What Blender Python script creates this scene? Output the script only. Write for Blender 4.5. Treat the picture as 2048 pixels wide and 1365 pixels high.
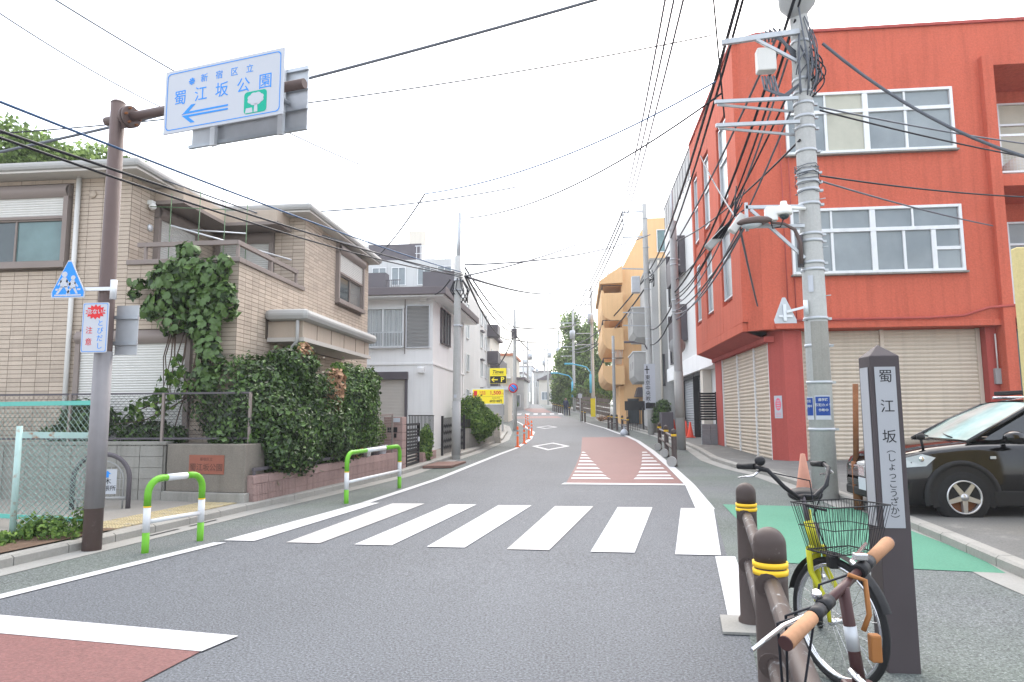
import bpy, math, random
from mathutils import Vector, Matrix
V = Vector
R = math.radians
rnd = random.Random(11)
for o in list(bpy.data.objects): bpy.data.objects.remove(o)
sc = bpy.context.scene
col = sc.collection

# ---------------------------------------------------------------- camera, sky, sun, exposure
cam_d = bpy.data.cameras.new('camera'); cam = bpy.data.objects.new('camera', cam_d); col.objects.link(cam)
cam_d.sensor_width = 36.0; cam_d.lens = 24.0; cam_d.clip_start = 0.05; cam_d.clip_end = 2000
yaw, pit, rol = R(5.596), R(6.272), R(-.332)
fw = V((-math.sin(yaw)*math.cos(pit), math.cos(yaw)*math.cos(pit), math.sin(pit)))
rt = V((math.cos(yaw), math.sin(yaw), 0)); up = rt.cross(fw)
rr = math.cos(rol)*rt + math.sin(rol)*up; uu = -math.sin(rol)*rt + math.cos(rol)*up
cam.matrix_world = Matrix(((rr.x, uu.x, -fw.x, 0), (rr.y, uu.y, -fw.y, 0), (rr.z, uu.z, -fw.z, 1.45), (0, 0, 0, 1)))
sc.camera = cam

w = bpy.data.worlds.new('World'); sc.world = w; w.use_nodes = True
nt = w.node_tree; nt.nodes.clear()
sky = nt.nodes.new('ShaderNodeTexSky'); sky.sky_type = 'NISHITA'; sky.sun_disc = False
sky.sun_elevation = R(51.7); sky.sun_rotation = R(8); sky.dust_density = 4.0; sky.air_density = 1.2
b1 = nt.nodes.new('ShaderNodeBackground'); b1.inputs['Strength'].default_value = 0.11
nt.links.new(sky.outputs[0], b1.inputs['Color'])
b2 = nt.nodes.new('ShaderNodeBackground')                      # the even white of the overcast layer
b2.inputs['Color'].default_value = (.95, .96, .985, 1); b2.inputs['Strength'].default_value = 0.72
ad = nt.nodes.new('ShaderNodeAddShader'); wo = nt.nodes.new('ShaderNodeOutputWorld')
nt.links.new(b1.outputs[0], ad.inputs[0]); nt.links.new(b2.outputs[0], ad.inputs[1]); nt.links.new(ad.outputs[0], wo.inputs[0])

sun_d = bpy.data.lights.new('sun', 'SUN'); sun = bpy.data.objects.new('sun', sun_d); col.objects.link(sun)
sun_d.energy = 1.5; sun_d.angle = R(80); sun_d.color = (1, .97, .92)
sd = V((.10, .72, .95)).normalized()                           # towards the sun: high ahead, a little right
sun.rotation_euler = sd.to_track_quat('Z', 'Y').to_euler(); sun.location = (0, 0, 30)

sc.view_settings.view_transform = 'Standard'; sc.view_settings.look = 'None'
sc.view_settings.gamma = 1; sc.view_settings.use_curve_mapping = False; sc.view_settings.exposure = 1.2
sc.cycles.max_bounces = 6; sc.cycles.diffuse_bounces = 3; sc.cycles.transparent_max_bounces = 8
sc.cycles.use_denoising = True

# ---------------------------------------------------------------- the lie of the land
_gp = [(-60, 0), (9, 0), (17.5, .12), (30, .3), (45, .58), (58, .98), (70, 1.55), (80, 2.0), (100, 3.0), (130, 3.7), (400, 6), (2000, 6)]
def interp(pts, t):
    if t <= pts[0][0]: return pts[0][1]
    for (a, b), (c, d) in zip(pts, pts[1:]):
        if t <= c: return b + (d-b)*(t-a)/(c-a)
    return pts[-1][1]
def g(y): return sum(interp(_gp, y+k) for k in range(-5, 6))/11.0

# ---------------------------------------------------------------- materials
MATS = {}
def mat(name, c, rough=.75, var=.12, vs=1.5, fine=.0, fs=60., speck=0., bump=0., bs=None, metal=0., streak=0., wear=None, wt=.6, ws=5., island=0., spec=.18, coat=0., translucent=0., c2=None, alpha=1., lane=0.):
    m = bpy.data.materials.new(name); m.use_nodes = True; MATS[name] = m
    n = m.node_tree.nodes; l = m.node_tree.links; n.clear()
    out = n.new('ShaderNodeOutputMaterial'); bs_ = n.new('ShaderNodeBsdfPrincipled')
    bs_.inputs['Roughness'].default_value = rough; bs_.inputs['Metallic'].default_value = metal
    bs_.inputs['Specular IOR Level'].default_value = spec; bs_.inputs['Coat Weight'].default_value = coat; bs_.inputs['Coat Roughness'].default_value = .06
    geo = n.new('ShaderNodeNewGeometry')
    def noise(scale, detail=3, vec=None, rough_=.55):
        t = n.new('ShaderNodeTexNoise'); t.inputs['Scale'].default_value = scale; t.inputs['Detail'].default_value = detail; t.inputs['Roughness'].default_value = rough_
        l.new(vec or geo.outputs['Position'], t.inputs['Vector']); return t.outputs['Fac']
    def math_(op, a, b=None, clamp=False):
        t = n.new('ShaderNodeMath'); t.operation = op; t.use_clamp = clamp
        for i, x in enumerate((a, b)):
            if x is None: continue
            if isinstance(x, (int, float)): t.inputs[i].default_value = x
            else: l.new(x, t.inputs[i])
        return t.outputs[0]
    f = 1.0
    if var: f = math_('ADD', math_('MULTIPLY', math_('SUBTRACT', noise(vs, 5), .5), var*3), 1.0)
    if fine: f = math_('ADD', f, math_('MULTIPLY', math_('SUBTRACT', noise(fs, 2), .5), fine*3))
    if speck: f = math_('ADD', f, math_('MULTIPLY', math_('GREATER_THAN', noise(fs*1.7, 1), .66), speck))
    if streak:
        mp = n.new('ShaderNodeMapping'); mp.inputs['Scale'].default_value = (7, 7, .35); l.new(geo.outputs['Position'], mp.inputs['Vector'])
        f = math_('SUBTRACT', f, math_('MULTIPLY', math_('MAXIMUM', math_('SUBTRACT', noise(1., 4, mp.outputs[0]), .48), 0), streak*4))
    if lane:
        mp = n.new('ShaderNodeMapping'); mp.inputs['Scale'].default_value = (1.3, .09, 1); l.new(geo.outputs['Position'], mp.inputs['Vector'])
        f = math_('ADD', f, math_('MULTIPLY', math_('SUBTRACT', noise(1., 4, mp.outputs[0]), .5), lane*3))
    if island: f = math_('ADD', f, math_('MULTIPLY', math_('SUBTRACT', geo.outputs['Random Per Island'], .5), island*2))
    rgb = n.new('ShaderNodeRGB'); rgb.outputs[0].default_value = (*c, 1); colr = rgb.outputs[0]
    if c2:
        mx = n.new('ShaderNodeMix'); mx.data_type = 'RGBA'; mx.inputs[6].default_value = (*c, 1); mx.inputs[7].default_value = (*c2, 1)
        fac = geo.outputs['Random Per Island'] if island else math_('MULTIPLY', math_('SUBTRACT', noise(vs*.6, 4), .35), 3., True)
        l.new(fac, mx.inputs[0]); colr = mx.outputs[2]
    if wear:
        mx = n.new('ShaderNodeMix'); mx.data_type = 'RGBA'; l.new(colr, mx.inputs[6]); mx.inputs[7].default_value = (*wear, 1)
        l.new(math_('MULTIPLY', math_('SUBTRACT', noise(ws, 6, None, .68), wt), 9., True), mx.inputs[0]); colr = mx.outputs[2]
    if not isinstance(f, float):
        sc_ = n.new('ShaderNodeVectorMath'); sc_.operation = 'SCALE'; l.new(colr, sc_.inputs[0]); l.new(math_('MAXIMUM', f, .05), sc_.inputs['Scale']); colr = sc_.outputs[0]
    l.new(colr, bs_.inputs['Base Color'])
    if bump:
        bp = n.new('ShaderNodeBump'); bp.inputs['Strength'].default_value = bump; bp.inputs['Distance'].default_value = .01
        l.new(noise(bs or fs, 3), bp.inputs['Height']); l.new(bp.outputs[0], bs_.inputs['Normal'])
    sh = bs_.outputs[0]
    if translucent:
        tr = n.new('ShaderNodeBsdfTranslucent'); l.new(colr, tr.inputs[0]); mxs = n.new('ShaderNodeMixShader'); mxs.inputs[0].default_value = translucent
        l.new(sh, mxs.inputs[1]); l.new(tr.outputs[0], mxs.inputs[2]); sh = mxs.outputs[0]
    if alpha < 1: bs_.inputs['Alpha'].default_value = alpha
    l.new(sh, out.inputs['Surface'])
    return m

mat('asphalt', (.078, .085, .095), .75, .16, .3, .95, 60, 1.2, .8, 60, spec=.38, lane=.10)
mat('asphalt_moss', (.100, .116, .104), .9, .18, .7, .8, 60, 1.0, .8, 60, c2=(.118, .124, .128))
mat('ground', (.20, .20, .19), .95, .15, .3, .1, 30, bump=.3)
mat('paving', (.25, .232, .205), .9, .14, 1.2, .10, 60, bump=.2, streak=0)
mat('concrete', (.36, .355, .34), .9, .14, 1.1, .08, 50, bump=.25, streak=.12)
mat('concrete_dirty', (.27, .26, .235), .9, .2, 1.6, .1, 40, bump=.3, streak=.22)
mat('gutter', (.26, .257, .24), .9, .15, 1.5, .1, 50, bump=.25)
mat('kerb', (.27, .262, .24), .9, .18, 2.0, .1, 40, bump=.3)
mat('paint_white', (.43, .435, .445), .65, .05, 2, .05, 60, bump=.3, bs=70, wear=(.17, .175, .185), wt=.62, ws=26)
mat('paint_cream', (.37, .362, .355), .65, .05, 2, .05, 60, bump=.3, bs=70, wear=(.18, .18, .185), wt=.61, ws=22)
mat('paint_red', (.140, .058, .053), .65, .10, 1.5, .35, 45, .3, .6, 60, spec=.34)
mat('paint_green', (.078, .212, .145), .8, .07, 1.2, .16, 45, .1, .6, 60)
mat('soil', (.12, .08, .055), 1, .25, 6, .2, 50, bump=.6)
mat('tactile', (.36, .30, .18), .85, .14, 3, .1, 50, wear=(.26,.24,.20), wt=.56, ws=6)
mat('tan_block', (.47, .39, .315), .8, .06, .8, .05, 60, island=.11, bump=.1, streak=.08)
mat('tan_joint', (.13, .105, .085), .9, .1)
mat('tan_trim', (.24, .20, .18), .6, .06)
mat('roof_grey', (.36, .355, .34), .55, .08, 1)
mat('soffit', (.50, .47, .43), .8, .05)
mat('shutter_white', (.62, .61, .58), .55, .05, 2, streak=.05)
mat('glass_dark', (.035, .05, .055), .08, .3, 1.5, spec=.7)
mat('glass_teal', (.10, .17, .17), .10, .35, 2.0, spec=.6)
mat('glass_grey', (.19, .22, .235), .28, .18, 1.3, spec=.5, c2=(.26, .29, .30))
mat('glass_cream', (.42, .41, .33), .35, .12, 2.5, spec=.5)
mat('curtain', (.55, .56, .56), .9, .08)
mat('glass_clear', (.50, .56, .57), .06, .05, spec=.6, alpha=.25)
mat('alu', (.62, .64, .66), .4, .05, metal=.3)
mat('alu_white', (.72, .73, .73), .45, .06, 3, streak=.08)
mat('steel', (.42, .45, .48), .45, .1, 6, metal=.6)
mat('galv', (.45, .47, .49), .5, .12, 6, metal=.45)
mat('brown_paint', (.115, .082, .075), .5, .08, 3, wear=(.16, .13, .12), wt=.66)
mat('brown_bollard', (.070, .053, .048), .5, .12, 5, wear=(.20, .17, .155), wt=.64, ws=18)
mat('rail_worn', (.062, .048, .044), .5, .15, 6, wear=(.27, .285, .30), wt=.57, ws=14)
mat('yellow_band', (.80, .50, .03), .45, .06)
mat('white_wall', (.79, .79, .78), .85, .05, .7, .03, 40, bump=.12, streak=.07)
mat('roof_brown', (.16, .14, .145), .7, .1)
mat('dark_panel', (.10, .09, .10), .5, .08)
mat('black_metal', (.022, .022, .024), .45, .1)
mat('red_wall', (.53, .122, .074), .85, .07, .6, .14, 22, bump=.9, bs=24, streak=.16, wear=(.50, .15, .12), wt=.66, ws=2.2)
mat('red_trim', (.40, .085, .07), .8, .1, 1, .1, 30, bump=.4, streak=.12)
mat('shutter_beige', (.58, .50, .405), .5, .07, .7, streak=.12, wear=(.30, .19, .12), wt=.74, ws=3)
mat('yellow_wall', (.56, .46, .22), .9, .12, 1.5, .1, 30, bump=.6, streak=.12)
mat('tile_grey', (.46, .46, .45), .75, .06, 1, .08, 14, bump=.15)
mat('white_tile', (.62, .62, .61), .7, .05, 1, .05, 16, bump=.15)
mat('orange_wall', (.74, .47, .24), .8, .05, .7, .04, 30, bump=.15, streak=.07)
mat('cream_wall', (.60, .56, .49), .85, .06, .8, streak=.06)
mat('pink_block', (.31, .215, .195), .9, .16, 2.2, .14, 40, bump=.5, island=.06, streak=.1)
mat('stone', (.40, .37, .32), .9, .18, 4, .1, 30, bump=.6, island=.16)
mat('grey_block', (.26, .27, .28), .9, .14, 2, .1, 40, bump=.4, island=.08)
mat('leaf', (.020, .048, .012), .38, .25, 2.0, island=.5, spec=.45, translucent=.15, c2=(.070, .125, .028))
mat('leaf_vine', (.028, .066, .018), .42, .2, 2.0, island=.5, spec=.4, translucent=.16, c2=(.095, .165, .038))
mat('leaf_light', (.06, .135, .03), .5, .2, 2.0, island=.4, translucent=.25, c2=(.14, .215, .045))
mat('leaf_tree', (.11, .18, .055), .5, .25, .6, island=.4, translucent=.45, c2=(.22, .30, .10))
mat('leaf_dry', (.30, .16, .09), .7, .2, 3, island=.4, translucent=.2, c2=(.42, .27, .17))
mat('bark', (.085, .06, .045), .9, .25, 8, bump=.6)
mat('pole_concrete', (.43, .43, .415), .85, .10, 1.4, .10, 30, bump=.2, streak=.16)
mat('pole_grey', (.33, .33, .325), .6, .08, 2)
mat('cable', (.018, .019, .024), .55, .1)
mat('cable_grey', (.12, .13, .15), .55, .1)
mat('cable_blue', (.04, .09, .18), .55, .1)
mat('sign_white', (.47, .49, .53), .35, .02)
mat('sign_blue', (.03, .25, .72), .35, .03)
mat('sign_navy', (.02, .06, .25), .4, .03)
mat('sign_green', (.0, .36, .24), .35, .03)
mat('sign_red', (.60, .03, .035), .4, .04)
mat('sign_yellow', (.85, .70, .03), .4, .03)
mat('sign_black', (.02, .02, .022), .4, .03)
mat('guard_green', (.13, .37, .03), .35, .05, 3)
mat('guard_white', (.58, .59, .60), .4, .05, 3)
mat('cone_red', (.72, .07, .035), .5, .07, 3)
mat('orange_post', (.75, .13, .03), .5, .08, 3)
mat('teal_paint', (.12, .42, .36), .5, .12, 4, wear=(.28, .16, .09), wt=.66, ws=10)
mat('rusty_teal', (.36, .50, .47), .6, .12, 4, wear=(.30, .13, .06), wt=.55, ws=7)
mat('wire_teal', (.24, .35, .32), .5, .1)
mat('rust', (.20, .085, .04), .9, .25, 8, bump=.5)
mat('granite', (.185, .165, .14), .8, .18, 2.5, .2, 60, bump=.2, streak=.15)
mat('plaque', (.26, .095, .065), .7, .15, 5)
mat('plaque_dark', (.10, .05, .04), .8, .1)
mat('marker_dark', (.068, .057, .060), .6, .10, 3, wear=(.20, .19, .185), wt=.68, ws=7)
mat('marker_panel', (.34, .35, .37), .5, .04, 2)
mat('terracotta', (.42, .17, .10), .8, .1)
mat('car_black', (.004, .004, .0045), .10, .0, coat=.25, spec=.4)
mat('car_plastic', (.02, .02, .021), .55, .05)
mat('car_glass', (.012, .016, .017), .04, .0, spec=.8)
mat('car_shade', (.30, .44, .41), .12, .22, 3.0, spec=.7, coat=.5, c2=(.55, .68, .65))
mat('chrome', (.62, .62, .64), .15, .0, metal=.9)
mat('wheel_alloy', (.52, .52, .53), .3, .04, metal=.7)
mat('tyre', (.022, .022, .023), .85, .1, 8)
mat('lamp_glass', (.42, .45, .47), .12, .1, 20, spec=.8)
mat('bike_yellow', (.42, .41, .02), .35, .03)
mat('bike_brown', (.06, .03, .03), .35, .06, 5)
mat('cork', (.34, .185, .105), .75, .12, 12, .1, 70)
mat('leather', (.28, .12, .04), .6, .12, 8)
mat('dome_white', (.74, .74, .71), .35, .02)
mat('lamp_blue', (.10, .42, .60), .4, .03)
mat('skin', (.45, .28, .21), .6, .02)
mat('cloth_dark', (.035, .045, .09), .9, .05)
mat('wood_fence', (.15, .12, .10), .9, .2, 3, streak=.2)
mat('sign_pink', (.70, .16, .22), .6, .03)
mat('cone_faded', (.50, .25, .18), .8, .12, 6)
mat('stake_green', (.10, .17, .09), .5, .1)
mat('apartment_wall', (.52, .525, .52), .85, .06, .5, streak=.12)
mat('forecourt', (.135, .133, .126), .9, .18, 1.0, .25, 50, bump=.3, wear=(.20,.195,.18), wt=.56, ws=2)
mat('pole_sleeve', (.23, .22, .225), .55, .12, 4, streak=.15)
mat('rust_plate', (.15, .088, .072), .8, .15, 3)
mat('flower', (.75, .72, .70), .7, .1, island=.2)

# ---------------------------------------------------------------- mesh helpers
OFF = {}
class MB:
    def __init__(s): s.v = []; s.f = []; s.sm = []
    def add(s, vs, fs, smooth=False):
        o = len(s.v); s.v += [tuple(v) for v in vs]; s.f += [tuple(i+o for i in f) for f in fs]; s.sm += [smooth]*len(fs); return s
    def box(s, x0, x1, y0, y1, z0, z1):
        return s.add([(x0,y0,z0),(x1,y0,z0),(x1,y1,z0),(x0,y1,z0),(x0,y0,z1),(x1,y0,z1),(x1,y1,z1),(x0,y1,z1)],
                     [(3,2,1,0),(4,5,6,7),(0,1,5,4),(1,2,6,5),(2,3,7,6),(3,0,4,7)])
    def obox(s, M, hx, hy, hz):
        vs = [M @ V((a*hx, b*hy, c*hz)) for c in (-1, 1) for a, b in ((-1,-1),(1,-1),(1,1),(-1,1))]
        return s.add(vs, [(3,2,1,0),(4,5,6,7),(0,1,5,4),(1,2,6,5),(2,3,7,6),(3,0,4,7)])
    def beam(s, a, b, w, h):                       # rectangular bar from a to b
        a, b = V(a), V(b); d = (b-a); L = d.length; d.normalize()
        sd_ = d.cross(V((0,0,1))); sd_ = V((1,0,0)) if sd_.length < 1e-4 else sd_.normalized(); u_ = sd_.cross(d)
        M = Matrix((( sd_.x, d.x, u_.x, (a.x+b.x)/2), (sd_.y, d.y, u_.y, (a.y+b.y)/2), (sd_.z, d.z, u_.z, (a.z+b.z)/2), (0,0,0,1)))
        return s.obox(M, w/2, L/2, h/2)
    def prism(s, poly, z0, z1):
        n = len(poly); vs = [(x, y, z0) for x, y in poly]+[(x, y, z1) for x, y in poly]
        return s.add(vs, [tuple(range(n))[::-1], tuple(range(n, 2*n))]+[(i, (i+1)%n, (i+1)%n+n, i+n) for i in range(n)])
    def ext(s, poly, F, d0, d1):                   # polygon in a facade frame, extruded along the frame's normal
        n = len(poly); vs = [F(u, v, d0) for u, v in poly]+[F(u, v, d1) for u, v in poly]
        return s.add(vs, [tuple(range(n))[::-1], tuple(range(n, 2*n))]+[(i, (i+1)%n, (i+1)%n+n, i+n) for i in range(n)])
    def fbox(s, F, u0, u1, v0, v1, d0, d1): return s.ext([(u0,v0),(u1,v0),(u1,v1),(u0,v1)], F, d0, d1)
    def tube(s, pts, r, n=8, caps=True):
        pts = [V(p) for p in pts]; m = len(pts); rs = r if isinstance(r, (list, tuple)) else [r]*m
        vs = []; pu = None
        for i, p in enumerate(pts):
            t = (pts[min(i+1, m-1)]-pts[max(i-1, 0)]).normalized()
            if pu is None: pu = t.orthogonal().normalized()
            a = (pu - t*pu.dot(t)).normalized(); pu = a; b = t.cross(a)
            vs += [p + (a*math.cos(2*math.pi*k/n) + b*math.sin(2*math.pi*k/n))*rs[i] for k in range(n)]
        fs = [(i*n+k, i*n+(k+1)%n, (i+1)*n+(k+1)%n, (i+1)*n+k) for i in range(m-1) for k in range(n)]
        s.add(vs, fs, True)
        if caps: o = len(s.v)-m*n; s.f += [tuple(o+k for k in range(n))[::-1], tuple(o+(m-1)*n+k for k in range(n))]; s.sm += [False, False]
        return s
    def cyl(s, a, b, r, r2=None, n=12): return s.tube([a, b], [r, r if r2 is None else r2], n)
    def lathe(s, prof, c=(0,0,0), n=20, M=None):   # profile [(radius, height)], closed at both ends when radius 0
        M = M or Matrix.Translation(c); vs = [M @ V((r*math.cos(2*math.pi*k/n), r*math.sin(2*math.pi*k/n), z)) for r, z in prof for k in range(n)]
        return s.add(vs, [(i*n+k, i*n+(k+1)%n, (i+1)*n+(k+1)%n, (i+1)*n+k) for i in range(len(prof)-1) for k in range(n)], True)
    def ball(s, c, rx, ry=None, rz=None, n=10):
        ry = ry or rx; rz = rz or rx
        M = Matrix.Translation(c) @ Matrix.Diagonal((rx, ry, rz, 1))
        return s.lathe([(max(1e-4, math.sin(math.pi*i/n)), -math.cos(math.pi*i/n)) for i in range(n+1)], n=2*n, M=M)
    def build(s, name, m=None, parent=None, bevel=0, local=False, shift=None):
        me = bpy.data.meshes.new(name)
        off = V((0,0,0)) if local else (V(shift) if shift is not None else OFF.get(parent, V((0,0,0))))
        me.from_pydata([(x-off.x, y-off.y, z-off.z) for x, y, z in s.v], [], s.f); me.polygons.foreach_set('use_smooth', s.sm)
        o = bpy.data.objects.new(name, me); col.objects.link(o)
        if m: me.materials.append(MATS[m])
        if parent is not None: o.parent = parent; OFF[o] = OFF.get(parent, V((0,0,0)))
        if shift is not None and parent is None: o.location = shift
        if bevel:
            bm = o.modifiers.new('bevel', 'BEVEL'); bm.width = bevel; bm.segments = 2; bm.limit_method = 'ANGLE'; bm.angle_limit = R(40)
        return o
def tag(o, label, cat=None, group=None, kind=None):
    if label: o['label'] = label
    if cat: o['category'] = cat
    if group: o['group'] = group
    if kind: o['kind'] = kind
    return o
def thing(name, label, cat, loc=(0,0,0), group=None, M=None):
    o = bpy.data.objects.new(name, None); col.objects.link(o); o.empty_display_size = .2
    o.location = loc; OFF[o] = V(loc)
    if M is not None: o.matrix_world = M
    return tag(o, label, cat, group)
def struct(name, mb, m, label=None):
    o = mb.build(name, m); o['kind'] = 'structure'
    if label: o['label'] = label
    return o
def inst(src, parent, loc, name=None, rz=0, sc_=None):          # one more piece that shares its mesh
    o = bpy.data.objects.new(name or src.name.split('.')[0], src.data if hasattr(src, 'data') else src); col.objects.link(o)
    o.location = V(loc) - OFF.get(parent, V((0,0,0))); o.rotation_euler.z = rz
    if sc_: o.scale = sc_
    o.parent = parent; OFF[o] = OFF.get(parent, V((0,0,0)))
    return o
def frame(O, U, N):                                              # facade frame: u along the wall, v up, d outwards
    O, U, N = V(O), V(U).normalized(), V(N).normalized()
    return lambda u, v, d=0.: O + U*u + V((0,0,v)) + N*d
def text(body, size, m, parent, O, U, Vv, ext=.001, name='lettering', align='CENTER', shear=0, sx=1., space=1., bold=0.):
    cu = bpy.data.curves.new('t', 'FONT'); cu.body = body; cu.size = size; cu.align_x = align; cu.align_y = 'CENTER'; cu.extrude = ext; cu.shear = shear; cu.space_character = space; cu.offset = bold; cu.resolution_u = 3
    t = bpy.data.objects.new('t', cu); me = bpy.data.meshes.new_from_object(t); bpy.data.objects.remove(t)
    U, Vv = V(U).normalized(), V(Vv).normalized(); N = U.cross(Vv); O = V(O) - OFF.get(parent, V((0,0,0)))
    me.transform(Matrix(((U.x*sx, Vv.x, N.x, O.x), (U.y*sx, Vv.y, N.y, O.y), (U.z*sx, Vv.z, N.z, O.z), (0,0,0,1))))
    me.name = name; me.materials.clear(); me.materials.append(MATS[m]); o = bpy.data.objects.new(name, me); col.objects.link(o); o.parent = parent; OFF[o] = OFF.get(parent, V((0,0,0)))
    return o
def leafset(mb, pts, size, jit=.35, flat=.0, rng=rnd):           # pts: (position, outward normal); one folded leaf each
    for p, nrm in pts:
        nrm = (V(nrm) + V((rng.gauss(0,1), rng.gauss(0,1), rng.gauss(0,1)))*.6).normalized()
        a = nrm.orthogonal(); a.rotate(Matrix.Rotation(rng.random()*6.28, 3, nrm)); b = nrm.cross(a); s_ = size*(1+rng.uniform(-jit, jit)); p = V(p)
        mb.add([p - a*s_*.5, p + b*s_*.32 + nrm*s_*.10, p + a*s_*.5 - nrm*s_*.08, p - b*s_*.32 + nrm*s_*.10], [(0,1,2),(0,2,3)])
def blobpts(blobs, n, inner=.55, rng=rnd):
    tot = sum(b[3]*b[4]+b[4]*b[5]+b[3]*b[5] for b in blobs); out = []
    for (x, y, z, rx, ry, rz) in blobs:
        k = int(n*(rx*ry+ry*rz+rx*rz)/tot); lump = [(V((rng.gauss(0,1), rng.gauss(0,1), rng.gauss(0,1))).normalized(), rng.uniform(-.34, .26)) for _ in range(34)]
        for _ in range(k):
            d = V((rng.gauss(0,1), rng.gauss(0,1), rng.gauss(0,1))).normalized()
            r_ = 1 + sum(a*max(0, d.dot(q))**9 for q, a in lump); r_ *= rng.uniform(inner, 1.0)**.5 if rng.random() < .75 else rng.uniform(.97, 1.14 if rng.random() < .85 else 1.3)
            out.append((V((x+d.x*rx*r_, y+d.y*ry*r_, z+d.z*rz*r_)), d))
    return out
# ---------------------------------------------------------------- ground, road, kerbs, markings
LK = [(-40,-9), (0,-6.6), (3,-6.05), (6.27,-5.59), (7.25,-5.46), (10.14,-5.08), (15.56,-4.16), (19.83,-3.91), (23.4,-3.70), (31.8,-3.58), (40.5,-4.27), (49.4,-5.35), (58,-7.6), (70,-9.6), (80,-11), (100,-13.5), (130,-20), (200,-40)]
LL = [(-40,-8), (0,-6.05), (5.38,-4.78), (7.73,-4.21), (11.1,-3.60), (14.84,-3.18), (22.7,-2.71), (25.9,-2.45), (32.6,-2.41), (40.4,-2.76), (53.6,-4.62), (67.5,-7.15), (80,-9.0), (100,-11.3), (130,-18), (200,-38)]
RL = [(-40,0), (0,.25), (3.1,.8), (5.3,1.17), (7.32,1.47), (10.77,1.99), (14,2.22), (18.1,2.38), (24.4,2.54), (30.7,2.60), (35.8,2.43), (38.7,2.19), (45.7,1.74), (56.6,.34), (66.8,-1.37), (75,-2.6), (90,-4.6), (105,-6.4), (130,-12), (200,-32)]
RK = [(-40,3.4), (0,3.6), (6.55,3.83), (8.06,3.99), (9.33,4.10), (10.4,4.14), (12.15,4.22), (16,4.10), (17.7,3.82), (20.1,3.72), (24.4,4.0), (28,4.1), (36,3.9), (44,3.4), (52,2.6), (60,1.6), (70,.3), (80,-1.5), (100,-4.4), (130,-10), (200,-30)]
lk = lambda y: interp(LK, y); ll = lambda y: interp(LL, y); rl = lambda y: interp(RL, y); rk = lambda y: interp(RK, y)
def yr(a, b, st): 
    n = max(1, int(round((b-a)/st))); return [a+(b-a)*i/n for i in range(n+1)]
def strip(mb, a, b, fl, fr, dz, st=.5, nx=1):
    ys = yr(a, b, st); vs = []
    for y in ys:
        for k in range(nx+1): x = fl(y)+(fr(y)-fl(y))*k/nx; vs.append((x, y, g(y)+dz))
    n = nx+1
    return mb.add(vs, [(i*n+k, i*n+k+1, (i+1)*n+k+1, (i+1)*n+k) for i in range(len(ys)-1) for k in range(nx)], True)
mb = MB(); strip(mb, -40, 140, lambda y: -220, lambda y: 220, -.02, 1.0); strip(mb, 140, 1500, lambda y: -900, lambda y: 900, -.02, 40)
struct('ground', mb, 'ground')
mb = MB(); strip(mb, -40, 200, lk, rk, .0, .5)
road = struct('road', mb, 'asphalt', 'grey asphalt road climbing away between the houses')
def onroad(name, mb, m): o = mb.build(name, m, road); return o
mb = MB(); strip(mb, -40, 130, lk, ll, .004); onroad('shoulder', mb, 'asphalt_moss')
mb = MB(); strip(mb, -40, 130, rl, rk, .004); onroad('shoulder', mb, 'asphalt_moss')
def poly(pts, dz, m, name='painted_marking', sub=4):
    # quadrilateral painted sheet that follows the road
    a, b, c, d = [V((x, y, 0)) for x, y in pts]; mb = MB(); n = sub; vs = []
    for i in range(n+1):
        for j in range(n+1):
            p = (a.lerp(b, j/n)).lerp(d.lerp(c, j/n), i/n); vs.append((p.x, p.y, g(p.y)+dz))
    mb.add(vs, [(i*(n+1)+j, i*(n+1)+j+1, (i+1)*(n+1)+j+1, (i+1)*(n+1)+j) for i in range(n) for j in range(n)], True)
    return onroad(name, mb, m)
# edge lines
mb = MB(); strip(mb, -2, 7.72, lambda y: ll(y)-.02, lambda y: ll(y)+.13, .008); onroad('edge_line', mb, 'paint_white')
mb = MB(); strip(mb, 11.2, 62, lambda y: ll(y)-.02, lambda y: ll(y)+.13, .008); onroad('edge_line', mb, 'paint_white')
mb = MB(); strip(mb, 10.75, 58, lambda y: rl(y)-.17+min(0,(y-14)*.03) if y < 14 else rl(y)-.17, lambda y: rl(y)+.02, .008); onroad('edge_line', mb, 'paint_white')
mb = MB(); strip(mb, 5.2, 7.33, lambda y: rl(y)-.12, lambda y: rl(y)+.08, .008); onroad('edge_line', mb, 'paint_white')
# crosswalk
near = [(-4.19,-3.80), (-3.39,-2.98), (-2.56,-2.12), (-1.71,-1.28), (-.81,-.35), (.09,.55), (.96,1.42)]
far = [(-3.60,-3.30), (-3.07,-2.53), (-2.12,-1.67), (-1.31,-.78), (-.41,.19), (.56,1.09), (1.51,2.0)]
for i, ((a, b), (c, d)) in enumerate(zip(near, far)):
    yn = 7.85-.075*i; yf = 11.18-.06*i
    poly([(a, yn), (b, yn-.02), (d, yf), (c, yf)], .008, 'paint_cream' if i in (1, 4) else 'paint_white', 'crosswalk_stripe')
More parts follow.
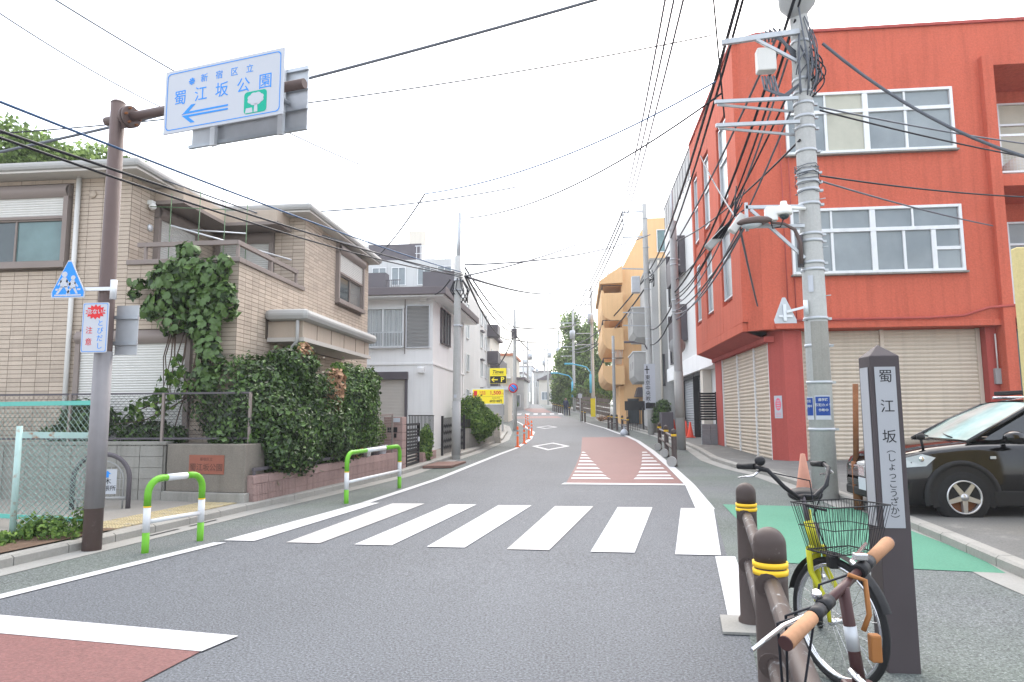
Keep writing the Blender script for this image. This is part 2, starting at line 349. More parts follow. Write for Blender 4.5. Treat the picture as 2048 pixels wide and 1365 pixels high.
# red slow zone beyond the crosswalk with its comb of bars
mb = MB(); strip(mb, 14.25, 34.3, lambda y: interp([(14.25,-.30), (18,-.14), (23.5,.02), (34.3,.10)], y), lambda y: rl(y)-.18, .006); onroad('red_paint', mb, 'paint_red')
poly([(-.40, 14.02), (2.08, 13.92), (2.08, 14.2), (-.34, 14.30)], .008, 'paint_white')
for i in range(9):
    t = i/8.; y = 15.1*(1-t)+23.2*t + .35*t*(1-t)*-8
    y = 15.05 + 8.2*(t**1.25); h = .30+.22*t
    xl = interp([(14,-.26), (18,-.08), (23.5,.05)], y); wl = .86*(1-t)+.15*t
    poly([(xl, y), (xl+wl, y-.05), (xl+wl-.07, y+h), (xl+.015, y+h)], .011, 'paint_white')
    wr = .86*(1-t)+.2*t; xr = rl(y)-.28
    poly([(xr-wr, y-.05), (xr, y), (xr, y+h), (xr-wr+.07, y+h)], .011, 'paint_white')
# white bar and red patch of the opposite lane, bottom left
poly([(-5.0, 4.60), (-2.36, 4.21), (-2.28, 4.52), (-4.95, 4.95)], .010, 'paint_white')
poly([(-5.6, 1.0), (-2.75, .8), (-2.37, 4.215), (-5.0, 4.61)], .007, 'paint_red', 'red_paint')
poly([(2.02, 8.0), (3.98, 7.6), (4.02, 9.4), (2.05, 8.9)], .010, 'paint_green', 'green_paint'); poly([(2.05, 8.9), (4.02, 9.4), (4.08, 10.98), (2.22, 11.25)], .010, 'paint_green', 'green_paint')
poly([(1.98, 7.05), (3.80, 6.75), (3.98, 7.6), (2.02, 8.0)], .010, 'paint_green', 'green_paint')
# lozenges on the road
def lozenge(cx, cy, hw, hl, w_):
    o = [(cx-hw, cy), (cx, cy+hl), (cx+hw, cy), (cx, cy-hl)]; k = 1-w_; i_ = [(cx-hw*k, cy), (cx, cy+hl*k), (cx+hw*k, cy), (cx, cy-hl*k)]
    mb = MB(); vs = [(x, y, g(y)+.008) for x, y in o+i_]; mb.add(vs, [(a, (a+1)%4, (a+1)%4+4, a+4) for a in range(4)]); onroad('lozenge_marking', mb, 'paint_white')
lozenge(-1.15, 27.1, .75, 2.5, .26); lozenge(-2.28, 47.6, .75, 2.4, .26)
# far crosswalk and red bands
for i in range(8):
    x = -8.2+i*.86; poly([(x, 70.6), (x+.45, 70.6), (x+.30, 73.4), (x-.15, 73.4)], .008, 'paint_white', 'crosswalk_stripe')
poly([(-6.6, 62.5), (-1.6, 63.5), (-2.2, 67), (-7.0, 67)], .007, 'paint_red', 'red_paint')
poly([(-5.0, 75.5), (-3.0, 75.5), (-4.6, 88), (-7.6, 88)], .007, 'paint_red', 'red_paint')
# gutters and kerbs
mb = MB(); strip(mb, -10, 60, lambda y: lk(y), lambda y: lk(y)+.30, .009); onroad('gutter', mb, 'gutter')
mb = MB(); strip(mb, -10, 60, lambda y: rk(y)-.32, lambda y: rk(y), .009); onroad('gutter', mb, 'gutter')
def kerb(name, f, side, y0, y1, label, gap=()):
    mb = MB(); ys = yr(24 if y0 < 24 else y0, y1, .6)
    root = thing(name, label, 'kerb', (f(10), 10, g(10))); root['kind'] = 'structure'
    def stone(a, b, m_):
        a += .012
        pa, pb = V((f(a), a, g(a))), V((f(b), b, g(b))); q = V((side*.16, 0, 0)); h = V((0, 0, .11)); bv = V((side*.03, 0, 0)); lo = V((0, 0, -.15))
        m_.add([pa+lo, pb+lo, pb+h*.8, pa+h*.8, pa+bv+h, pb+bv+h, pb+q+h, pa+q+h, pa+q+lo, pb+q+lo], [(0,1,2,3), (3,2,5,4), (4,5,6,7), (7,6,9,8), (0,3,4,7,8), (1,9,6,5,2)] if side < 0 else [(3,2,1,0), (4,5,2,3), (7,6,5,4), (8,9,6,7), (8,7,4,3,0), (2,5,6,9,1)])
    ys0 = yr(y0, min(24, y1), .62)
    for a, b in zip(ys0, ys0[1:]):
        if any(u <= (a+b)/2 <= v_ for u, v_ in gap): continue
        m1 = MB(); stone(a, b, m1); m1.build('kerb_stone', 'kerb', root)
    for a, b in zip(ys, ys[1:]): stone(a, b, mb)
    o = mb.build('far_kerb_stones', 'kerb', root); o['kind'] = 'stuff'
kerb('kerb', lambda y: lk(y), -1, 2, 60, 'row of grey kerb stones below the fences and garden walls')
kerb('kerb', lambda y: rk(y), 1, 2, 60, 'row of grey kerb stones in front of the red building and parked car')
# raised pavements behind the kerbs
mb = MB(); strip(mb, -10, 60, lambda y: lk(y)-9, lambda y: lk(y)-.16, .10); struct('pavement', mb, 'paving')
mb = MB(); strip(mb, -10, 60, lambda y: rk(y)+.16, lambda y: rk(y)+12, .10); struct('pavement', mb, 'forecourt')
# ---------------------------------------------------------------- shared builders for facades
XP, XN, YN = (1,0,0), (-1,0,0), (0,-1,0)
def pane_window(parent, F, u0, u1, v0, v1, cols=2, transom=None, m='alu_white', glass='glass_dark', fw_=.05, depth=.07, d=0., glasses=None, name='window'):
    mb = MB(); t = fw_
    mb.fbox(F, u0-t, u0, v0-t, v1+t, d-.03, d+depth); mb.fbox(F, u1, u1+t, v0-t, v1+t, d-.03, d+depth)
    mb.fbox(F, u0, u1, v0-t, v0, d-.03, d+depth+.02); mb.fbox(F, u0, u1, v1, v1+t, d-.03, d+depth)
    us = [u0+(u1-u0)*i/cols for i in range(cols+1)] if isinstance(cols, int) else [u0]+list(cols)+[u1]
    for u in us[1:-1]: mb.fbox(F, u-t*.5, u+t*.5, v0, v1, d-.03, d+depth*.8)
    if transom: mb.fbox(F, u0, u1, transom-t*.6, transom+t*.6, d-.03, d+depth*.9)
    w_ = mb.build(name, m, parent)
    vs = [v0, transom, v1] if transom else [v0, v1]; k = 0
    for a, b in zip(us, us[1:]):
        for c, e in zip(vs, vs[1:]):
            gl = MB().fbox(F, a+.002, b-.002, c+.002, e-.002, d-.02, d+.012).build('pane', (glasses[k%len(glasses)] if glasses else glass), w_); k += 1
    return w_
def roller(parent, F, u0, u1, v0, v1, pitch, m, d0=0., d1=.03, name='roller_shutter', pieces=False):
    n = int((v1-v0)/pitch); p = (v1-v0)/n
    prof = [(0, 0.), (.12, .35), (.5, 1.), (.82, .8), (.90, 0.)]
    def slat(mb, v): 
        for (a, da), (b, db) in zip(prof, prof[1:]+[(1., 0.)]):
            mb.add([F(u0, v+a*p, d0+da*(d1-d0)), F(u1, v+a*p, d0+da*(d1-d0)), F(u1, v+b*p, d0+db*(d1-d0)), F(u0, v+b*p, d0+db*(d1-d0))], [(0,1,2,3)])
    if not pieces:
        mb = MB(); [slat(mb, v0+i*p) for i in range(n)]; return mb.build(name, m, parent)
    back = MB().fbox(F, u0, u1, v0, v1, d0-.03, d0-.003).build(name, m, parent); mb = MB(); slat(mb, v0); s0 = mb.build('slat', m, back)
    for i in range(1, n):
        o = bpy.data.objects.new('slat', s0.data); col.objects.link(o); o.location = (0, 0, i*p); o.parent = back
    return back
def bricks(parent, F, u0, u1, v0, v1, holes, m, joint, cw=.27, ch=.078, gap=.009, th=.008, single=0, name='siding_block'):
    """stack-bonded blocks on a facade: the first `single` whole ones are objects, the rest one joined part"""
    nu = int(round((u1-u0)/cw)); cw = (u1-u0)/nu; nv = int(round((v1-v0)/ch)); ch = (v1-v0)/nv
    rest = MB(); made = 0; src = None
    for j in range(nv-1, -1, -1):
        for i in range(nu):
            a, b, c, e = u0+i*cw+gap/2, u0+(i+1)*cw-gap/2, v0+j*ch+gap/2, v0+(j+1)*ch-gap/2; whole = True
            segs = [(a, b)]
            for (h0, h1, k0, k1) in holes:
                if e > k0 and c < k1:
                    ns = []
                    for (p_, q_) in segs:
                        if q_ <= h0 or p_ >= h1: ns.append((p_, q_)); continue
                        whole = False
                        if p_ < h0: ns.append((p_, h0))
                        if q_ > h1: ns.append((h1, q_))
                    segs = ns
            if whole and made < single:
                if src is None:
                    mb = MB(); A = F(a, c, 0); mb.fbox(lambda u, v, d=0: F(u, v, d)-A, a, b, c, e, -.002, th); src = mb.build(name, m, parent, local=True); src.location = A-OFF.get(parent, V((0,0,0)))
                else: inst(src, parent, F(a, c, 0))
                made += 1; continue
            for (p_, q_) in segs:
                if q_-p_ > .02:
                    P = [F(p_, c, th), F(q_, c, th), F(q_, e, th), F(p_, e, th), F(p_, c, 0), F(q_, c, 0), F(q_, e, 0), F(p_, e, 0)]
                    rest.add(P, [(0,1,2,3), (1,0,4,5), (2,1,5,6), (3,2,6,7), (0,3,7,4)])
    if rest.f: o = rest.build(name+'s', m, parent); o['kind'] = 'stuff'

# ---------------------------------------------------------------- tan two-storey house
th = thing('tan_house', 'tan block-sided two-storey house with balcony behind the ivy and hedge', 'house', (-9, 14, 0))
body = MB(); body.box(-16, -8.1, 11.4, 19.2, 0, 5.86); body.box(-8.1, -6.0, 11.4, 14.27, 0, 3.1); body.box(-8.1, -6.0, 14.27, 18.85, 0, 5.86)
wall = body.build('wall', 'tan_joint', th)
p = MB(); p.box(-8.1, -6.0, 11.4, 11.52, 3.1, 4.2); p.box(-6.12, -6.0, 11.52, 14.27, 3.1, 4.2); par = p.build('balcony_parapet', 'tan_joint', th)
FF = frame((-11.4, 11.4, 0), XP, YN); FS = frame((-6.0, 11.4, 0), (0,1,0), XP); FL = frame((-8.1, 11.4, 0), (0,1,0), XP); FB = frame((-8.1, 14.27, 0), XP, YN)
hF = [(.0, 2.16, 4.2, 5.78), (2.45, 4.62, .0, 3.02)]
bricks(th, FF, 0, 3.3, 3.12, 5.86, hF, 'tan_block', 'tan_joint', single=300)
bricks(th, FF, 0, 3.3, .3, 3.12, hF, 'tan_block', 'tan_joint'); bricks(th, FF, 3.3, 5.4, .3, 4.2, hF, 'tan_block', 'tan_joint')
hS = [(4.80, 6.86, 4.28, 5.84), (1.1, 5.6, 2.95, 3.5)]
bricks(th, FS, 0, 2.87, .3, 4.2, hS, 'tan_block', 'tan_joint'); bricks(th, FS, 2.87, 7.45, .3, 5.86, hS, 'tan_block', 'tan_joint')
bricks(th, FL, 0, 2.87, 3.1, 5.86, [(.68, 2.1, 3.1, 5.6)], 'tan_block', 'tan_joint'); bricks(th, FB, 0, 2.1, 3.1, 5.86, [(.08, 1.42, 3.1, 5.6)], 'tan_block', 'tan_joint')
# roof with rolled grey edge
rp = [(-16.3, 10.95), (-7.70, 10.95), (-7.70, 13.80), (-5.68, 13.80), (-5.68, 19.2), (-16.3, 19.5)]
rf = MB().prism(rp, 5.90, 6.06).build('roof', 'roof_grey', th, bevel=.06)
MB().prism([(-16.3, 11.0), (-7.75, 11.0), (-7.75, 13.85), (-5.73, 13.85), (-5.73, 19.1), (-16.3, 19.4)], 5.862, 5.899).build('soffit', 'soffit', rf)
# boxed eave over the balcony
ev = MB(); ev.prism([(-8.092, 12.05), (-7.5, 12.05), (-7.5, 13.62), (-6.35, 13.62), (-6.35, 14.26), (-8.092, 14.26)], 5.60, 5.858); ev.build('boxed_eave', 'tan_block', th, bevel=.01)
ev = MB(); ev.prism([(-8.09, 12.0), (-7.45, 12.0), (-7.45, 13.57), (-6.30, 13.57), (-6.30, 14.25), (-8.09, 14.25)], 5.53, 5.598); ev.build('eave_trim', 'tan_trim', th)
# windows and roller shutters
def shuttered(F, u0, u1, v0, v1, frac, cols=2, glasses=('glass_dark', 'glass_teal')):
    b = MB(); b.fbox(F, u0-.09, u1+.09, v1-.22, v1+.02, -.02, .09); n_ = 8
    pr = [(v1-.22+.24*i/n_, .09+.07*math.sin(math.pi*i/n_)) for i in range(n_+1)]
    b.ext([(0, 0), (0, 0)], F, 0, 0) if False else None
    for (va, da), (vb, db) in zip(pr, pr[1:]): b.add([F(u0-.08, va, da), F(u1+.08, va, da), F(u1+.08, vb, db), F(u0-.08, vb, db)], [(0,1,2,3)], True)
    w_ = b.build('shutter_box', 'tan_trim', th)
    fr = MB(); fr.fbox(F, u0-.09, u0, v0-.07, v1-.2, -.02, .10); fr.fbox(F, u1, u1+.09, v0-.07, v1-.2, -.02, .10); fr.fbox(F, u0-.1, u1+.1, v0-.12, v0-.02, -.02, .13); fr.build('window_surround', 'tan_trim', th)
    vs = v1-.2-(v1-.2-v0)*frac
    roller(th, F, u0, u1, vs, v1-.2, .045, 'shutter_white', .045, .062)
    if frac < .95: MB().fbox(F, u0, u1, vs-.05, vs, .02, .07).build('shutter_rail', 'tan_trim', th); pane_window(th, F, u0+.03, u1-.03, v0+.02, vs-.08, cols, None, 'tan_trim', glasses=glasses, d=-.01, fw_=.035, depth=.05)
shuttered(FF, .12, 2.04, 4.30, 5.72, .30)
shuttered(FF, 2.54, 4.53, .32, 2.98, 1.0)
shuttered(FS, 4.90, 6.76, 4.40, 5.76, .40, glasses=('glass_dark', 'glass_clear'))
shuttered(FL, .78, 2.0, 3.12, 5.5, 1.0); shuttered(FB, .18, 1.32, 3.12, 5.5, 1.0)
MB().fbox(frame((-11.4, 11.4, 0), XP, YN), -.1, .62, 2.55, 2.75, 0, .1).build('vent_hood', 'tan_trim', th, bevel=.01)
# parapet cap and rail
c = MB(); c.box(-8.099, -5.95, 11.34, 11.57, 4.2, 4.29); c.box(-6.17, -5.95, 11.57, 14.26, 4.2, 4.289); c.build('parapet_cap', 'tan_trim', th, bevel=.01)
c = MB(); c.beam((-7.95, 11.45, 4.58), (-6.06, 11.45, 4.58), .07, .08); c.beam((-6.06, 11.42, 4.58), (-6.06, 14.05, 4.58), .07, .079)
for x, y in ((-7.8, 11.45), (-6.06, 11.47), (-6.06, 12.8), (-6.06, 14.0)): c.box(x-.025, x+.025, y-.025, y+.025, 4.29, 4.55)
c.build('balcony_rail', 'tan_trim', th)
# entrance canopy
c = MB(); c.box(-5.99, -5.28, 12.6, 16.75, 2.98, 3.30); ca = c.build('entrance_canopy', 'tan_block', th, bevel=.01)
MB().box(-6.0, -5.12, 12.42, 16.95, 3.301, 3.52).build('canopy_roof', 'roof_grey', ca, bevel=.09); MB().box(-5.98, -5.24, 12.56, 16.8, 2.90, 2.979).build('canopy_soffit', 'soffit', ca)
for y in (13.3, 14.1, 14.9, 15.7, 16.4): MB().box(-5.279, -5.272, y-.004, y+.004, 2.99, 3.29).build('joint', 'tan_joint', ca)
MB().tube([(-9.10, 11.33, 5.86), (-9.10, 11.33, .2)], .042, 10).build('downpipe', 'shutter_white', th)
MB().tube([(-5.35, 12.5, 3.30), (-5.35, 12.5, 2.9), (-5.5, 12.55, 2.75), (-5.95, 12.6, 2.7)], .035, 8).build('downpipe', 'roof_grey', th)
c = MB(); c.ball((-8.02, 11.9, 5.45), .07); c.box(-8.09, -8.0, 11.84, 11.96, 5.48, 5.56); c.build('wall_camera', 'dome_white', th)
MB().lathe([(0, .03), (.06, .03), (.075, 0), (0, 0)], M=Matrix.Translation((-8.09, 11.95, 5.05)) @ Matrix.Rotation(R(90), 4, 'Y')).build('round_vent', 'alu', th)
MB().lathe([(0, .03), (.06, .03), (.075, 0), (0, 0)], M=Matrix.Translation((-8.85, 11.39, 5.55)) @ Matrix.Rotation(R(90), 4, 'X')).build('round_vent', 'tan_block', th)
MB().box(-5.99, -5.86, 18.25, 18.6, 1.75, 2.5).build('meter_box', 'shutter_white', th, bevel=.015)
c = MB(); c.tube([(-7.7, 12.0, 5.1), (-6.0, 13.6, 4.75)], .018, 6); c.tube([(-7.6, 12.5, 5.15), (-6.3, 12.2, 4.95)], .014, 6); c.build('laundry_pole', 'alu', th)
for x, y in ((-7.6, 11.8), (-7.0, 11.75), (-6.5, 11.75), (-6.15, 11.9)): MB().tube([(x, y, 3.2), (x+.02, y, 5.65)], .008, 5).build('plant_stake', 'stake_green', th)
MB().tube([(-8.0, 11.8, 5.42), (-6.2, 11.8, 5.28)], .008, 5).build('plant_stake', 'stake_green', th)
MB().tube([(-8.9, 16, 6.0), (-8.9, 16, 8.4)], .02, 6).build('aerial_mast', 'alu', th)

# ---------------------------------------------------------------- walls along the pavement
bw = thing('concrete_block_wall', 'weathered grey concrete block wall under the chain-link fence', 'wall', (-9, 10.7, .1))
MB().box(-13, -6.72, 10.64, 10.78, .1, 1.0).build('wall_core', 'concrete_dirty', bw)
src = None
for j in range(5):
    for i in range(16):
        a = -6.74-(i+1)*.40
        if src is None: mb = MB().box(0, .39, -.012, .04, 0, .172); src = mb.build('concrete_block', 'concrete_dirty', bw, local=True, bevel=.006); src.location = V((a, 10.62, .12))-OFF[bw]
        else: inst(src, bw, (a, 10.62, .12+j*.178), sc_=(1, rnd.uniform(.8, 1.2), 1))
MB().box(-13, -6.7, 10.60, 10.82, 1.012, 1.07).build('wall_cap', 'concrete_dirty', bw, bevel=.01)
gp = thing('granite_gatepost', 'thick stone wall end with a reddish name plaque', 'wall', (-6, 10.6, .1))
MB().prism([(-6.68, 10.62), (-5.22, 10.36), (-5.18, 10.95), (-6.62, 11.2)], .28, 1.03).build('wall_block', 'granite', gp, bevel=.012); MB().prism([(-6.72, 10.56), (-5.18, 10.29), (-5.13, 11.0), (-6.66, 11.25)], .05, .278).build('wall_base', 'concrete_dirty', gp, bevel=.012)
Ug = V((1.46, -.26, 0)).normalized(); Ng = V((-.26, -1.46, 0)).normalized(); FG = frame((-6.68, 10.62, 0), Ug, Ng)
pq = MB().fbox(FG, .44, 1.10, .56, .86, -.01, .012).build('name_plaque', 'plaque', gp, bevel=.004)
text('蜀江坂公園', .125, 'plaque_dark', pq, FG(.77, .66, .0125), Ug, (0,0,1), .002); text('新宿区立', .06, 'plaque_dark', pq, FG(.77, .79, .0125), Ug, (0,0,1), .001)

pw = thing('pink_block_wall', 'low ribbed pinkish block garden wall below the hedge', 'wall', (-4.9, 13, .05))
W0, W1 = V((-5.10, 10.42, 0)), V((-4.34, 16.15, 0)); dW = (W1-W0); LW = dW.length; dW.normalize(); rzW = math.atan2(dW.y, dW.x)
def pink(u, v, d=0): q = W0+dW*u; return V((q.x, q.y, g(q.y)+.04+v)) + V((dW.y, -dW.x, 0))*d
mb = MB(); mb.ext([(0, -.1), (LW, -.1), (LW, .47), (0, .47)], lambda u, v, d=0: pink(u, v, d), -.12, -.012); mb.build('wall_core', 'pink_block', pw)
mb = MB(); nr = 9
for k in range(nr): a = .395*k/nr; mb.box(a+.006, a+.395/nr-.008, -.022, .045, 0, .165)
mb.box(0, .395, -.002, .05, 0, .165); rib = mb.build('ribbed_block', 'pink_block', pw, local=True); rib.location = pink(0, 0)-OFF[pw]; rib.rotation_euler.z = rzW
mb = MB().box(0, .395, -.006, .05, 0, .12); plain = mb.build('coping_block', 'pink_block', pw, local=True, bevel=.008); plain.location = pink(0, .34)-OFF[pw]; plain.rotation_euler.z = rzW
nb = int(LW/.40)
for i in range(nb):
    for j in range(2):
        if i or j: inst(rib, pw, pink(i*.40, j*.17), rz=rzW)
    if i: inst(plain, pw, pink(i*.40, .34), rz=rzW)
# gate pillar of the tan house with intercom, then louvred gate
gpil = thing('gate_pillar', 'pinkish block gate pillar with intercom and letter slot', 'gate pillar', (-4.4, 16.4, .1))
for j in range(7):
    MB().box(-4.70, -4.24, 16.17, 16.55, .12+j*.19, .12+j*.19+.184).build('pillar_block', 'pink_block', gpil, bevel=.008)
MB().box(-4.6, -4.36, 16.15, 16.168, 1.08, 1.2).build('intercom', 'sign_black', gpil); MB().box(-4.44, -4.38, 16.15, 16.168, .95, 1.05).build('switch', 'sign_black', gpil); MB().box(-4.50, -4.30, 16.15, 16.168, 1.32, 1.42).build('name_plate', 'sign_white', gpil)
def slat_gate(name, label, x, y0, y1, z0, z1, dx=0.):
    t = thing(name, label, 'gate', (x, (y0+y1)/2, z0)); f = MB()
    for y in (y0, y1-.05): f.box(x-.03, x+.03, y, y+.05, z0, z1)
    f.box(x-.025, x+.025, y0+.05, y1-.05, z1-.06, z1-.001); f.box(x-.025, x+.025, y0+.05, y1-.05, z0+.05, z0+.11); f.build('frame', 'black_metal', t)
    n = int((z1-z0-.2)/.085)
    for i in range(n): MB().box(x-.012, x+.012, y0+.05, y1-.05, z0+.14+i*.085, z0+.14+i*.085+.055).build('slat', 'black_metal', t)
    MB().box(x+.03, x+.07, y1-.22, y1-.16, z0+.62, z0+.74).build('handle', 'alu', t)
slat_gate('louvred_gate', 'dark louvred metal garden gate beside the pinkish pillar', -4.30, 16.75, 18.1, .18, 1.28)
# wire fence on the low wall in front of the potted plants
wf = thing('wire_fence', 'brown wire mesh fence panel in front of potted plants', 'fence', pink(3.4, .5))
for u in (2.9, 4.15, 5.55): a = pink(u, .46, -.05); MB().beam(a, a+V((0,0,.92)), .04, .04).build('post', 'tan_trim', wf)
MB().beam(pink(2.9, 1.36, -.05), pink(5.55, 1.36, -.05), .03, .04).build('top_rail', 'tan_trim', wf)
mb = MB()
for k in range(13): mb.tube([pink(2.9, .55+k*.064, -.05), pink(5.55, .55+k*.064, -.05)], .0035, 4)
for k in range(20): mb.tube([pink(2.95+k*.135, .5, -.05), pink(2.95+k*.135, 1.34, -.05)], .003, 4)
o = mb.build('mesh_wires', 'tan_trim', wf); o['kind'] = 'stuff'
lr = thing('hedge_rail', 'low dark metal rail at the foot of the hedge', 'rail', pink(1.5, .5))
MB().beam(pink(.05, .56, -.05), pink(2.85, .56, -.05), .04, .05).build('rail', 'dark_panel', lr)
for u in (.08, 1.0, 2.0): a = pink(u, .45, -.05); MB().beam(a, a+V((0,0,.14)), .035, .035).build('post', 'dark_panel', lr)

# ---------------------------------------------------------------- chain-link fences
def chainlink(root, a, b, z0, z1, sp, m, r=.0022, name='chain_link'):
    a, b = V(a), V(b); L = (b-a).length; u = (b-a).normalized(); h = z1-z0; mb = MB(); n = int((L+h)/sp)
    for s_ in (0, 1):
        for i in range(n+1):
            c_ = i*sp - h; p0u, p0v = max(0, c_), max(0, -c_); e = min(L-p0u, h-p0v)
            if e <= .02: continue
            q0, q1 = (p0u, p0v), (p0u+e, p0v+e)
            if s_: q0, q1 = (L-q0[0], q0[1]), (L-q1[0], q1[1])
            k = max(2, int(e/.09)); pts = []
            for t in range(k+1):
                uu_, vv_ = q0[0]+(q1[0]-q0[0])*t/k, q0[1]+(q1[1]-q0[1])*t/k
                q = a+u*uu_; pts.append((q.x + u.y*.006*(-1)**t, q.y-u.x*.006*(-1)**t, z0+vv_))
            mb.tube(pts, r, 3, False)
    o = mb.build(name, m, root); o['kind'] = 'stuff'; return o
f1 = thing('rusty_fence', 'short chain-link panel with rusty pale teal frame at the pavement edge', 'fence', (-6.05, 7.4, .1))
A, B = V((-6.28, 7.17, .05)), V((-5.80, 7.68, .05))
MB().tube([A, A+V((0,0,1.32))], .032, 10).build('post', 'rusty_teal', f1); MB().tube([B, B+V((0,0,1.25))], .03, 10).build('post', 'rust', f1)
MB().beam(A+V((0,0,1.22)), B+V((0,0,1.20)), .03, .07).build('top_rail', 'rusty_teal', f1)
chainlink(f1, A, B, .15, 1.22, .075, 'wire_teal', .0045)
f2 = thing('chain_link_fence', 'tall chain-link fence with green top rail behind the rusty panel', 'fence', (-7.4, 8.3, .1))
A, B = V((-9.6, 8.6, .1)), V((-5.86, 7.80, .1))
MB().beam(A+V((0,0,1.54)), B+V((0,0,1.54)), .03, .055).build('top_rail', 'teal_paint', f2); MB().beam(A+V((0,0,.14)), B+V((0,0,.14)), .03, .05).build('bottom_rail', 'teal_paint', f2)
for t in (.0, .45, 1.): q = A.lerp(B, t); MB().tube([q, q+V((0,0,1.54))], .028, 8).build('post', 'teal_paint', f2)
chainlink(f2, A, B, .2, 1.62, .085, 'wire_teal', .003)
f3 = thing('netted_fence', 'dark chain-link fence standing on the concrete block wall', 'fence', (-8.5, 10.7, 1.07))
for x in (-10.2, -8.5, -6.85, -5.35): MB().box(x-.02, x+.02, 10.7, 10.74, 1.04, 1.86).build('post', 'tan_trim', f3)
MB().box(-11.5, -5.33, 10.705, 10.735, 1.84, 1.87).build('top_rail', 'dark_panel', f3); MB().box(-11.5, -5.33, 10.705, 10.735, 1.10, 1.13).build('bottom_rail', 'dark_panel', f3)
chainlink(f3, (-11.2, 10.72, 0), (-5.35, 10.72, 0), 1.12, 1.85, .09, 'dark_panel', .0024)

# ---------------------------------------------------------------- arched map frame behind the pole
am = thing('arched_notice_frame', 'dark grey arched metal frame holding a small notice', 'notice frame', (-7.05, 9.65, .1))
def arch(w_, h, r_, rad, n=10):
    pts = [(-w_/2, .1)]; 
    pts += [(-w_/2+r_-r_*math.cos(k*math.pi/2/n), h-r_+r_*math.sin(k*math.pi/2/n)) for k in range(n+1)] + [(w_/2-r_+r_*math.sin(k*math.pi/2/n), h-r_+r_*math.cos(k*math.pi/2/n)) for k in range(n+1)] + [(w_/2, .1)]
    return pts
UA = V((.97, .22, 0)).normalized(); FA = frame((-7.06, 9.62, 0), UA, (UA.y, -UA.x, 0))
MB().tube([FA(u, v) for u, v in arch(.78, .92, .36, 0)], .034, 10).build('arch_tube', 'dark_panel', am)
mb = MB(); mb.tube([FA(u, v) for u, v in arch(.62, .82, .29, 0)], .012, 6); mb.tube([FA(-.36, .28), FA(.36, .28)], .02, 8)
for k in range(5): u = -.26+k*.13; mb.tube([FA(u, .28), FA(u, .78-abs(u)*.4)], .006, 5)
for v in (.42, .55, .68): mb.tube([FA(-.3, v), FA(.3, v)], .006, 5)
mb.build('grille', 'pole_grey', am)
nb_ = MB().fbox(FA, -.05, .22, .34, .70, .015, .022).build('notice_board', 'sign_white', am)
text('木', .10, 'sign_black', nb_, FA(.10, .52, .024), UA, (0,0,1)); text('出張所', .085, 'sign_black', nb_, FA(.09, .42, .024), UA, (0,0,1))
MB().ext([(-.02, .58), (.02, .58), (.02, .63), (.05, .63), (0, .68), (-.05, .63), (-.02, .63)], lambda u, v, d=0: FA(u+.09, v, d), .022, .025).build('arrow', 'sign_blue', nb_)

# ---------------------------------------------------------------- overhead sign pole
sp = thing('sign_pole', 'brown sign pole with an arm over the road and a grey lower sleeve', 'sign pole', (-5.35, 7.2, 0))
MB().tube([(-5.35, 7.2, -.05), (-5.35, 7.2, 5.14)], [.098, .078], 20).build('post', 'brown_paint', sp); MB().tube([(-5.35, 7.2, .47), (-5.35, 7.2, 2.2)], [.1015, .0935], 20).build('sleeve', 'pole_sleeve', sp)
MB().lathe([(0, .03), (.06, .025), (.082, 0)], (-5.35, 7.2, 5.14), 20).build('cap', 'brown_paint', sp)
US = V((.9725, -.233, 0)); NS = V((-.233, -.9725, 0)); aO = V((-5.35, 7.2, 4.94))
MB().tube([aO-US*.17, aO+US*2.6], .052, 14).build('arm', 'brown_paint', sp)
MB().tube([aO+US*.15, aO+US*.185], .125, 18).build('flange', 'brown_paint', sp); MB().tube([aO+US*.195, aO+US*.23], .125, 18).build('flange', 'brown_paint', sp)
for k in range(6): a = k*math.pi/3; q = aO+US*.13+V((0,0,1))*math.sin(a)*.095+NS*math.cos(a)*.095; MB().tube([q, q+US*.13], .014, 6).build('bolt', 'rust', sp)
mb = MB(); mb.beam(aO+V((0,0,.09)), aO+US*.14+V((0,0,.09)), .02, .06); mb.beam(aO-V((0,0,.09)), aO+US*.14-V((0,0,.09)), .02, .06); mb.build('gusset', 'brown_paint', sp)
s1 = thing('park_direction_sign', 'white blue-lettered park sign with arrow and green tree emblem on the arm', 'sign', aO+US*1.5+NS*.14)
FP0 = frame(aO+US*.864+NS*.13-V((0,0,4.94)), US, NS)
FP = lambda u, v, d=0.: FP0(u*.96, 4.93+(v-5.065)*.97, d)      # u 0..1.65 and v around 5.065 on the panel
MB().fbox(FP, 0, 1.65, 4.69, 5.44, 0, .02).build('panel', 'sign_white', s1, bevel=.004)
def rrect(u0, u1, v0, v1, r, n=5):
    out = []
    for cx, cy, a0 in ((u1-r, v0+r, -90), (u1-r, v1-r, 0), (u0+r, v1-r, 90), (u0+r, v0+r, 180)):
        out += [(cx+r*math.cos(R(a0+90*k/n)), cy+r*math.sin(R(a0+90*k/n))) for k in range(n+1)]
    return out
def outline(mb, F, pts, w_, d0, d1):
    cu_, cv_ = sum(p_[0] for p_ in pts)/len(pts), sum(p_[1] for p_ in pts)/len(pts); us = [p_[0] for p_ in pts]; vs = [p_[1] for p_ in pts]
    hu, hv = (max(us)-min(us))/2, (max(vs)-min(vs))/2
    inn = [(cu_+(u-cu_)*(1-w_/hu), cv_+(v-cv_)*(1-w_/hv)) for u, v in pts]; n = len(pts)
    for i in range(n): j = (i+1)%n; mb.add([F(*pts[i], d1), F(*pts[j], d1), F(*inn[j], d1), F(*inn[i], d1)], [(0,1,2,3)])
mb = MB(); outline(mb, FP, rrect(.035, 1.615, 4.725, 5.405, .05), .010, 0, .0225); mb.build('border', 'sign_blue', s1)
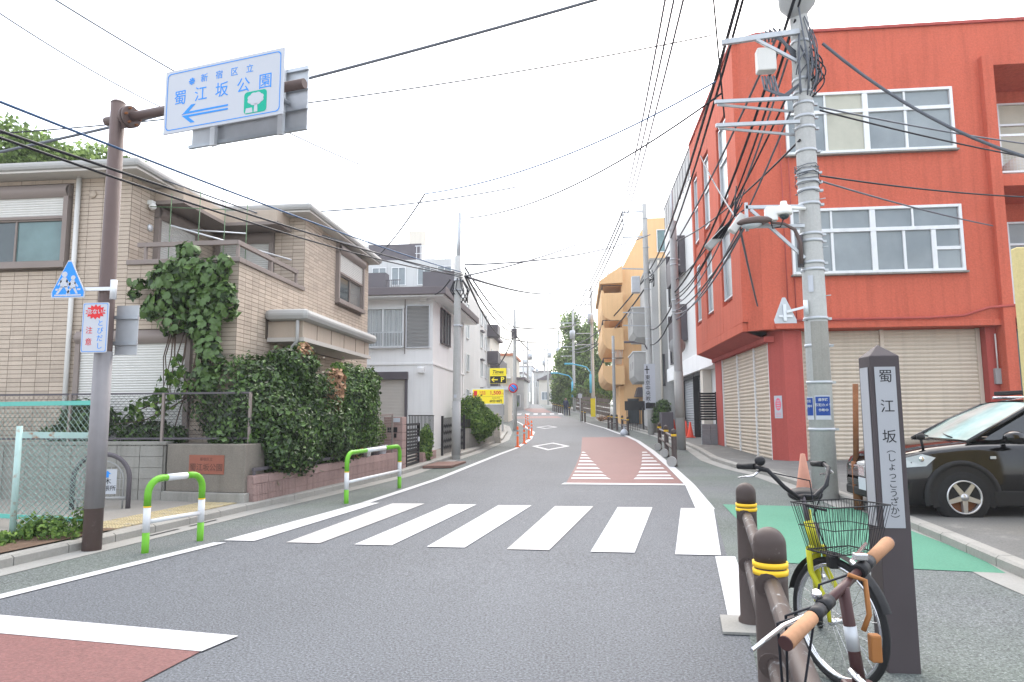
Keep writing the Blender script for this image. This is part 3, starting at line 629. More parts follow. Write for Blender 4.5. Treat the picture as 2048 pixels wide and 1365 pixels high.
for i, ch in enumerate('蜀江坂公園'): text(ch, .18, 'sign_blue', s1, FP(.235+i*.295, 5.085-(.0), .0215), US, (0,0,1), .001)
for i, ch in enumerate('新宿区立'): text(ch, .10, 'sign_blue', s1, FP(.57+i*.21, 5.27, .0215), US, (0,0,1), .001)
mb = MB(); e0 = (.395, 5.265)
for k in range(8):
    a = k*math.pi/4; r0, r1 = .008, .042; c_, s_ = math.cos(a), math.sin(a)
    mb.ext([(e0[0]+r0*c_-.006*s_, e0[1]+r0*s_+.006*c_), (e0[0]+r0*c_+.006*s_, e0[1]+r0*s_-.006*c_), (e0[0]+r1*c_+.010*s_, e0[1]+r1*s_-.010*c_), (e0[0]+r1*c_-.008*s_, e0[1]+r1*s_+.008*c_)], FP, .0215, .0235)
mb.build('ward_emblem', 'sign_blue', s1)
mb = MB(); mb.ext([(.27, 4.885), (.40, 4.99), (.46, 4.99), (.365, 4.912), (.92, 4.912), (.92, 4.893), (.27, 4.889)], FP, .0205, .0235); mb.ext([(.27, 4.875), (.92, 4.868), (.92, 4.85), (.365, 4.85), (.46, 4.775), (.40, 4.775)], FP, .0205, .0235); mb.build('arrow', 'sign_blue', s1)
tq = MB().ext(rrect(1.14, 1.44, 4.755, 5.005, .04), FP, .0205, .0225).build('park_symbol', 'sign_green', s1)
mb = MB(); cr = []
for k in range(40): a = 2*math.pi*k/40; r_ = .088+.012*abs(math.sin(a*4)); cr.append((1.295+r_*1.12*math.cos(a), 4.915+r_*.75*math.sin(a)))
mb.ext(cr, FP, .0225, .0245); mb.ext([(1.275, 4.765), (1.325, 4.765), (1.318, 4.86), (1.282, 4.86)], FP, .0225, .0245); mb.ext([(1.16, 4.765), (1.26, 4.765), (1.25, 4.82), (1.17, 4.82)], FP, .0225, .0245); mb.build('tree_emblem', 'sign_white', tq)
s2 = thing('sign_seen_from_behind', 'grey ribbed back of an overhead sign facing the other way', 'sign', aO+US*1.5-NS*.3)
FQ0 = frame(aO+US*.78-NS*.36-V((0,0,4.94)), US, NS)
FQ = lambda u, v, d=0.: FQ0(u*.965, v-.09, d)
MB().fbox(FQ, 0, 1.66, 4.70, 5.42, -.01, .01).build('panel', 'galv', s2)
for v in (4.71, 4.95, 5.18, 5.405): MB().fbox(FQ, -.02, 1.68, v-.02, v+.02, .01, .045).build('rib', 'steel', s2)
for u in (.35, 1.32): MB().fbox(FQ, u, u+.07, 4.66, 5.44, .045, .09).build('mounting_bar', 'alu', s2)
mb = MB(); [mb.tube([aO+US*u+NS*.12, aO+US*u-NS*.33], .025, 8) for u in (1.2, 2.15)]; mb.build('bracket', 'galv', sp)

t3 = thing('school_crossing_sign', 'blue triangular crossing sign with two white walking figures', 'sign', (-5.71, 7.05, 2.8))
FT = frame((-5.71, 7.06, 0), XP, YN)
tri = [(-.20, 2.80), (.20, 2.80), (.205, 2.86), (.02, 3.23), (-.02, 3.23), (-.205, 2.86)]
MB().ext(tri, FT, 0, .008).build('plate', 'sign_white', t3)
MB().ext([(u*.93, 2.99+(v-2.99)*.93) for u, v in tri], FT, .008, .010).build('blue_field', 'sign_blue', t3)
def blob(mb, pts, F, d0, d1): mb.ext(pts, F, d0, d1)
mb = MB()
def figure(cx, cy, s_, F, d):
    def T(pts): mb.ext([(cx+u*s_, cy+v*s_) for u, v in pts], F, d, d+.002)
    T([(.035*math.cos(a*.5236), .235+.035*math.sin(a*.5236)) for a in range(12)])
    T([(-.045, .08), (.04, .08), (.045, .16), (.02, .20), (-.03, .20), (-.055, .15)])
    T([(-.045, .09), (-.10, .0), (-.075, -.005), (-.005, .085)]); T([(.0, .09), (.055, .0), (.085, .0), (.04, .09)])
    T([(.03, .18), (.085, .11), (.075, .095), (.02, .15)]); T([(-.045, .18), (-.085, .11), (-.075, .10), (-.03, .15)])
figure(-.05, 2.845, .95, FT, .010); figure(.055, 2.845, .78, FT, .010); mb.ext([(-.16, 2.822), (.16, 2.822), (.16, 2.838), (-.16, 2.838)], FT, .010, .012)
mb.ext([(-.15, 2.885), (-.11, 2.885), (-.11, 2.905), (-.15, 2.905)], FT, .010, .012); mb.ext([(.11, 2.885), (.15, 2.885), (.15, 2.905), (.11, 2.905)], FT, .010, .012)
mb.build('pictogram', 'sign_white', t3)
mb = MB(); mb.beam((-5.6, 7.08, 2.9), (-5.2, 7.1, 2.90), .03, .04); mb.tube([(-5.2, 7.1, 2.78), (-5.2, 7.1, 3.0)], .035, 10); mb.build('bracket', 'alu', t3)
t4 = thing('caution_sign', 'white caution sign with red burst and blue border on the brown pole', 'sign', (-5.35, 7.0, 2.2))
FC = frame((-5.35, 7.045, 0), XP, YN)
MB().ext(rrect(-.155, .155, 2.175, 2.735, .02), FC, 0, .008).build('plate', 'sign_white', t4)
mb = MB(); outline(mb, FC, rrect(-.145, .145, 2.185, 2.725, .018), .006, 0, .0095); mb.build('border', 'sign_blue', t4)
mb = MB(); mb.ext([((.125 if k % 2 else .095)*math.cos(k*math.pi/14), 2.63+(.085 if k % 2 else .06)*math.sin(k*math.pi/14)) for k in range(28)], FC, .0085, .0105); bu = mb.build('red_burst', 'sign_red', t4)
text('危ない!', .062, 'sign_white', bu, FC(0, 2.63, .0115), XP, (.12,0,1), .0008, bold=.001)
for i, ch in enumerate('とびだし'): text(ch, .078, 'sign_blue', t4, FC(.065, 2.50-i*.085, .0095), XP, (0,0,1))
for i, ch in enumerate('注意'): text(ch, .085, 'sign_red', t4, FC(-.065, 2.42-i*.13, .0095), XP, (0,0,1))
t5 = thing('plate_seen_from_behind', 'grey back of a small sign behind the caution sign', 'sign', (-5.12, 7.3, 2.2))
MB().box(-5.29, -5.02, 7.30, 7.31, 2.17, 2.74).build('plate', 'galv', t5)
for z in (2.3, 2.6): MB().box(-5.30, -5.01, 7.27, 7.30, z-.02, z+.02).build('rib', 'steel', t5)

# ---------------------------------------------------------------- green and white guard pipes
def guard(label, a, b, h):
    a, b = V((a[0], a[1], g(a[1]))), V((b[0], b[1], g(b[1]))); L = (b-a).length; u = (b-a).normalized(); z = V((0,0,1)); r_ = min(.16, L*.3); k = 6
    t = thing('guard_pipe', label, 'guard rail', (a+b)/2, 'green and white guard pipes')
    for p_, s_ in ((a, 1), (b, -1)):
        MB().tube([p_-z*.1, p_+z*h*.28], .038, 14).build('leg_foot', 'guard_green', t); MB().tube([p_+z*h*.28, p_+z*h*.62], .038, 14).build('leg_band', 'guard_white', t)
        MB().tube([p_+z*h*.618, p_+z*h*.635], .0395, 14).build('ring', 'yellow_band', t)
        arc = [p_+z*h*.635]+[p_+z*(h-r_+r_*math.sin(i*math.pi/2/k))+u*s_*(r_-r_*math.cos(i*math.pi/2/k)) for i in range(k+1)]+[p_+z*h+u*s_*max(r_, L*.32)]
        MB().tube(arc, .038, 14).build('bend', 'guard_green', t)
    MB().tube([a+z*h+u*L*.318, b+z*h-u*L*.318], .0381, 14).build('top_band', 'guard_white', t); MB().tube([a+z*h*.42, b+z*h*.42], .024, 12).build('crossbar', 'guard_white', t)
guard('short green and white guard pipe beside the brown sign pole', (-4.67, 7.11), (-4.46, 7.82), .78)
guard('longer green and white guard pipe in front of the pink wall', (-3.83, 11.08), (-3.52, 13.25), .82)

# ---------------------------------------------------------------- tactile paving, soil strip, drain
pav = MB().box(0, .29, 0, .29, 0, .012); 
for k in range(6):
    for j in range(6): pav.lathe([(.016, .012), (.012, .017), (0, .018)], (.03+k*.046, .03+j*.046, 0), 6)
tp = thing('tactile_paving', 'strip of worn yellow tactile tiles on the pavement', 'tactile paving', (-6.0, 9, .1)); tp['kind'] = 'structure'
t0 = pav.build('tile', 'tactile', tp, local=True); t0.location = V((lk(8)-.85, 8.0, g(8)+.102))-OFF[tp]; t0.rotation_euler.z = -.13
for i in range(8):
    for j in range(2):
        if i or j: y = 8.0+i*.30; inst(t0, tp, (lk(y)-.85+j*.30, y-j*.039, g(y)+.102), rz=-.13)
mb = MB(); strip(mb, 4.5, 7.9, lambda y: lk(y)-.95, lambda y: lk(y)-.17, .125, .3, 4); struct('soil_strip', mb, 'soil')
for y0_, y1_ in ((8.05, 8.55), (8.75, 9.3)):
    dr = MB(); strip(dr, y0_, y1_, lambda y: lk(y)+.10, lambda y: lk(y)+.14, .014, .3); onroad('drain_slot', dr, 'sign_black')
# ---------------------------------------------------------------- plants on the left
def plant(name, label, cat, blobs, n, size, m, stems=(), stem_r=.02, group=None, part='foliage', inner=.5):
    bz = min(b[2]-b[5] for b in blobs); t = thing(name, label, cat, (blobs[0][0], blobs[0][1], max(0, bz)), group)
    mb = MB(); leafset(mb, blobpts(blobs, n, inner), size); o = mb.build(part, m, t); o['kind'] = 'stuff'
    for s_ in stems: MB().tube(s_, [stem_r*(1-.6*i/(len(s_)-1)) for i in range(len(s_))], 7).build('trunk', 'bark', t)
    return t
plant('hedge_bush', 'large dense dark evergreen hedge bush overflowing the pinkish wall', 'bush',
      [(-5.75, 11.6, 1.75, .72, .7, .75), (-5.45, 11.35, 1.25, .72, .6, .75), (-5.15, 11.6, .95, .5, .65, .5), (-5.5, 12.4, 2.1, .62, .8, .62), (-5.1, 12.5, 1.3, .55, .9, .8), (-4.95, 13.3, 1.05, .42, .7, .6), (-6.05, 11.25, 1.25, .5, .38, .42), (-5.75, 11.1, 1.15, .5, .45, .5), (-5.25, 12.1, 2.35, .45, .5, .35), (-5.0, 11.15, .85, .3, .4, .35)], 42000, .066, 'leaf',
      [[(-5.6, 11.9, .2), (-5.65, 11.9, 1.0), (-5.5, 12.0, 2.0)], [(-5.4, 12.5, .2), (-5.35, 12.5, 1.4)]], .05)
plant('maple_bush', 'lighter green feathery bush under the entrance canopy', 'bush', [(-5.0, 14.35, 2.05, .5, .75, .55), (-4.85, 14.1, 1.45, .48, .8, .65), (-4.8, 15.0, 2.1, .4, .6, .5), (-4.85, 14.6, .95, .4, .7, .45)], 20000, .06, 'leaf_vine', [[(-5.1, 14.4, .2), (-5.05, 14.4, 1.2), (-4.95, 14.5, 2.0)]], .04)
plant('dry_hydrangea', 'faded brown and pink dried blossoms between the two green bushes', 'dry flowers', [(-4.85, 13.25, 2.0, .16, .3, .35), (-4.82, 13.0, 1.75, .12, .2, .25), (-5.05, 12.2, 2.62, .10, .22, .18)], 900, .085, 'leaf_dry')
plant('bright_sprigs', 'bright yellow-green sprigs rising above the hedge', 'sprigs', [(-5.2, 12.45, 2.70, .10, .12, .16), (-4.95, 13.6, 2.42, .12, .2, .16), (-4.9, 14.0, 2.2, .1, .2, .12)], 420, .08, 'leaf_light')
# vine: single large leaves with a mass behind
vt = thing('climbing_vine', 'climbing vine with large leaves covering the balcony wall', 'vine', (-6.8, 11.2, .4))
vb = [(-6.85, 11.15, 4.0, .42, .22, .30), (-6.4, 11.15, 3.95, .34, .22, .26), (-7.2, 11.15, 3.9, .30, .18, .2), (-7.15, 11.15, 3.5, .38, .18, .26), (-6.35, 11.15, 3.5, .34, .2, .34), (-6.75, 11.15, 3.55, .3, .2, .3), (-6.45, 11.15, 3.05, .30, .18, .34), (-6.8, 11.15, 4.36, .2, .16, .14), (-6.3, 11.1, 2.55, .22, .18, .4), (-7.62, 11.2, 3.82, .22, .10, .10), (-7.8, 11.2, 3.62, .12, .08, .08), (-6.02, 11.1, 3.45, .14, .18, .3), (-6.95, 11.12, 3.1, .22, .14, .2), (-6.35, 11.1, 2.05, .2, .16, .3), (-7.5, 11.15, 3.3, .16, .1, .14), (-6.1, 11.1, 4.15, .12, .1, .12)]
mb = MB(); leafset(mb, blobpts(vb, 2000, .5), .12); o = mb.build('inner_leaves', 'leaf_vine', vt); o['kind'] = 'stuff'
lm = MB(); lobes = [(0, -.5), (.28, -.42), (.48, -.1), (.30, .05), (.33, .30), (.10, .28), (0, .55), (-.10, .28), (-.33, .30), (-.30, .05), (-.48, -.1), (-.28, -.42)]
lm.add([(0, 0, .04)]+[(u, v, -.07*abs(u)*2) for u, v in lobes], [(0, i+1, (i+1) % 12+1) for i in range(12)]); lf0 = lm.build('leaf', 'leaf_vine', vt, local=True)
fp = blobpts(vb, 1500, .9); fp = [q for q in fp if q[1].y < .05]; rnd.shuffle(fp); fp = fp[:299]
def place_leaf(o, p_, nrm, s_):
    nrm = (V(nrm)+V((0, -.6, .35))+V((rnd.gauss(0,1), rnd.gauss(0,1), rnd.gauss(0,1)))*.3).normalized(); q = nrm.to_track_quat('Z', 'Y'); o.rotation_mode = 'QUATERNION'
    from mathutils import Quaternion
    o.rotation_quaternion = q @ Quaternion((0,0,1), rnd.uniform(2.2, 4.0)); o.location = V(p_)-OFF[vt]; o.scale = (s_, s_, s_)
for i, (p_, nrm) in enumerate(fp):
    o = lf0 if i == 0 else inst(lf0, vt, p_); place_leaf(o, p_+V((0,-.05,0)), nrm, rnd.uniform(.10, .19))
for k in range(16):
    x = rnd.uniform(-7.1, -6.2); MB().tube([(x, 11.2, rnd.uniform(3.0, 3.6)), (x+rnd.uniform(-.15, .15), 11.1, 2.5), (x+rnd.uniform(-.25, .25), 11.05, rnd.uniform(1.3, 1.9))], [.014, .01, .005], 5).build('stem', 'bark', vt)
for a in ([(-6.5, 11.1, 1.9), (-6.9, 10.95, 1.6), (-7.3, 10.85, 1.4), (-7.75, 10.8, 1.35)], [(-6.6, 11.1, 1.8), (-7.0, 10.95, 1.75), (-7.5, 10.9, 1.55)], [(-6.5, 11.05, 2.4), (-6.7, 11.0, 1.7), (-6.8, 10.95, 1.2)]): MB().tube(a, [.016, .012, .009, .006][:len(a)], 5).build('stem', 'bark', vt)
plant('vine_tendrils', 'sparse trailing vine tendrils with yellowing leaves above the block wall', 'vine', [(-7.2, 10.9, 1.65, .4, .1, .22), (-6.9, 10.95, 1.95, .3, .1, .25), (-7.5, 10.85, 1.45, .25, .08, .12), (-6.85, 11.0, 2.25, .2, .1, .2)], 170, .11, 'leaf_light')
plant('conifer_shrub', 'bluish dark conifer shrub behind the fences', 'shrub', [(-8.35, 10.95, 1.45, .45, .2, .32), (-8.5, 10.95, 1.2, .6, .2, .22)], 2600, .07, 'leaf')
plant('low_shrub', 'low dark shrub behind the netted fence', 'shrub', [(-7.35, 10.95, 1.2, .5, .18, .2), (-6.9, 10.95, 1.15, .3, .15, .14)], 1800, .065, 'leaf')
plant('weeds', 'weeds and ground ivy growing at the fence foot', 'weeds', [(-5.95, 7.25, .2, .35, .18, .12), (-6.3, 6.9, .17, .3, .25, .10), (-5.72, 7.6, .25, .1, .15, .25), (-6.2, 7.5, .22, .3, .25, .12)], 1500, .05, 'leaf_light')
for i, (x, y) in enumerate(((-4.74, 14.3), (-4.68, 14.75), (-4.62, 15.2), (-4.58, 15.6))):
    t = thing('flower_pot', ['terracotta pot under the maple bush', 'pale pot behind the wire fence', 'small dark pot behind the wire fence', 'white pot beside the gate pillar'][i], 'flower pot', (x, y, .55)); MB().lathe([(.09, 0), (.13, .24), (.14, .24), (.14, .28), (.11, .28), (.10, .24), (0, .22)], (x, y, .52), 16).build('pot', ['terracotta', 'shutter_white', 'dark_panel', 'sign_white'][i], t)
plant('potted_plants', 'yellow-green potted plants behind the wire mesh fence', 'plants', [(-4.75, 14.9, 1.05, .22, .35, .3), (-4.68, 15.5, 1.1, .2, .35, .35), (-4.72, 15.2, .9, .2, .4, .25)], 3200, .06, 'leaf_light')
plant('garden_tree', 'leafy tree rising behind the tan house roof', 'tree', [(-16.2, 16.8, 8.9, 1.4, 1.3, .9), (-14.8, 17, 8.6, 1.2, 1.3, .6), (-13.4, 17.3, 8.5, .8, 1.0, .4), (-12.6, 17.4, 8.45, .5, .7, .25)], 9000, .11, 'leaf_tree', [[(-15.4, 19.9, 0), (-15.4, 19.3, 5), (-15.2, 17.6, 8.6)]], .16, inner=.25)
plant('front_yard_shrub', 'young leafy shrub beside the louvred gate', 'shrub', [(-4.28, 18.85, .75, .2, .3, .45), (-4.25, 18.7, .5, .2, .25, .3)], 2400, .055, 'leaf_light', [[(-4.28, 18.8, .2), (-4.28, 18.8, .9)]])
# ---------------------------------------------------------------- white house
wh = thing('white_house', 'white rendered two-storey house with brown flat roof and louvred shutter', 'house', (-8, 26, .2))
MB().box(-12, -5.0, 23.0, 29.4, .1, 5.56).build('wall', 'white_wall', wh)
MB().box(-12.5, -4.42, 22.3, 30.0, 5.56, 5.82).build('roof', 'roof_brown', wh, bevel=.01); MB().box(-12.4, -4.5, 22.4, 29.9, 5.50, 5.558).build('soffit', 'white_wall', wh)
m_ = MB(); m_.box(-12, -4.965, 22.965, 29.42, 3.22, 3.30); m_.build('moulding', 'white_wall', wh, bevel=.008); m_ = MB(); m_.box(-5.03, -4.97, 22.96, 23.02, .2, 3.2); m_.build('corner_trim', 'white_wall', wh)
FW = frame((-8, 23.0, 0), XP, YN); FWS = frame((-5.0, 23, 0), (0,1,0), XP)
def curtain(parent, F, u0, u1, v0, v1, d=-.015):
    mb = MB(); n = int((u1-u0)/.05); P = [(u0+(u1-u0)*i/n, d+.012*math.sin(i*1.9)+.006*math.sin(i*.7)) for i in range(n+1)]
    for (a, da), (b, db) in zip(P, P[1:]): mb.add([F(a, v0, da), F(b, v0, db), F(b, v1, db), F(a, v1, da)], [(0,1,2,3)], True)
    return mb.build('curtain', 'curtain', parent)
w_ = pane_window(wh, FW, .55, 1.95, 3.88, 5.17, 2, None, 'alu_white', 'glass_clear', depth=.06, d=.03); curtain(w_, FW, .57, 1.93, 3.9, 5.15, .01)
mb = MB(); [mb.fbox(FW, .5+k*.1, .515+k*.1, 3.80, 4.35, .14, .155) for k in range(15)]; mb.fbox(FW, .5, 1.98, 4.33, 4.36, .135, .16); mb.fbox(FW, .5, 1.98, 3.80, 3.83, .135, .16); mb.build('window_guard', 'alu', wh)
def louvre(parent, F, u0, u1, v0, v1, n, m, d=.04, fr='alu'):
    mb = MB(); t = .035
    mb.fbox(F, u0, u0+t, v0, v1, 0, d+.03); mb.fbox(F, u1-t, u1, v0, v1, 0, d+.03); mb.fbox(F, u0+t, u1-t, v0, v0+t, 0, d+.03); mb.fbox(F, u0+t, u1-t, v1-t, v1, 0, d+.03)
    f_ = mb.build('louvred_shutter', fr, parent); mb = MB(); p_ = (v1-v0-2*t)/n
    for i in range(n): v = v0+t+i*p_; mb.add([F(u0+t, v, d), F(u1-t, v, d), F(u1-t, v+p_*.8, .005), F(u0+t, v+p_*.8, .005)], [(0,1,2,3)])
    mb.build('slats', m, f_); return f_
louvre(wh, FW, 2.06, 2.91, 3.80, 5.30, 30, 'pole_grey')
MB().fbox(FW, 2.02, 2.04, 3.6, 5.5, .02, .06).build('bracket_rod', 'tan_trim', wh)
mb = MB(); mb.fbox(FW, .5, 2.16, 2.72, 2.98, 0, .16); mb.fbox(FW, 2.06, 2.14, .3, 2.72, 0, .1); mb.build('shutter_box', 'dark_panel', wh); roller(wh, FW, .55, 2.05, .3, 2.72, .05, 'soffit', .01, .018)
for u, v in ((2.5, 2.94), (2.55, 5.42)):
    mb = MB(); mb.ext([(0, 0), (.3, 0), (.3, .16), (.15, .22), (0, .2)], lambda a, b, d=0, u=u, v=v: FW(u+d, v+b, a*.5), 0, .24); mb.build('vent_hood', 'white_wall', wh, bevel=.01)
pane_window(wh, FWS, 1.95, 2.95, 4.15, 5.35, 2, None, 'dark_panel', 'glass_grey'); louvre(wh, FWS, 1.25, 1.9, 4.1, 5.4, 26, 'pole_grey', fr='dark_panel')
mb = MB(); mb.box(-5.02, -4.98, 29.0, 29.06, .2, 5.5); mb.build('downpipe', 'shutter_white', wh)
# railing, low wall and folding gate of the white house
fr_ = thing('black_railing', 'thin black metal railing in front of the white house', 'railing', (-4.5, 20, .2))
mb = MB(); mb.beam((-4.62, 18.3, 1.48), (-4.62, 21.5, 1.48), .03, .03); mb.beam((-4.62, 18.3, .5), (-4.62, 21.5, .5), .03, .03); mb.build('rails', 'black_metal', fr_)
for k in range(18): MB().box(-4.63, -4.61, 18.35+k*.18, 18.37+k*.18, .5, 1.47).build('bar', 'black_metal', fr_)
lw = thing('low_block_wall', 'low pinkish wall stub between gate and railing', 'wall', (-4.3, 19, .1)); [MB().box(-4.42, -4.2, 18.25+k*.42, 18.66+k*.42, g(19)+j*.17, g(19)+.165+j*.17).build('block', 'pink_block', lw, bevel=.006) for k in range(4) for j in range(2)]
ag = thing('folding_gate', 'black folding accordion gate in front of the white house', 'gate', (-4.1, 22, .2))
A, B = V((-4.18, 20.7, g(20.7)+.08)), V((-4.0, 23.6, g(23.6)+.08)); zz = V((0,0,1))
for t in (0, 1): q = A.lerp(B, t); MB().beam(q, q+zz*1.22, .07, .07).build('post', 'black_metal', ag)
for k in range(1, 22): q = A.lerp(B, k/22); MB().beam(q+zz*.06, q+zz*1.16, .018, .018).build('bar', 'black_metal', ag)
for k in range(11):
    q0, q1 = A.lerp(B, k/11), A.lerp(B, (k+1)/11); mb = MB()
    for z0 in (.15, .6): mb.beam(q0+zz*z0, q1+zz*(z0+.4), .012, .014); mb.beam(q0+zz*(z0+.4), q1+zz*z0, .012, .014)
    mb.build('lattice', 'black_metal', ag)
bl = thing('block_planter_wall', 'grey concrete block planter wall under the round clipped bush', 'wall', (-3.8, 27, .2))
A, B = V((-4.05, 23.9, 0)), V((-3.62, 29.2, 0)); dB = (B-A).normalized(); rz_ = math.atan2(dB.y, dB.x); src = MB().box(0, .39, 0, .12, 0, .18).build('concrete_block', 'concrete_dirty', bl, local=True, bevel=.006); first = True
for i in range(13):
    for j in range(4):
        q = A+dB*(i*.4+(.0 if j % 2 else .0)); pos = V((q.x, q.y, g(q.y)+.06+j*.187))
        if first: src.location = pos-OFF[bl]; src.rotation_euler.z = rz_; first = False
        else: inst(src, bl, pos, rz=rz_)
mb = MB(); [mb.box(-3.72+.02*j, -3.4-.02*j, 29.3, 29.62, g(29.5)+j*.26, g(29.5)+j*.26+.25) for j in range(5)]; mb.build('stone_pillar', 'stone', bl, bevel=.02)
mb = MB(); mb.box(-4.02, -3.98, 24, 29.2, g(26)+.82, g(26)+1.1); mb.build('dark_fence_strip', 'black_metal', bl)
plant('clipped_bush', 'round clipped bright green bush above the grey block planter', 'bush', [(-3.95, 26.0, 1.50, .66, .85, .62), (-3.85, 25.4, 1.2, .5, .5, .45), (-3.75, 27.3, 1.25, .5, .7, .45), (-3.85, 26.1, .95, .45, .6, .4)], 15000, .085, 'leaf_light', [[(-4.0, 26.2, .3), (-3.95, 26.1, 1.2)]])
plate = thing('steel_ramp', 'rusty reddish steel kerb ramp before the louvred gate', 'ramp', (-3.75, 18.2, .1)); MB().prism([(-4.0, 17.3), (-3.3, 17.5), (-3.2, 19.2), (-3.95, 19.0)], g(18)+.012, g(18)+.07).build('plate', 'rust_plate', plate)

# ---------------------------------------------------------------- white apartment block behind
ap = thing('white_apartment_block', 'white mid-rise apartment block with dark balcony panels and roof tank', 'apartment block', (-14, 55, .8))
b_ = MB(); b_.box(-30, -8.5, 48, 65, .5, 10.9); b_.box(-30, -9.4, 49.5, 63, 10.9, 13.2); b_.box(-30, -12.3, 52, 62, 13.2, 15.0)
b_.build('wall', 'apartment_wall', ap)
FA1 = frame((-16, 48, 0), XP, YN); FA2 = frame((-16, 49.5, 0), XP, YN); FA3 = frame((-8.5, 48, 0), (0,1,0), XP)
mb = MB(); mb.fbox(frame((-16, 52, 0), XP, YN), -.5, 3.75, 13.25, 15.05, 0, .15); mb.build('dark_cladding', 'dark_panel', ap)
for u0, u1 in ((.2, 2.3), (5.0, 7.3)): MB().fbox(FA1, u0, u1, 10.2, 11.75, 0, .9).build('balcony_panel', 'dark_panel', ap)
MB().fbox(FA1, -.5, 8.0, 9.75, 9.95, 0, .9).build('balcony_slab', 'white_wall', ap)
for u0, u1 in ((.6, 1.6), (2.1, 3.1), (4.1, 5.0), (5.6, 6.6)): pane_window(ap, FA2, u0, u1, 11.3, 12.6, 2, None, 'alu_white', 'glass_grey')
mb = MB(); [mb.fbox(FA1, 2.0+k*.14, 2.03+k*.14, 9.95, 11.2, .85, .88) for k in range(10)]; mb.fbox(FA1, 2.0, 3.4, 11.17, 11.22, .84, .89); mb.build('balcony_rail', 'dark_panel', ap)
mb = MB(); [mb.fbox(FA2, 3.9+k*.28, 3.93+k*.28, 13.2, 14.3, -.2, -.17) for k in range(10)]; mb.fbox(FA2, 3.8, 6.6, 14.27, 14.32, -.22, -.15); mb.fbox(FA2, 3.8, 6.6, 13.7, 13.74, -.2, -.17); mb.build('roof_rail', 'alu', ap)
mb = MB(); mb.box(-13.8, -12.45, 54, 55.4, 15.2, 16.7); [mb.box(-13.8+a, -13.65+a, 54+c, 54.15+c, 15.0, 15.2) for a in (0, 1.2) for c in (0, 1.2)]; mb.build('water_tank', 'cream_wall', ap, bevel=.03)
mb = MB(); mb.box(-17.3, -16.2, 54, 55, 13.2, 17.0); mb.build('roof_tower', 'white_tile', ap)
for i, u in enumerate((3.0, 10.6, 13.2)):
    for v in (2.2, 4.9, 7.4, 9.4 if i else 8.8): pane_window(ap, FA3, u, u+1.1, v, v+1.25, 1, None, 'alu_white', 'glass_grey')
for v in (3.9, 6.4, 8.9):
    MB().fbox(FA3, 15.0, 17.0, v, v+1.1, 0, 1.0).build('balcony_panel', 'dark_panel', ap, bevel=.02); MB().fbox(FA3, 10.4, 11.9, v-.1, v+.02, 0, .25).build('window_ledge', 'dark_panel', ap)
for z in (3.2, 5.6, 8.1): MB().fbox(frame((-10.3, 48, 0), XP, YN), 1.0, 1.6, z, z+1.0, 0, .12).build('window', 'glass_grey', ap)
ap2 = thing('cream_apartment_block', 'cream apartment block end beyond the white one', 'apartment block', (-12, 70, 1.5)); MB().box(-18, -8.9, 67, 76, 1, 9.6).build('wall', 'cream_wall', ap2); MB().box(-18.4, -8.5, 66.6, 76.4, 9.6, 9.9).build('roof', 'roof_brown', ap2)
for z in (3.4, 6.1): MB().box(-8.9, -7.9, 68, 75, z, z+1.1).build('balcony', 'dark_panel', ap2); MB().box(-8.9, -8.87, 69, 73, z+1.2, z+2.2).build('window', 'glass_grey', ap2)

# ---------------------------------------------------------------- car park signs
ps = thing('parking_sign', 'yellow parking sign with black arrow panel on a grey post', 'sign', (-5.0, 40.2, g(40)))
mb = MB(); mb.box(-5.42, -5.26, 40.2, 40.3, g(40), 4.35); mb.build('post', 'pole_grey', ps)
FY = frame((-4.77, 40.1, 0), XP, YN); MB().fbox(FY, -.49, .49, 3.37, 4.27, -.08, 0).build('box', 'sign_yellow', ps, bevel=.01); MB().fbox(FY, -.475, .475, 3.385, 3.80, 0, .01).build('arrow_panel', 'sign_black', ps)
text('Times', .27, 'sign_black', ps, FY(0, 4.05, .003), XP, (.25,0,1), .002, bold=.006); MB().fbox(FY, -.36, .36, 3.91, 3.925, .0, .006).build('underline', 'sign_black', ps)
text('P', .40, 'sign_yellow', ps, FY(.26, 3.59, .013), XP, (0,0,1), .002, bold=.012)
MB().ext([(-.40, 3.59), (-.26, 3.72), (-.20, 3.72), (-.30, 3.62), (-.02, 3.62), (-.02, 3.56), (-.30, 3.56), (-.20, 3.46), (-.26, 3.46)], FY, .011, .015).build('arrow', 'sign_yellow', ps)
pb = thing('parking_tariff_board', 'wide yellow parking price board with red numerals', 'sign', (-5.3, 39.6, g(40)))
FZ = frame((-5.29, 39.5, 0), XP, YN); MB().fbox(FZ, -.96, .96, 2.12, 3.06, -.06, 0).build('frame', 'alu', pb); MB().fbox(FZ, -.90, .92, 2.17, 3.0, 0, .01).build('panel', 'sign_yellow', pb)
text('1,500', .30, 'sign_red', pb, FZ(.43, 2.79, .012), XP, (0,0,1), .002, bold=.008); text('円', .13, 'sign_red', pb, FZ(.86, 2.73, .012), XP, (0,0,1), .002)
text('駐車後\n24時間', .12, 'sign_red', pb, FZ(-.32, 2.78, .012), XP, (0,0,1), .002); text('60分100円', .19, 'sign_black', pb, FZ(.46, 2.31, .012), XP, (0,0,1), .002, sx=.85, bold=.005); text('22:00-8:00', .11, 'sign_black', pb, FZ(.46, 2.50, .012), XP, (0,0,1), .002)
MB().fbox(FZ, -.84, -.64, 2.6, 2.92, .01, .014).build('pictogram', 'sign_red', pb); MB().fbox(FZ, -.88, .90, 2.575, 2.585, .01, .013).build('rule', 'sign_black', pb)
mb = MB(); mb.box(-6.1, -6.0, 39.5, 39.6, g(40), 2.2); mb.box(-4.5, -4.4, 39.5, 39.6, g(40), 2.2); mb.box(-6.2, -4.35, 39.56, 39.6, 1.5, 2.1); mb.build('legs', 'pole_grey', pb)
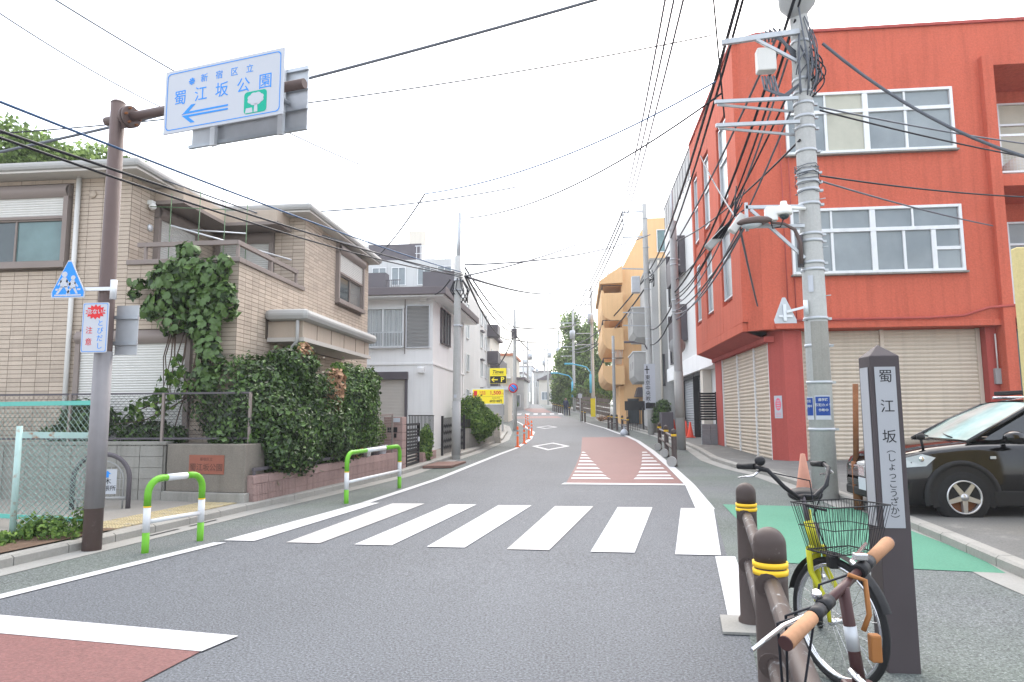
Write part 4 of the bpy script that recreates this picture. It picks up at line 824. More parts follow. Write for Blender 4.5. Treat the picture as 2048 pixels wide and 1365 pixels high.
# ---------------------------------------------------------------- far left houses
def farhouse(name, label, x0, x1, y0, y1, h, m, roof='roof_brown', flat=True, wins=()):
    z0 = g(y0)-.3; t = thing(name, label, 'house', ((x0+x1)/2, (y0+y1)/2, z0)); MB().box(x0, x1, y0, y1, z0, h).build('wall', m, t)
    if flat: MB().box(x0-.2, x1+.2, y0-.2, y1+.2, h, h+.3).build('roof', roof, t)
    else: xm = (x0+x1)/2; mb = MB(); mb.add([(x0-.4, y0-.4, h), (x1+.4, y0-.4, h), (x1+.4, y1+.4, h), (x0-.4, y1+.4, h), (xm, y0-.4, h+(x1-x0)*.28), (xm, y1+.4, h+(x1-x0)*.28)], [(0,1,4), (1,2,5,4), (2,3,5), (3,0,4,5), (3,2,1,0)]); mb.build('roof', roof, t)
    F = frame((x0, y0, 0), XP, YN)
    for (u0, u1, v0, v1) in wins: pane_window(t, F, u0, u1, v0, v1, 2, None, 'alu_white', 'glass_grey', fw_=.08)
    return t
bb = farhouse('balconied_house', 'brown-roofed house with balcony railings beyond the car park', -12.5, -8.0, 82, 92, 8.7, 'cream_wall', 'terracotta', True, [(.8, 2.0, 6.6, 7.9), (2.4, 3.6, 6.6, 7.9)])
mb = MB(); mb.box(-12.3, -8.2, 80.8, 82, 5.9, 6.1); [mb.box(-12.3+k*.4, -12.26+k*.4, 80.8, 80.85, 6.1, 7.0) for k in range(11)]; mb.box(-12.3, -8.2, 80.8, 80.86, 7.0, 7.06); mb.build('balcony', 'alu_white', bb)
farhouse('grey_shop_house', 'grey house with a dark open ground floor', -9.2, -6.8, 84, 92, 5.9, 'tile_grey', 'roof_brown', True, [(.5, 1.9, 2.6, 4.0)])
farhouse('garage_shed', 'cream garage wall with a small black window near the no-parking sign', -7.7, -5.9, 56.5, 60, 3.6, 'cream_wall', 'alu', True, [(.35, 1.35, 2.4, 3.3)])
for i, (x0, x1, y, h, m, lab, fl) in enumerate(((-14, -10.5, 130, 9.5, 'white_tile', 'distant white house left of the hill road', True), (-10, -6.5, 150, 11, 'tile_grey', 'distant pale grey block on the hill', True), (-18, -14, 140, 12, 'cream_wall', 'distant cream block behind the poles', True), (-6.6, -2.6, 112, 7.3, 'cream_wall', 'distant beige house with dark gabled roof', False), (-2.4, 1.6, 116, 8.2, 'white_wall', 'distant white house behind the large tree', False), (-16, -12, 175, 14, 'white_wall', 'far white block at the crest', True), (-9, -4, 190, 13, 'concrete', 'far grey block at the crest', True))):
    farhouse('distant_house', lab, x0, x1, y, y+10, h, m, 'roof_brown', fl, [(.5, 1.5, h-3.2, h-2.0), (2.0, 3.0, h-3.2, h-2.0)])
for i, (x, y, h) in enumerate(((-6.9, 92, 9.0), (-9.6, 118, 9.5), (-4.9, 108, 10.0), (-13.2, 140, 11), (-11.2, 160, 10.5))):
    t = thing('street_pole', ['thin pole beside the grey shop house', 'thin pole before the distant white house', 'thin pole before the beige gabled house', 'thin pole before the distant cream block', 'thin pole near the far white block'][i], 'utility pole', (x, y, g(y))); MB().tube([(x, y, g(y)-.2), (x, y, g(y)+h)], [.16, .11], 10).build('shaft', 'pole_concrete', t)
    for d_ in (.4, 1.3, 3.0): MB().beam((x-.9, y, g(y)+h-d_), (x+.9, y, g(y)+h-d_), .08, .09).build('crossarm', 'galv', t)
    MB().lathe([(0, 0), (.28, 0), (.3, .8), (0, .9)], (x+.35, y, g(y)+h-2.6), 12).build('transformer', 'galv', t)
plant('kerbside_tree', 'green garden tree beyond the no-parking sign', 'tree', [(-9.4, 98, 5.2, 1.3, 1.5, 1.9), (-8.6, 100, 4.6, 1.0, 1.2, 1.4)], 2500, .30, 'leaf_tree', [[(-9.2, 98, 2.5), (-9.2, 98, 5)]], .12)
plant('yellow_shrub', 'small yellow shrub at the far kerb', 'shrub', [(-8.3, 84, 2.9, .8, .6, .6)], 700, .2, 'leaf_light')
tk = thing('white_truck', 'small white truck far up the road', 'truck', (-10.3, 128, 3.6)); MB().box(-11.2, -9.3, 127, 130, 4.1, 5.9).build('box_body', 'white_wall', tk, bevel=.05); MB().box(-11.1, -9.4, 126, 126.95, 4.1, 5.4).build('cab', 'alu_white', tk, bevel=.1); MB().box(-11.0, -9.5, 125.97, 126, 4.8, 5.3).build('windscreen', 'glass_dark', tk)
for x in (-10.9, -9.6): MB().tube([(x-.1, 126.6, 4.0), (x+.1, 126.6, 4.0)], .35, 12).build('wheel', 'tyre', tk)
# ---------------------------------------------------------------- red building
rb = thing('red_building', 'red rendered three-storey corner building with beige roller shutters', 'building', (8, 22, .2))
b_ = MB(); b_.prism([(4.60, 18.93), (4.92, 18.6), (11.0, 18.6), (11.0, 26.4), (4.60, 26.4)], 3.7, 11.95); b_.box(5.25, 11.0, 19.1, 26.4, .1, 3.7); b_.box(11.0, 17, 20.3, 26.4, .1, 11.95); b_.build('wall', 'red_wall', rb)
# street side: fins, spandrels, bands, windows
FR = frame((4.60, 18.6, 0), (0,1,0), XN); fins = [(.33, 1.45), (2.85, 4.25), (5.45, 6.45), (7.5, 7.8)]
for a, b in fins: MB().fbox(FR, a, b, 3.95, 11.948, -.05, .14).build('fin', 'red_wall', rb, bevel=.01)
for z0, z1 in ((3.95, 4.75), (7.05, 7.75), (10.45, 11.9)): MB().fbox(FR, .34, 7.79, z0, z1, -.05, .08 if z0 < 7.5 and z0 > 4 else .135).build('spandrel', 'red_wall', rb)
for a, b in ((1.50, 2.80), (4.30, 5.40), (6.50, 7.45)):
    for z0, z1 in ((4.95, 6.95), (7.95, 10.3)): pane_window(rb, FR, a+.1, b-.1, z0, z1, 1, z0+1.25, 'alu', 'glass_grey', d=.02, fw_=.045)
b_ = MB(); b_.prism([(4.46, 19.0), (5.2, 19.0), (5.2, 26.39), (4.46, 26.39)], 3.70, 3.949); b_.build('overhang', 'red_wall', rb, bevel=.01)
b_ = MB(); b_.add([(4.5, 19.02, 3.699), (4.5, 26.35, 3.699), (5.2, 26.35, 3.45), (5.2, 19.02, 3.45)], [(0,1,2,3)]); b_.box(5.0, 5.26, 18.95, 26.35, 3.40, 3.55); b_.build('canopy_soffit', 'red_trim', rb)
# front windows
FN = frame((0, 18.6, 0), XP, YN)
def bigwin(z0, z1, zt, lower, panes, side=None):
    mb = MB(); x0, x1 = 5.80, 10.0; t = .075
    mb.fbox(FN, x0-t, x0, z0-t, z1+t, -.03, .08); mb.fbox(FN, x1, x1+t, z0-t, z1+t, -.03, .08); mb.fbox(FN, x0, x1, z0-t, z0, -.03, .10); mb.fbox(FN, x0, x1, z1, z1+t, -.03, .08); mb.fbox(FN, x0, x1, zt-.05, zt+.05, -.03, .075); mb.fbox(FN, 7.76, 7.90, z0, z1, -.03, .07)
    for u in lower: mb.fbox(FN, u-.035, u+.035, z0, zt-.05, -.03, .055)
    for u in (6.78, 8.85): mb.fbox(FN, u-.025, u+.025, zt+.05, z1, -.03, .055)
    if side: mb.fbox(FN, side-.05, x1, (z0+zt)/2-.045, (z0+zt)/2+.045, -.03, .05); mb.fbox(FN, side-.07, side+.05, z0, zt-.05, -.03, .06)
    w_ = mb.build('window', 'alu_white', rb, bevel=.006); us = sorted([x0, 7.83]+list(lower)+([side] if side else [])+[x1])
    for i, (a, b) in enumerate(zip(us, us[1:])): MB().fbox(FN, a+.01, b-.01, z0, zt-.04, -.02, .015+.004*(i % 2)).build('pane', panes[i % len(panes)], w_)
    for a, b in ((x0, 6.78), (6.78, 7.83), (7.83, 8.85), (8.85, x1)): MB().fbox(FN, a+.01, b-.01, zt+.045, z1, -.02, .015).build('pane', 'glass_grey' if not (panes[1] == 'glass_cream' and a == 6.78) else 'glass_cream', w_)
    MB().fbox(FN, x0-.12, x1+.12, z0-.12, z0-.076, -.02, .13).build('sill', 'concrete_dirty', w_)
bigwin(8.52, 10.10, 9.62, [6.78, 8.85], ['glass_grey', 'glass_cream', 'glass_grey', 'glass_grey'])
bigwin(5.22, 6.86, 6.32, [6.78, 8.6], ['glass_grey', 'glass_grey', 'glass_grey', 'glass_grey', 'glass_grey'], side=9.35)
# ledge with red pipe
MB().box(5.2, 10.98, 18.52, 18.61, 3.70, 3.86).build('ledge', 'red_wall', rb, bevel=.01)
MB().tube([(5.3, 18.48, 3.92), (9.0, 18.48, 3.92), (9.9, 18.47, 3.96), (10.5, 18.45, 4.15), (11.2, 18.4, 4.2)], .035, 8).build('pipe', 'red_trim', rb)
# parapet
b_ = MB(); b_.prism([(4.42, 18.9), (5.08, 18.54), (17, 18.54), (17, 18.8), (5.2, 18.8), (4.7, 19.05), (4.7, 26.45), (4.42, 26.45)], 11.951, 12.03); b_.build('parapet_cap', 'red_trim', rb)
# right-hand balcony bay
b_ = MB(); b_.box(10.82, 11.10, 18.42, 20.3, .1, 10.95); b_.build('bay_fin', 'red_wall', rb, bevel=.015); [MB().box(a_, 17, 18.6, 20.3, c_, d_).build('balcony_slab', 'red_wall', rb) for a_, c_, d_ in ((11.0, 10.75, 11.95), (11.1, 7.40, 7.72), (11.1, 3.9, 4.2))]
FRB = frame((11.1, 20.3, 0), XP, YN)
for z in (4.2, 7.72):
    pane_window(rb, FRB, .15, 3.0, z+.05, z+2.6, 3, z+2.0, 'alu', 'glass_cream' if z > 5 else 'glass_grey', d=.01)
    mb = MB(); mb.box(11.12, 16, 18.66, 18.7, z+1.05, z+1.11); mb.box(11.12, 16, 18.66, 18.7, z+.05, z+.1); [mb.box(11.14+k*.9, 11.18+k*.9, 18.66, 18.7, z, z+1.08) for k in range(6)]; mb.build('balcony_rail', 'alu_white', rb)
    mb = MB(); [mb.tube([(11.15+k*.08, 18.68, z+.08), (11.15+k*.08, 18.68, z+.55)], .004, 3, False) for k in range(40)]; [mb.tube([(11.15, 18.68, z+.1+k*.08), (14.3, 18.68, z+.1+k*.08)], .004, 3, False) for k in range(6)]; mb.build('rail_mesh', 'alu', rb)
MB().box(11.1, 14, 20.29, 20.32, 0.3, 3.8).build('entrance_glass', 'glass_dark', rb)
bd = thing('beige_cover', 'rounded beige cover standing on the upper red balcony', 'cover', (11.9, 19.2, 7.72)); MB().lathe([(0, .62), (.22, .56), (.38, .42), (.44, .2), (.45, 0)], (11.95, 19.1, 7.72), 20).build('dome', 'cream_wall', bd)
# roller shutters
FSH = frame((5.19, 18.6, 0), (0,1,0), XN)
for a, b in ((.62, 2.12), (2.20, 4.28), (4.36, 6.62)): roller(rb, FSH, a, b, .22, 3.42, .107, 'shutter_beige', -.008, .026, pieces=True)
for u in (.58, 2.16, 4.32, 6.66): MB().fbox(FSH, u-.04, u+.04, .2, 3.42, -.05, .05).build('shutter_rail', 'alu_white', rb)
FSF = frame((0, 19.08, 0), XP, YN)
for a, b in ((6.02, 8.02), (8.14, 10.45)): roller(rb, FSF, a, b, .22, 3.68, .107, 'shutter_beige', -.008, .026, pieces=True)
for u in (5.98, 8.08, 10.5): MB().fbox(FSF, u-.05, u+.05, .2, 3.69, -.05, .05).build('shutter_rail', 'shutter_beige', rb)
b_ = MB(); b_.prism([(5.13, 19.14), (5.45, 18.78), (5.93, 18.78), (5.93, 19.3), (5.3, 19.3)], .1, 3.699); b_.build('corner_pillar', 'red_trim', rb, bevel=.01); MB().box(10.56, 11.0, 18.8, 19.3, .1, 3.699).build('pillar', 'red_trim', rb); b_ = MB(); b_.box(5.12, 5.3, 25.3, 26.38, .1, 3.45); b_.build('end_pillar', 'red_trim', rb)
MB().box(5.17, 5.22, 25.6, 26.1, .3, 2.2).build('side_door', 'alu', rb)
MB().prism([(4.75, 18.3), (5.4, 17.75), (11, 17.75), (11, 19.3), (5.15, 19.3), (5.15, 26.3), (4.72, 26.3)], .05, .2).build('plinth', 'concrete', rb, bevel=.01)
ntc = thing('paper_notice', 'white paper notice with pink oval on the red pillar', 'notice', (5.35, 18.85, 1.5)); UP = V((.32, -.36, 0)).normalized(); FNO = frame((5.20, 19.06, 0), UP, (-UP.y*-1*-1, -UP.x, 0)); FNO = frame((5.20, 19.06, 0), UP, (-.36, -.32, 0)); MB().fbox(FNO, .03, .26, 1.35, 1.95, .006, .012).build('sheet', 'sign_white', ntc)
mb = MB(); mb.ext([(.145+.085*math.cos(k*.4), 1.72+.17*math.sin(k*.4)) for k in range(16)], FNO, .012, .014); mb.build('oval', 'sign_pink', ntc); [MB().fbox(FNO, .10, .19, v_, v_+.02, .014, .016).build('printed_line', 'sign_white', ntc) for v_ in (1.62, 1.68, 1.74, 1.80)]; [MB().fbox(FNO, .07, .22, v_, v_+.012, .012, .014).build('printed_line', 'sign_pink', ntc) for v_ in (1.40, 1.44, 1.48)]
MB().fbox(frame((10.6, 18.8, 0), XP, YN), .08, .22, 2.2, 2.6, 0, .09).build('junction_box', 'pole_grey', rb); MB().tube([(10.75, 18.72, 2.6), (10.75, 18.72, 3.5)], .018, 6).build('conduit', 'shutter_white', rb)
for x in (5.55, 5.75): MB().tube([(x, 18.54, 3.9), (x, 18.54, 9.5)], .016, 5).build('wall_conduit', 'red_trim', rb)
yw = thing('yellow_gatepost', 'tall mustard-yellow concrete post by the parked car', 'gate post', (5.2, 8.2, .1)); MB().box(4.89, 6.2, 8.0, 8.11, 0, 3.3).build('post', 'yellow_wall', yw, bevel=.02)
rp_ = thing('rusty_pipe', 'rusty steel pipe standing in a wider socket before the shutters', 'pipe', (4.08, 10.7, .1)); MB().tube([(4.08, 10.75, .05), (4.08, 10.75, .75)], .065, 10).build('socket', 'rust', rp_); MB().tube([(4.08, 10.75, .7), (4.14, 10.75, 1.9)], .04, 10).build('pipe', 'rust', rp_)

# ---------------------------------------------------------------- white tiled building
wb = thing('white_tiled_building', 'white and pale tiled building with garage beside the red one', 'building', (8, 33, .3))
b_ = MB(); b_.box(5.55, 12, 26.75, 40.4, .1, 4.1); b_.box(5.2, 12, 26.75, 40.4, 4.1, 12.2); b_.build('wall', 'white_tile', wb)
b_ = MB(); b_.box(5.1, 5.56, 26.7, 40.42, 3.35, 4.098); b_.build('fascia', 'white_wall', wb, bevel=.02); b_ = MB(); b_.box(5.12, 5.2, 26.72, 29.2, 4.1, 12.25); b_.build('pilaster', 'cream_wall', wb); [MB().box(5.18, 5.54, a_, c_, .1, 3.35).build('pier', 'cream_wall', wb) for a_, c_ in ((29.4, 30.0), (36.6, 37.4))]
FWB = frame((5.2, 26.7, 0), (0,1,0), XN); FWG = frame((5.52, 26.7, 0), (0,1,0), XN)
roller(wb, FWG, 3.4, 9.8, .3, 3.3, .12, 'galv', 0, .03); mb = MB(); [mb.fbox(FWG, u, u+.12, .2, 3.34, -.02, .3) for u in (3.3, 5.4, 9.8)]; mb.fbox(FWG, 3.3, 9.9, 3.2, 3.34, -.02, .28); mb.build('garage_frame', 'black_metal', wb)
for u0, u1, v0, v1 in ((6.4, 10.6, 8.5, 9.9), (6.5, 10.4, 5.2, 6.55)):
    pane_window(wb, FWB, u0, u1, v0, v1, 3, None, 'dark_panel', 'glass_dark'); mb = MB(); mb.fbox(FWB, u0-.15, u1+.15, v0-.2, v1-.3, .3, .34); [mb.fbox(FWB, u, u+.05, v0-.2, v1+.2, .0, .36) for u in (u0-.15, (u0+u1)/2, u1+.1)]; mb.build('window_guard', 'dark_panel', wb)
pane_window(wb, FWB, 11.1, 12.3, 4.3, 5.3, 1, None, 'dark_panel', 'glass_dark'); pane_window(wb, FWB, 11.1, 12.3, 7.6, 8.6, 1, None, 'dark_panel', 'glass_dark')
b_ = MB(); [b_.box(5.2, 5.24, 26.75+k*.9, 26.8+k*.9, 12.2, 13.7) for k in range(16)]; b_.box(5.19, 5.25, 26.75, 40.4, 13.65, 13.72); b_.build('roof_fence_posts', 'dark_panel', wb); b_ = MB(); b_.box(5.215, 5.235, 26.8, 40.35, 12.3, 13.64); b_.build('roof_fence', 'pole_grey', wb)
gb = thing('grey_block_wall', 'low grey block wall under the black louvred screen', 'wall', (4.9, 26.5, .2))
for j in range(4):
    for i in range(2): MB().box(4.55+i*.33, 4.87+i*.33, 26.42, 26.56, g(26.5)+.06+j*.2, g(26.5)+.255+j*.2).build('block', 'grey_block', gb, bevel=.008)
ls = thing('black_louvred_screen', 'black louvred screen between the red and the white building', 'screen', (4.9, 26.8, 1.2)); mb = MB(); mb.box(4.55, 4.59, 26.8, 26.84, .9, 2.32); mb.box(5.16, 5.20, 26.8, 26.84, .9, 2.32); mb.build('frame', 'black_metal', ls)
for k in range(11): MB().box(4.595, 5.155, 26.80, 26.83, 1.25+k*.097, 1.25+k*.097+.075).build('slat', 'black_metal', ls)
# ---------------------------------------------------------------- grey tiled building with box balconies
gy = thing('grey_tiled_building', 'light grey tiled building with projecting concrete box balconies', 'building', (6, 44, .5))
MB().box(4.4, 10, 41.0, 48.5, .3, 10.7).build('wall', 'tile_grey', gy); b_ = MB(); b_.box(4.34, 10, 40.95, 48.5, 10.7, 10.85); b_.build('coping', 'concrete', gy); MB().tube([(4.85, 40.93, .5), (4.85, 40.93, 10.7)], .07, 8).build('downpipe', 'cream_wall', gy)
for zb, zt in ((6.2, 8.05), (3.5, 5.3)):
    mb = MB(); mb.add([(4.4, 42.2, zb), (3.55, 42.2, zb), (3.35, 42.2, zb+.35), (3.35, 42.2, zt), (4.4, 42.2, zt), (4.4, 46.4, zb), (3.55, 46.4, zb), (3.35, 46.4, zb+.35), (3.35, 46.4, zt), (4.4, 46.4, zt)], [(0,1,2,3,4)[::-1], (5,6,7,8,9), (0,1,6,5), (1,2,7,6), (2,3,8,7), (3,4,9,8)]); mb.build('box_balcony', 'concrete', gy, bevel=.02); MB().box(3.30, 4.42, 42.15, 46.45, zt, zt+.06).build('balcony_cap', 'alu_white', gy)
    for y in (43.0, 44.6): MB().box(3.335, 3.349, y, y+.12, zb+.8, zb+1.25).build('slot', 'dark_panel', gy)
pane_window(gy, frame((4.4, 41.0, 0), XP, YN), .45, .62, 3.2, 5.0, 1, None, 'dark_panel', 'glass_dark')
sw = thing('stone_wall', 'low rough stone-block garden wall at the grey tiled building', 'wall', (4.2, 38.6, .5))
MB().box(3.98, 4.28, 37.2, 40.8, .35, 1.95).build('wall_core', 'stone', sw)
src = None
for j in range(9):
    for i in range(10):
        y = 37.2+i*.36+(j % 2)*.18-.09; z = .45+j*.168
        if src is None: src = MB().box(-.03, .05, 0, .345, 0, .155).build('stone', 'stone', sw, local=True, bevel=.012); src.location = V((3.97, y, z))-OFF[sw]
        else: inst(src, sw, (3.97-rnd.uniform(0, .02), y, z))
for j in range(9): [inst(src, sw, (4.0+i*.33-.02, 37.19, .45+j*.168), rz=-math.pi/2) for i in range(1)]
bg_ = thing('black_gate', 'black metal gate and panel before the orange building', 'gate', (3.6, 42, .5)); b_ = MB(); b_.box(2.7, 3.9, 41.6, 41.66, 1.75, 2.3); b_.box(3.7, 3.76, 40.9, 41.6, .5, 1.9); b_.build('panel', 'black_metal', bg_); [MB().box(2.8+k*.1, 2.83+k*.1, 41.6, 41.63, .55, 1.75).build('bar', 'black_metal', bg_) for k in range(9)]
plant('forecourt_plants', 'green shrub with a few white flowers before the grey building', 'shrub', [(4.3, 33.8+3, 1.75, .45, .7, .45), (4.1, 36.6, 1.3, .4, .5, .4)], 2600, .11, 'leaf_vine'); MB()
dp = thing('dark_planter', 'tall dark panel planter before the grey building', 'planter', (4.3, 36, .4)); MB().box(4.1, 4.7, 35.2, 36.2, .35, 1.6).build('panel', 'dark_panel', dp, bevel=.02)
# ---------------------------------------------------------------- orange building with curved balconies
og = thing('orange_building', 'orange apartment building with stepped rounded balconies', 'apartment block', (6, 55, .7))
mb = MB(); F_ = frame((0, 50, 0), XP, YN); mb.ext([(3.2, .5), (9.5, .5), (9.5, 15.95), (5.24, 15.95), (3.2, 12.1)], F_, -12, 0); mb.build('wall', 'orange_wall', og)
for zb, zt in ((3.65, 5.2), (6.15, 7.95), (8.3, 10.5)):
    prof = [(3.25, zb), (2.35, zb), (2.0, zb+.18), (1.82, zb+.45), (1.72, zb+.8), (1.70, zt), (1.85, zt), (1.9, zt-.2), (3.25, zt-.2)]
    mb = MB(); mb.ext(prof, frame((0, 49.4, 0), XP, YN), -11.5, 0); mb.build('balcony', 'orange_wall', og)
    rl_ = MB(); rl_.beam((1.78, 49.5, zt+.35), (1.78, 60.8, zt+.35), .05, .05); rl_.beam((1.78, 49.45, zt+.35), (3.2, 49.45, zt+.35), .05, .049); [rl_.box(1.76, 1.80, 49.5+k*.8, 49.54+k*.8, zt, zt+.35) for k in range(15)]; rl_.build('balcony_rail', 'black_metal', og)
    for k in range(6): MB().box(2.5, 2.75, 49.39, 49.399, zb+.3+k*.2, zb+.4+k*.2).build('groove', 'orange_wall', og)
mb = MB(); mb.ext([(3.25, 11.0), (1.6, 10.95), (1.55, 11.15), (3.25, 12.3)], frame((0, 49.2, 0), XP, YN), -12, 0); mb.build('eave', 'orange_wall', og)
pane_window(og, F_, 5.9, 7.2, 13.4, 15.0, 2, None, 'alu_white', 'glass_teal', d=.01); pane_window(og, F_, 3.5, 4.2, .9, 2.6, 1, None, 'dark_panel', 'glass_dark', d=.01)
mb = MB(); mb.add([(1.9, 50.5, 11.2), (1.9, 58, 11.2), (3.0, 58, 13.4), (3.0, 50.5, 13.4)], [(0,1,2,3)]); mb.build('roof_glazing', 'glass_teal', og); mb = MB(); [mb.beam((1.9, 50.5+k*1.25, 11.2), (3.0, 50.5+k*1.25, 13.45), .05, .05) for k in range(7)]; mb.beam((3.0, 50.4, 13.45), (3.0, 58, 13.45), .06, .06); mb.beam((3.0, 50.45, 13.45), (4.0, 50.45, 13.5), .06, .06); mb.build('roof_rail', 'dark_panel', og)
for k in range(7): MB().tube([(2.6+k*.07, 49.55, 5.1), (2.5+k*.11, 49.5, 6.3)], .025, 5).build('bamboo_pole', 'cream_wall', og)
mb = MB(); mb.ext([(3.9, 2.75), (4.7, 2.75), (4.45, 3.4), (4.1, 3.4)], frame((0, 48.4, 0), XP, YN), -1.5, 0); mb.build('awning', 'dark_panel', og); b_ = MB(); b_.box(2.9, 3.2, 50.2, 56, .5, 3.6); b_.build('ground_wall', 'orange_wall', og)
# ---------------------------------------------------------------- wooded bank beyond
fence_ = thing('timber_fence', 'weathered dark timber fence along the wooded bank', 'fence', (.8, 70, 1.4))
A, B = V((2.6, 60, g(60))), V((-.4, 78, g(78)))
for k in range(24): q = A.lerp(B, k/24); r_ = A.lerp(B, (k+1)/24); MB().beam(q+V((0,0,.1)), q+V((0,0,2.0+.04*k)), .05, .05).build('post', 'wood_fence', fence_); mb = MB(); [mb.beam(q+V((0,0,.4+j*.4)), r_+V((0,0,.42+j*.4)), .03, .3) for j in range(4)]; mb.build('board', 'wood_fence', fence_)
plant('bank_tree', 'large loose-crowned tree on the bank behind the orange building', 'tree', [(.6, 84, 7.5, 2.3, 2.0, 3.2), (-1.4, 86, 6.2, 1.9, 1.8, 2.4), (2.2, 83, 5.2, 1.8, 2, 2.4), (-.2, 85, 10.5, 2.2, 2, 2.6), (-.9, 85, 12.8, 1.3, 1.3, 1.4), (1.3, 84, 11.6, 1.4, 1.3, 1.8), (-2.4, 88, 5.0, 1.5, 1.5, 2.2), (-2.0, 87, 8.0, 1.4, 1.4, 2.0), (2.9, 82, 8.2, 1.2, 1.5, 2.0)], 12500, .30, 'leaf_tree', [[(.3, 85, 1.5), (.2, 85, 6), (-.2, 85, 11)], [(.2, 85, 5), (-1.2, 86, 8)], [(.2, 85, 5), (1.6, 84, 8.5)]], .22, inner=.2)
plant('bank_shrubbery', 'bright green shrubs on the bank above the timber fence', 'shrubs', [(2.9, 74, 4.4, 1.2, 2, 1.8), (1.6, 76, 4.2, 1.3, 2, 1.5), (3.2, 68, 4.6, .8, 1.6, 1.6), (.4, 78, 3.9, 1.2, 1.5, 1.0)], 6500, .24, 'leaf_light')
plant('tall_hedge', 'tall clipped hedge beside the far bollards', 'hedge', [(-2.3, 88, 3.9, 1.0, 1.5, 1.3), (-1.3, 84, 3.6, .9, 1.5, 1.2)], 3000, .22, 'leaf_light')
plant('verge_flowers', 'low flower bed at the foot of the timber fence', 'flower bed', [(2.2, 57.5, 1.15, .7, .6, .25)], 500, .12, 'leaf_dry')
yb = thing('yellow_banner', 'upright yellow banner at the timber fence', 'banner', (1.2, 62.5, 1.1)); MB().box(1.0, 1.42, 62.5, 62.53, 1.35, 3.0).build('cloth', 'sign_yellow', yb); MB().tube([(1.45, 62.5, 1.1), (1.45, 62.5, 3.15)], .02, 6).build('pole', 'alu', yb)
sp2 = thing('small_sign_post', 'thin grey post with a small white plate near the far bollards', 'sign post', (.05, 57, .9)); MB().tube([(.05, 57, .9), (.05, 57, 3.3)], .04, 8).build('post', 'galv', sp2); MB().box(-.12, .22, 56.93, 56.95, 2.9, 3.25).build('plate', 'sign_white', sp2)
# ---------------------------------------------------------------- utility poles and cables
def pole(label, x, y, h, r0, r1, m='pole_concrete', lean=(0, 0), bands=(), base=None, name='utility_pole'):
    z0 = g(y); t = thing(name, label, 'utility pole', (x, y, z0)); n = 24
    MB().tube([(x+lean[0]*k, y+lean[1]*k, z0-.2+(h+.2)*k) for k in (0, .25, .5, .75, 1)], [r0+(r1-r0)*k for k in (0, .25, .5, .75, 1)], n).build('shaft', m, t)
    for z in bands:
        k = (z-z0)/h; r_ = r0+(r1-r0)*k; c_ = (x+lean[0]*k, y+lean[1]*k); MB().tube([(c_[0], c_[1], z-.025), (c_[0], c_[1], z+.025)], r_+.012, n).build('clamp_band', 'galv', t)
        MB().box(c_[0]+r_+.005, c_[0]+r_+.07, c_[1]-.03, c_[1]+.03, z-.02, z+.02).build('clamp_bolt', 'galv', t)
    return t
mp = pole('tall concrete utility pole with clamps and cables in front of the red building', 4.02, 11.94, 13.5, .205, .115, 'pole_concrete', (-.02, 0), (1.2, 1.98, 2.6, 3.06, 3.9, 4.02, 4.4, 4.52, 5.05, 5.3, 5.45, 5.62, 6.0, 6.42, 6.62, 6.86, 7.06, 7.3, 8.0))
X0, Y0 = 4.0, 11.94
for z in (6.93, 6.50): mb = MB(); mb.beam((3.88, 11.80, z), (2.45, 11.75, z-.02), .05, .06); mb.beam((3.88, 12.08, z-.12), (2.5, 11.78, z-.06), .03, .04); mb.build('crossarm', 'galv', mp)
mb = MB(); mb.beam((3.95, 11.8, 8.15), (2.6, 11.72, 7.98), .07, .09); mb.beam((3.9, 11.8, 7.6), (3.2, 11.75, 8.02), .05, .05); mb.build('crossarm', 'galv', mp)
mb = MB(); mb.beam((3.9, 11.85, 5.0), (2.92, 11.85, 5.02), .05, .06); mb.beam((3.9, 11.85, 4.66), (2.92, 11.85, 4.68), .05, .055); mb.beam((2.93, 11.85, 4.6), (2.93, 11.85, 5.1), .05, .05); mb.beam((3.0, 11.85, 4.98), (3.86, 11.85, 4.1), .04, .05); mb.build('camera_bracket', 'galv', mp)
bx = MB().box(3.22, 3.54, 11.76, 11.96, 7.46, 7.88).build('junction_box', 'shutter_white', mp, bevel=.02); mb = MB(); [mb.tube([(3.25+k*.06, 11.8, 7.98), (3.22+k*.07, 11.75, 8.1+.03*k), (3.6+k*.03, 11.8, 8.05-.03*k), (3.9, 11.85, 7.8-.05*k)], .022, 6) for k in range(5)]; [mb.tube([(3.3+k*.05, 11.85, 7.38), (3.32+k*.06, 11.8, 7.12-.03*k), (3.65, 11.8, 7.0-.02*k), (3.92, 11.82, 7.2)], .02, 6) for k in range(5)]; mb.build('box_cables', 'cable_grey', bx)
mb = MB()
for k in range(44):
    a = rnd.uniform(-1.4, 2.0); r_ = rnd.uniform(.15, .24); zt_ = rnd.uniform(7.5, 8.6); zb_ = rnd.uniform(6.95, 7.4)
    tw = rnd.uniform(-.9, .9); bl = rnd.uniform(.02, .12); mb.tube([(X0+(r_+bl*math.sin(math.pi*q/8))*math.cos(a+tw*q/8), Y0-(r_+bl*math.sin(math.pi*q/8))*math.sin(a+tw*q/8), zt_+(zb_-zt_)*q/8) for q in range(9)], rnd.uniform(.006, .015), 5)
mb.build('cable_loops', 'cable_grey', mp)
mb = MB()
for k in range(12):
    z = 5.25+rnd.uniform(0, .5); a0 = rnd.uniform(0, 6.28); r_ = .20; mb.tube([(X0+r_*math.cos(a0+j*.7), Y0+r_*math.sin(a0+j*.7), z+.02*math.sin(j*2+k)) for j in range(8)], .007, 4)
mb.build('wire_ties', 'cable_grey', mp)
for k in range(10): z = 2.6+k*.42; s_ = (-1)**k; MB().tube([(X0+.15*s_, Y0-.08, z), (X0+.24*s_, Y0-.14, z)], .009, 5).build('step_bolt', 'galv', mp)
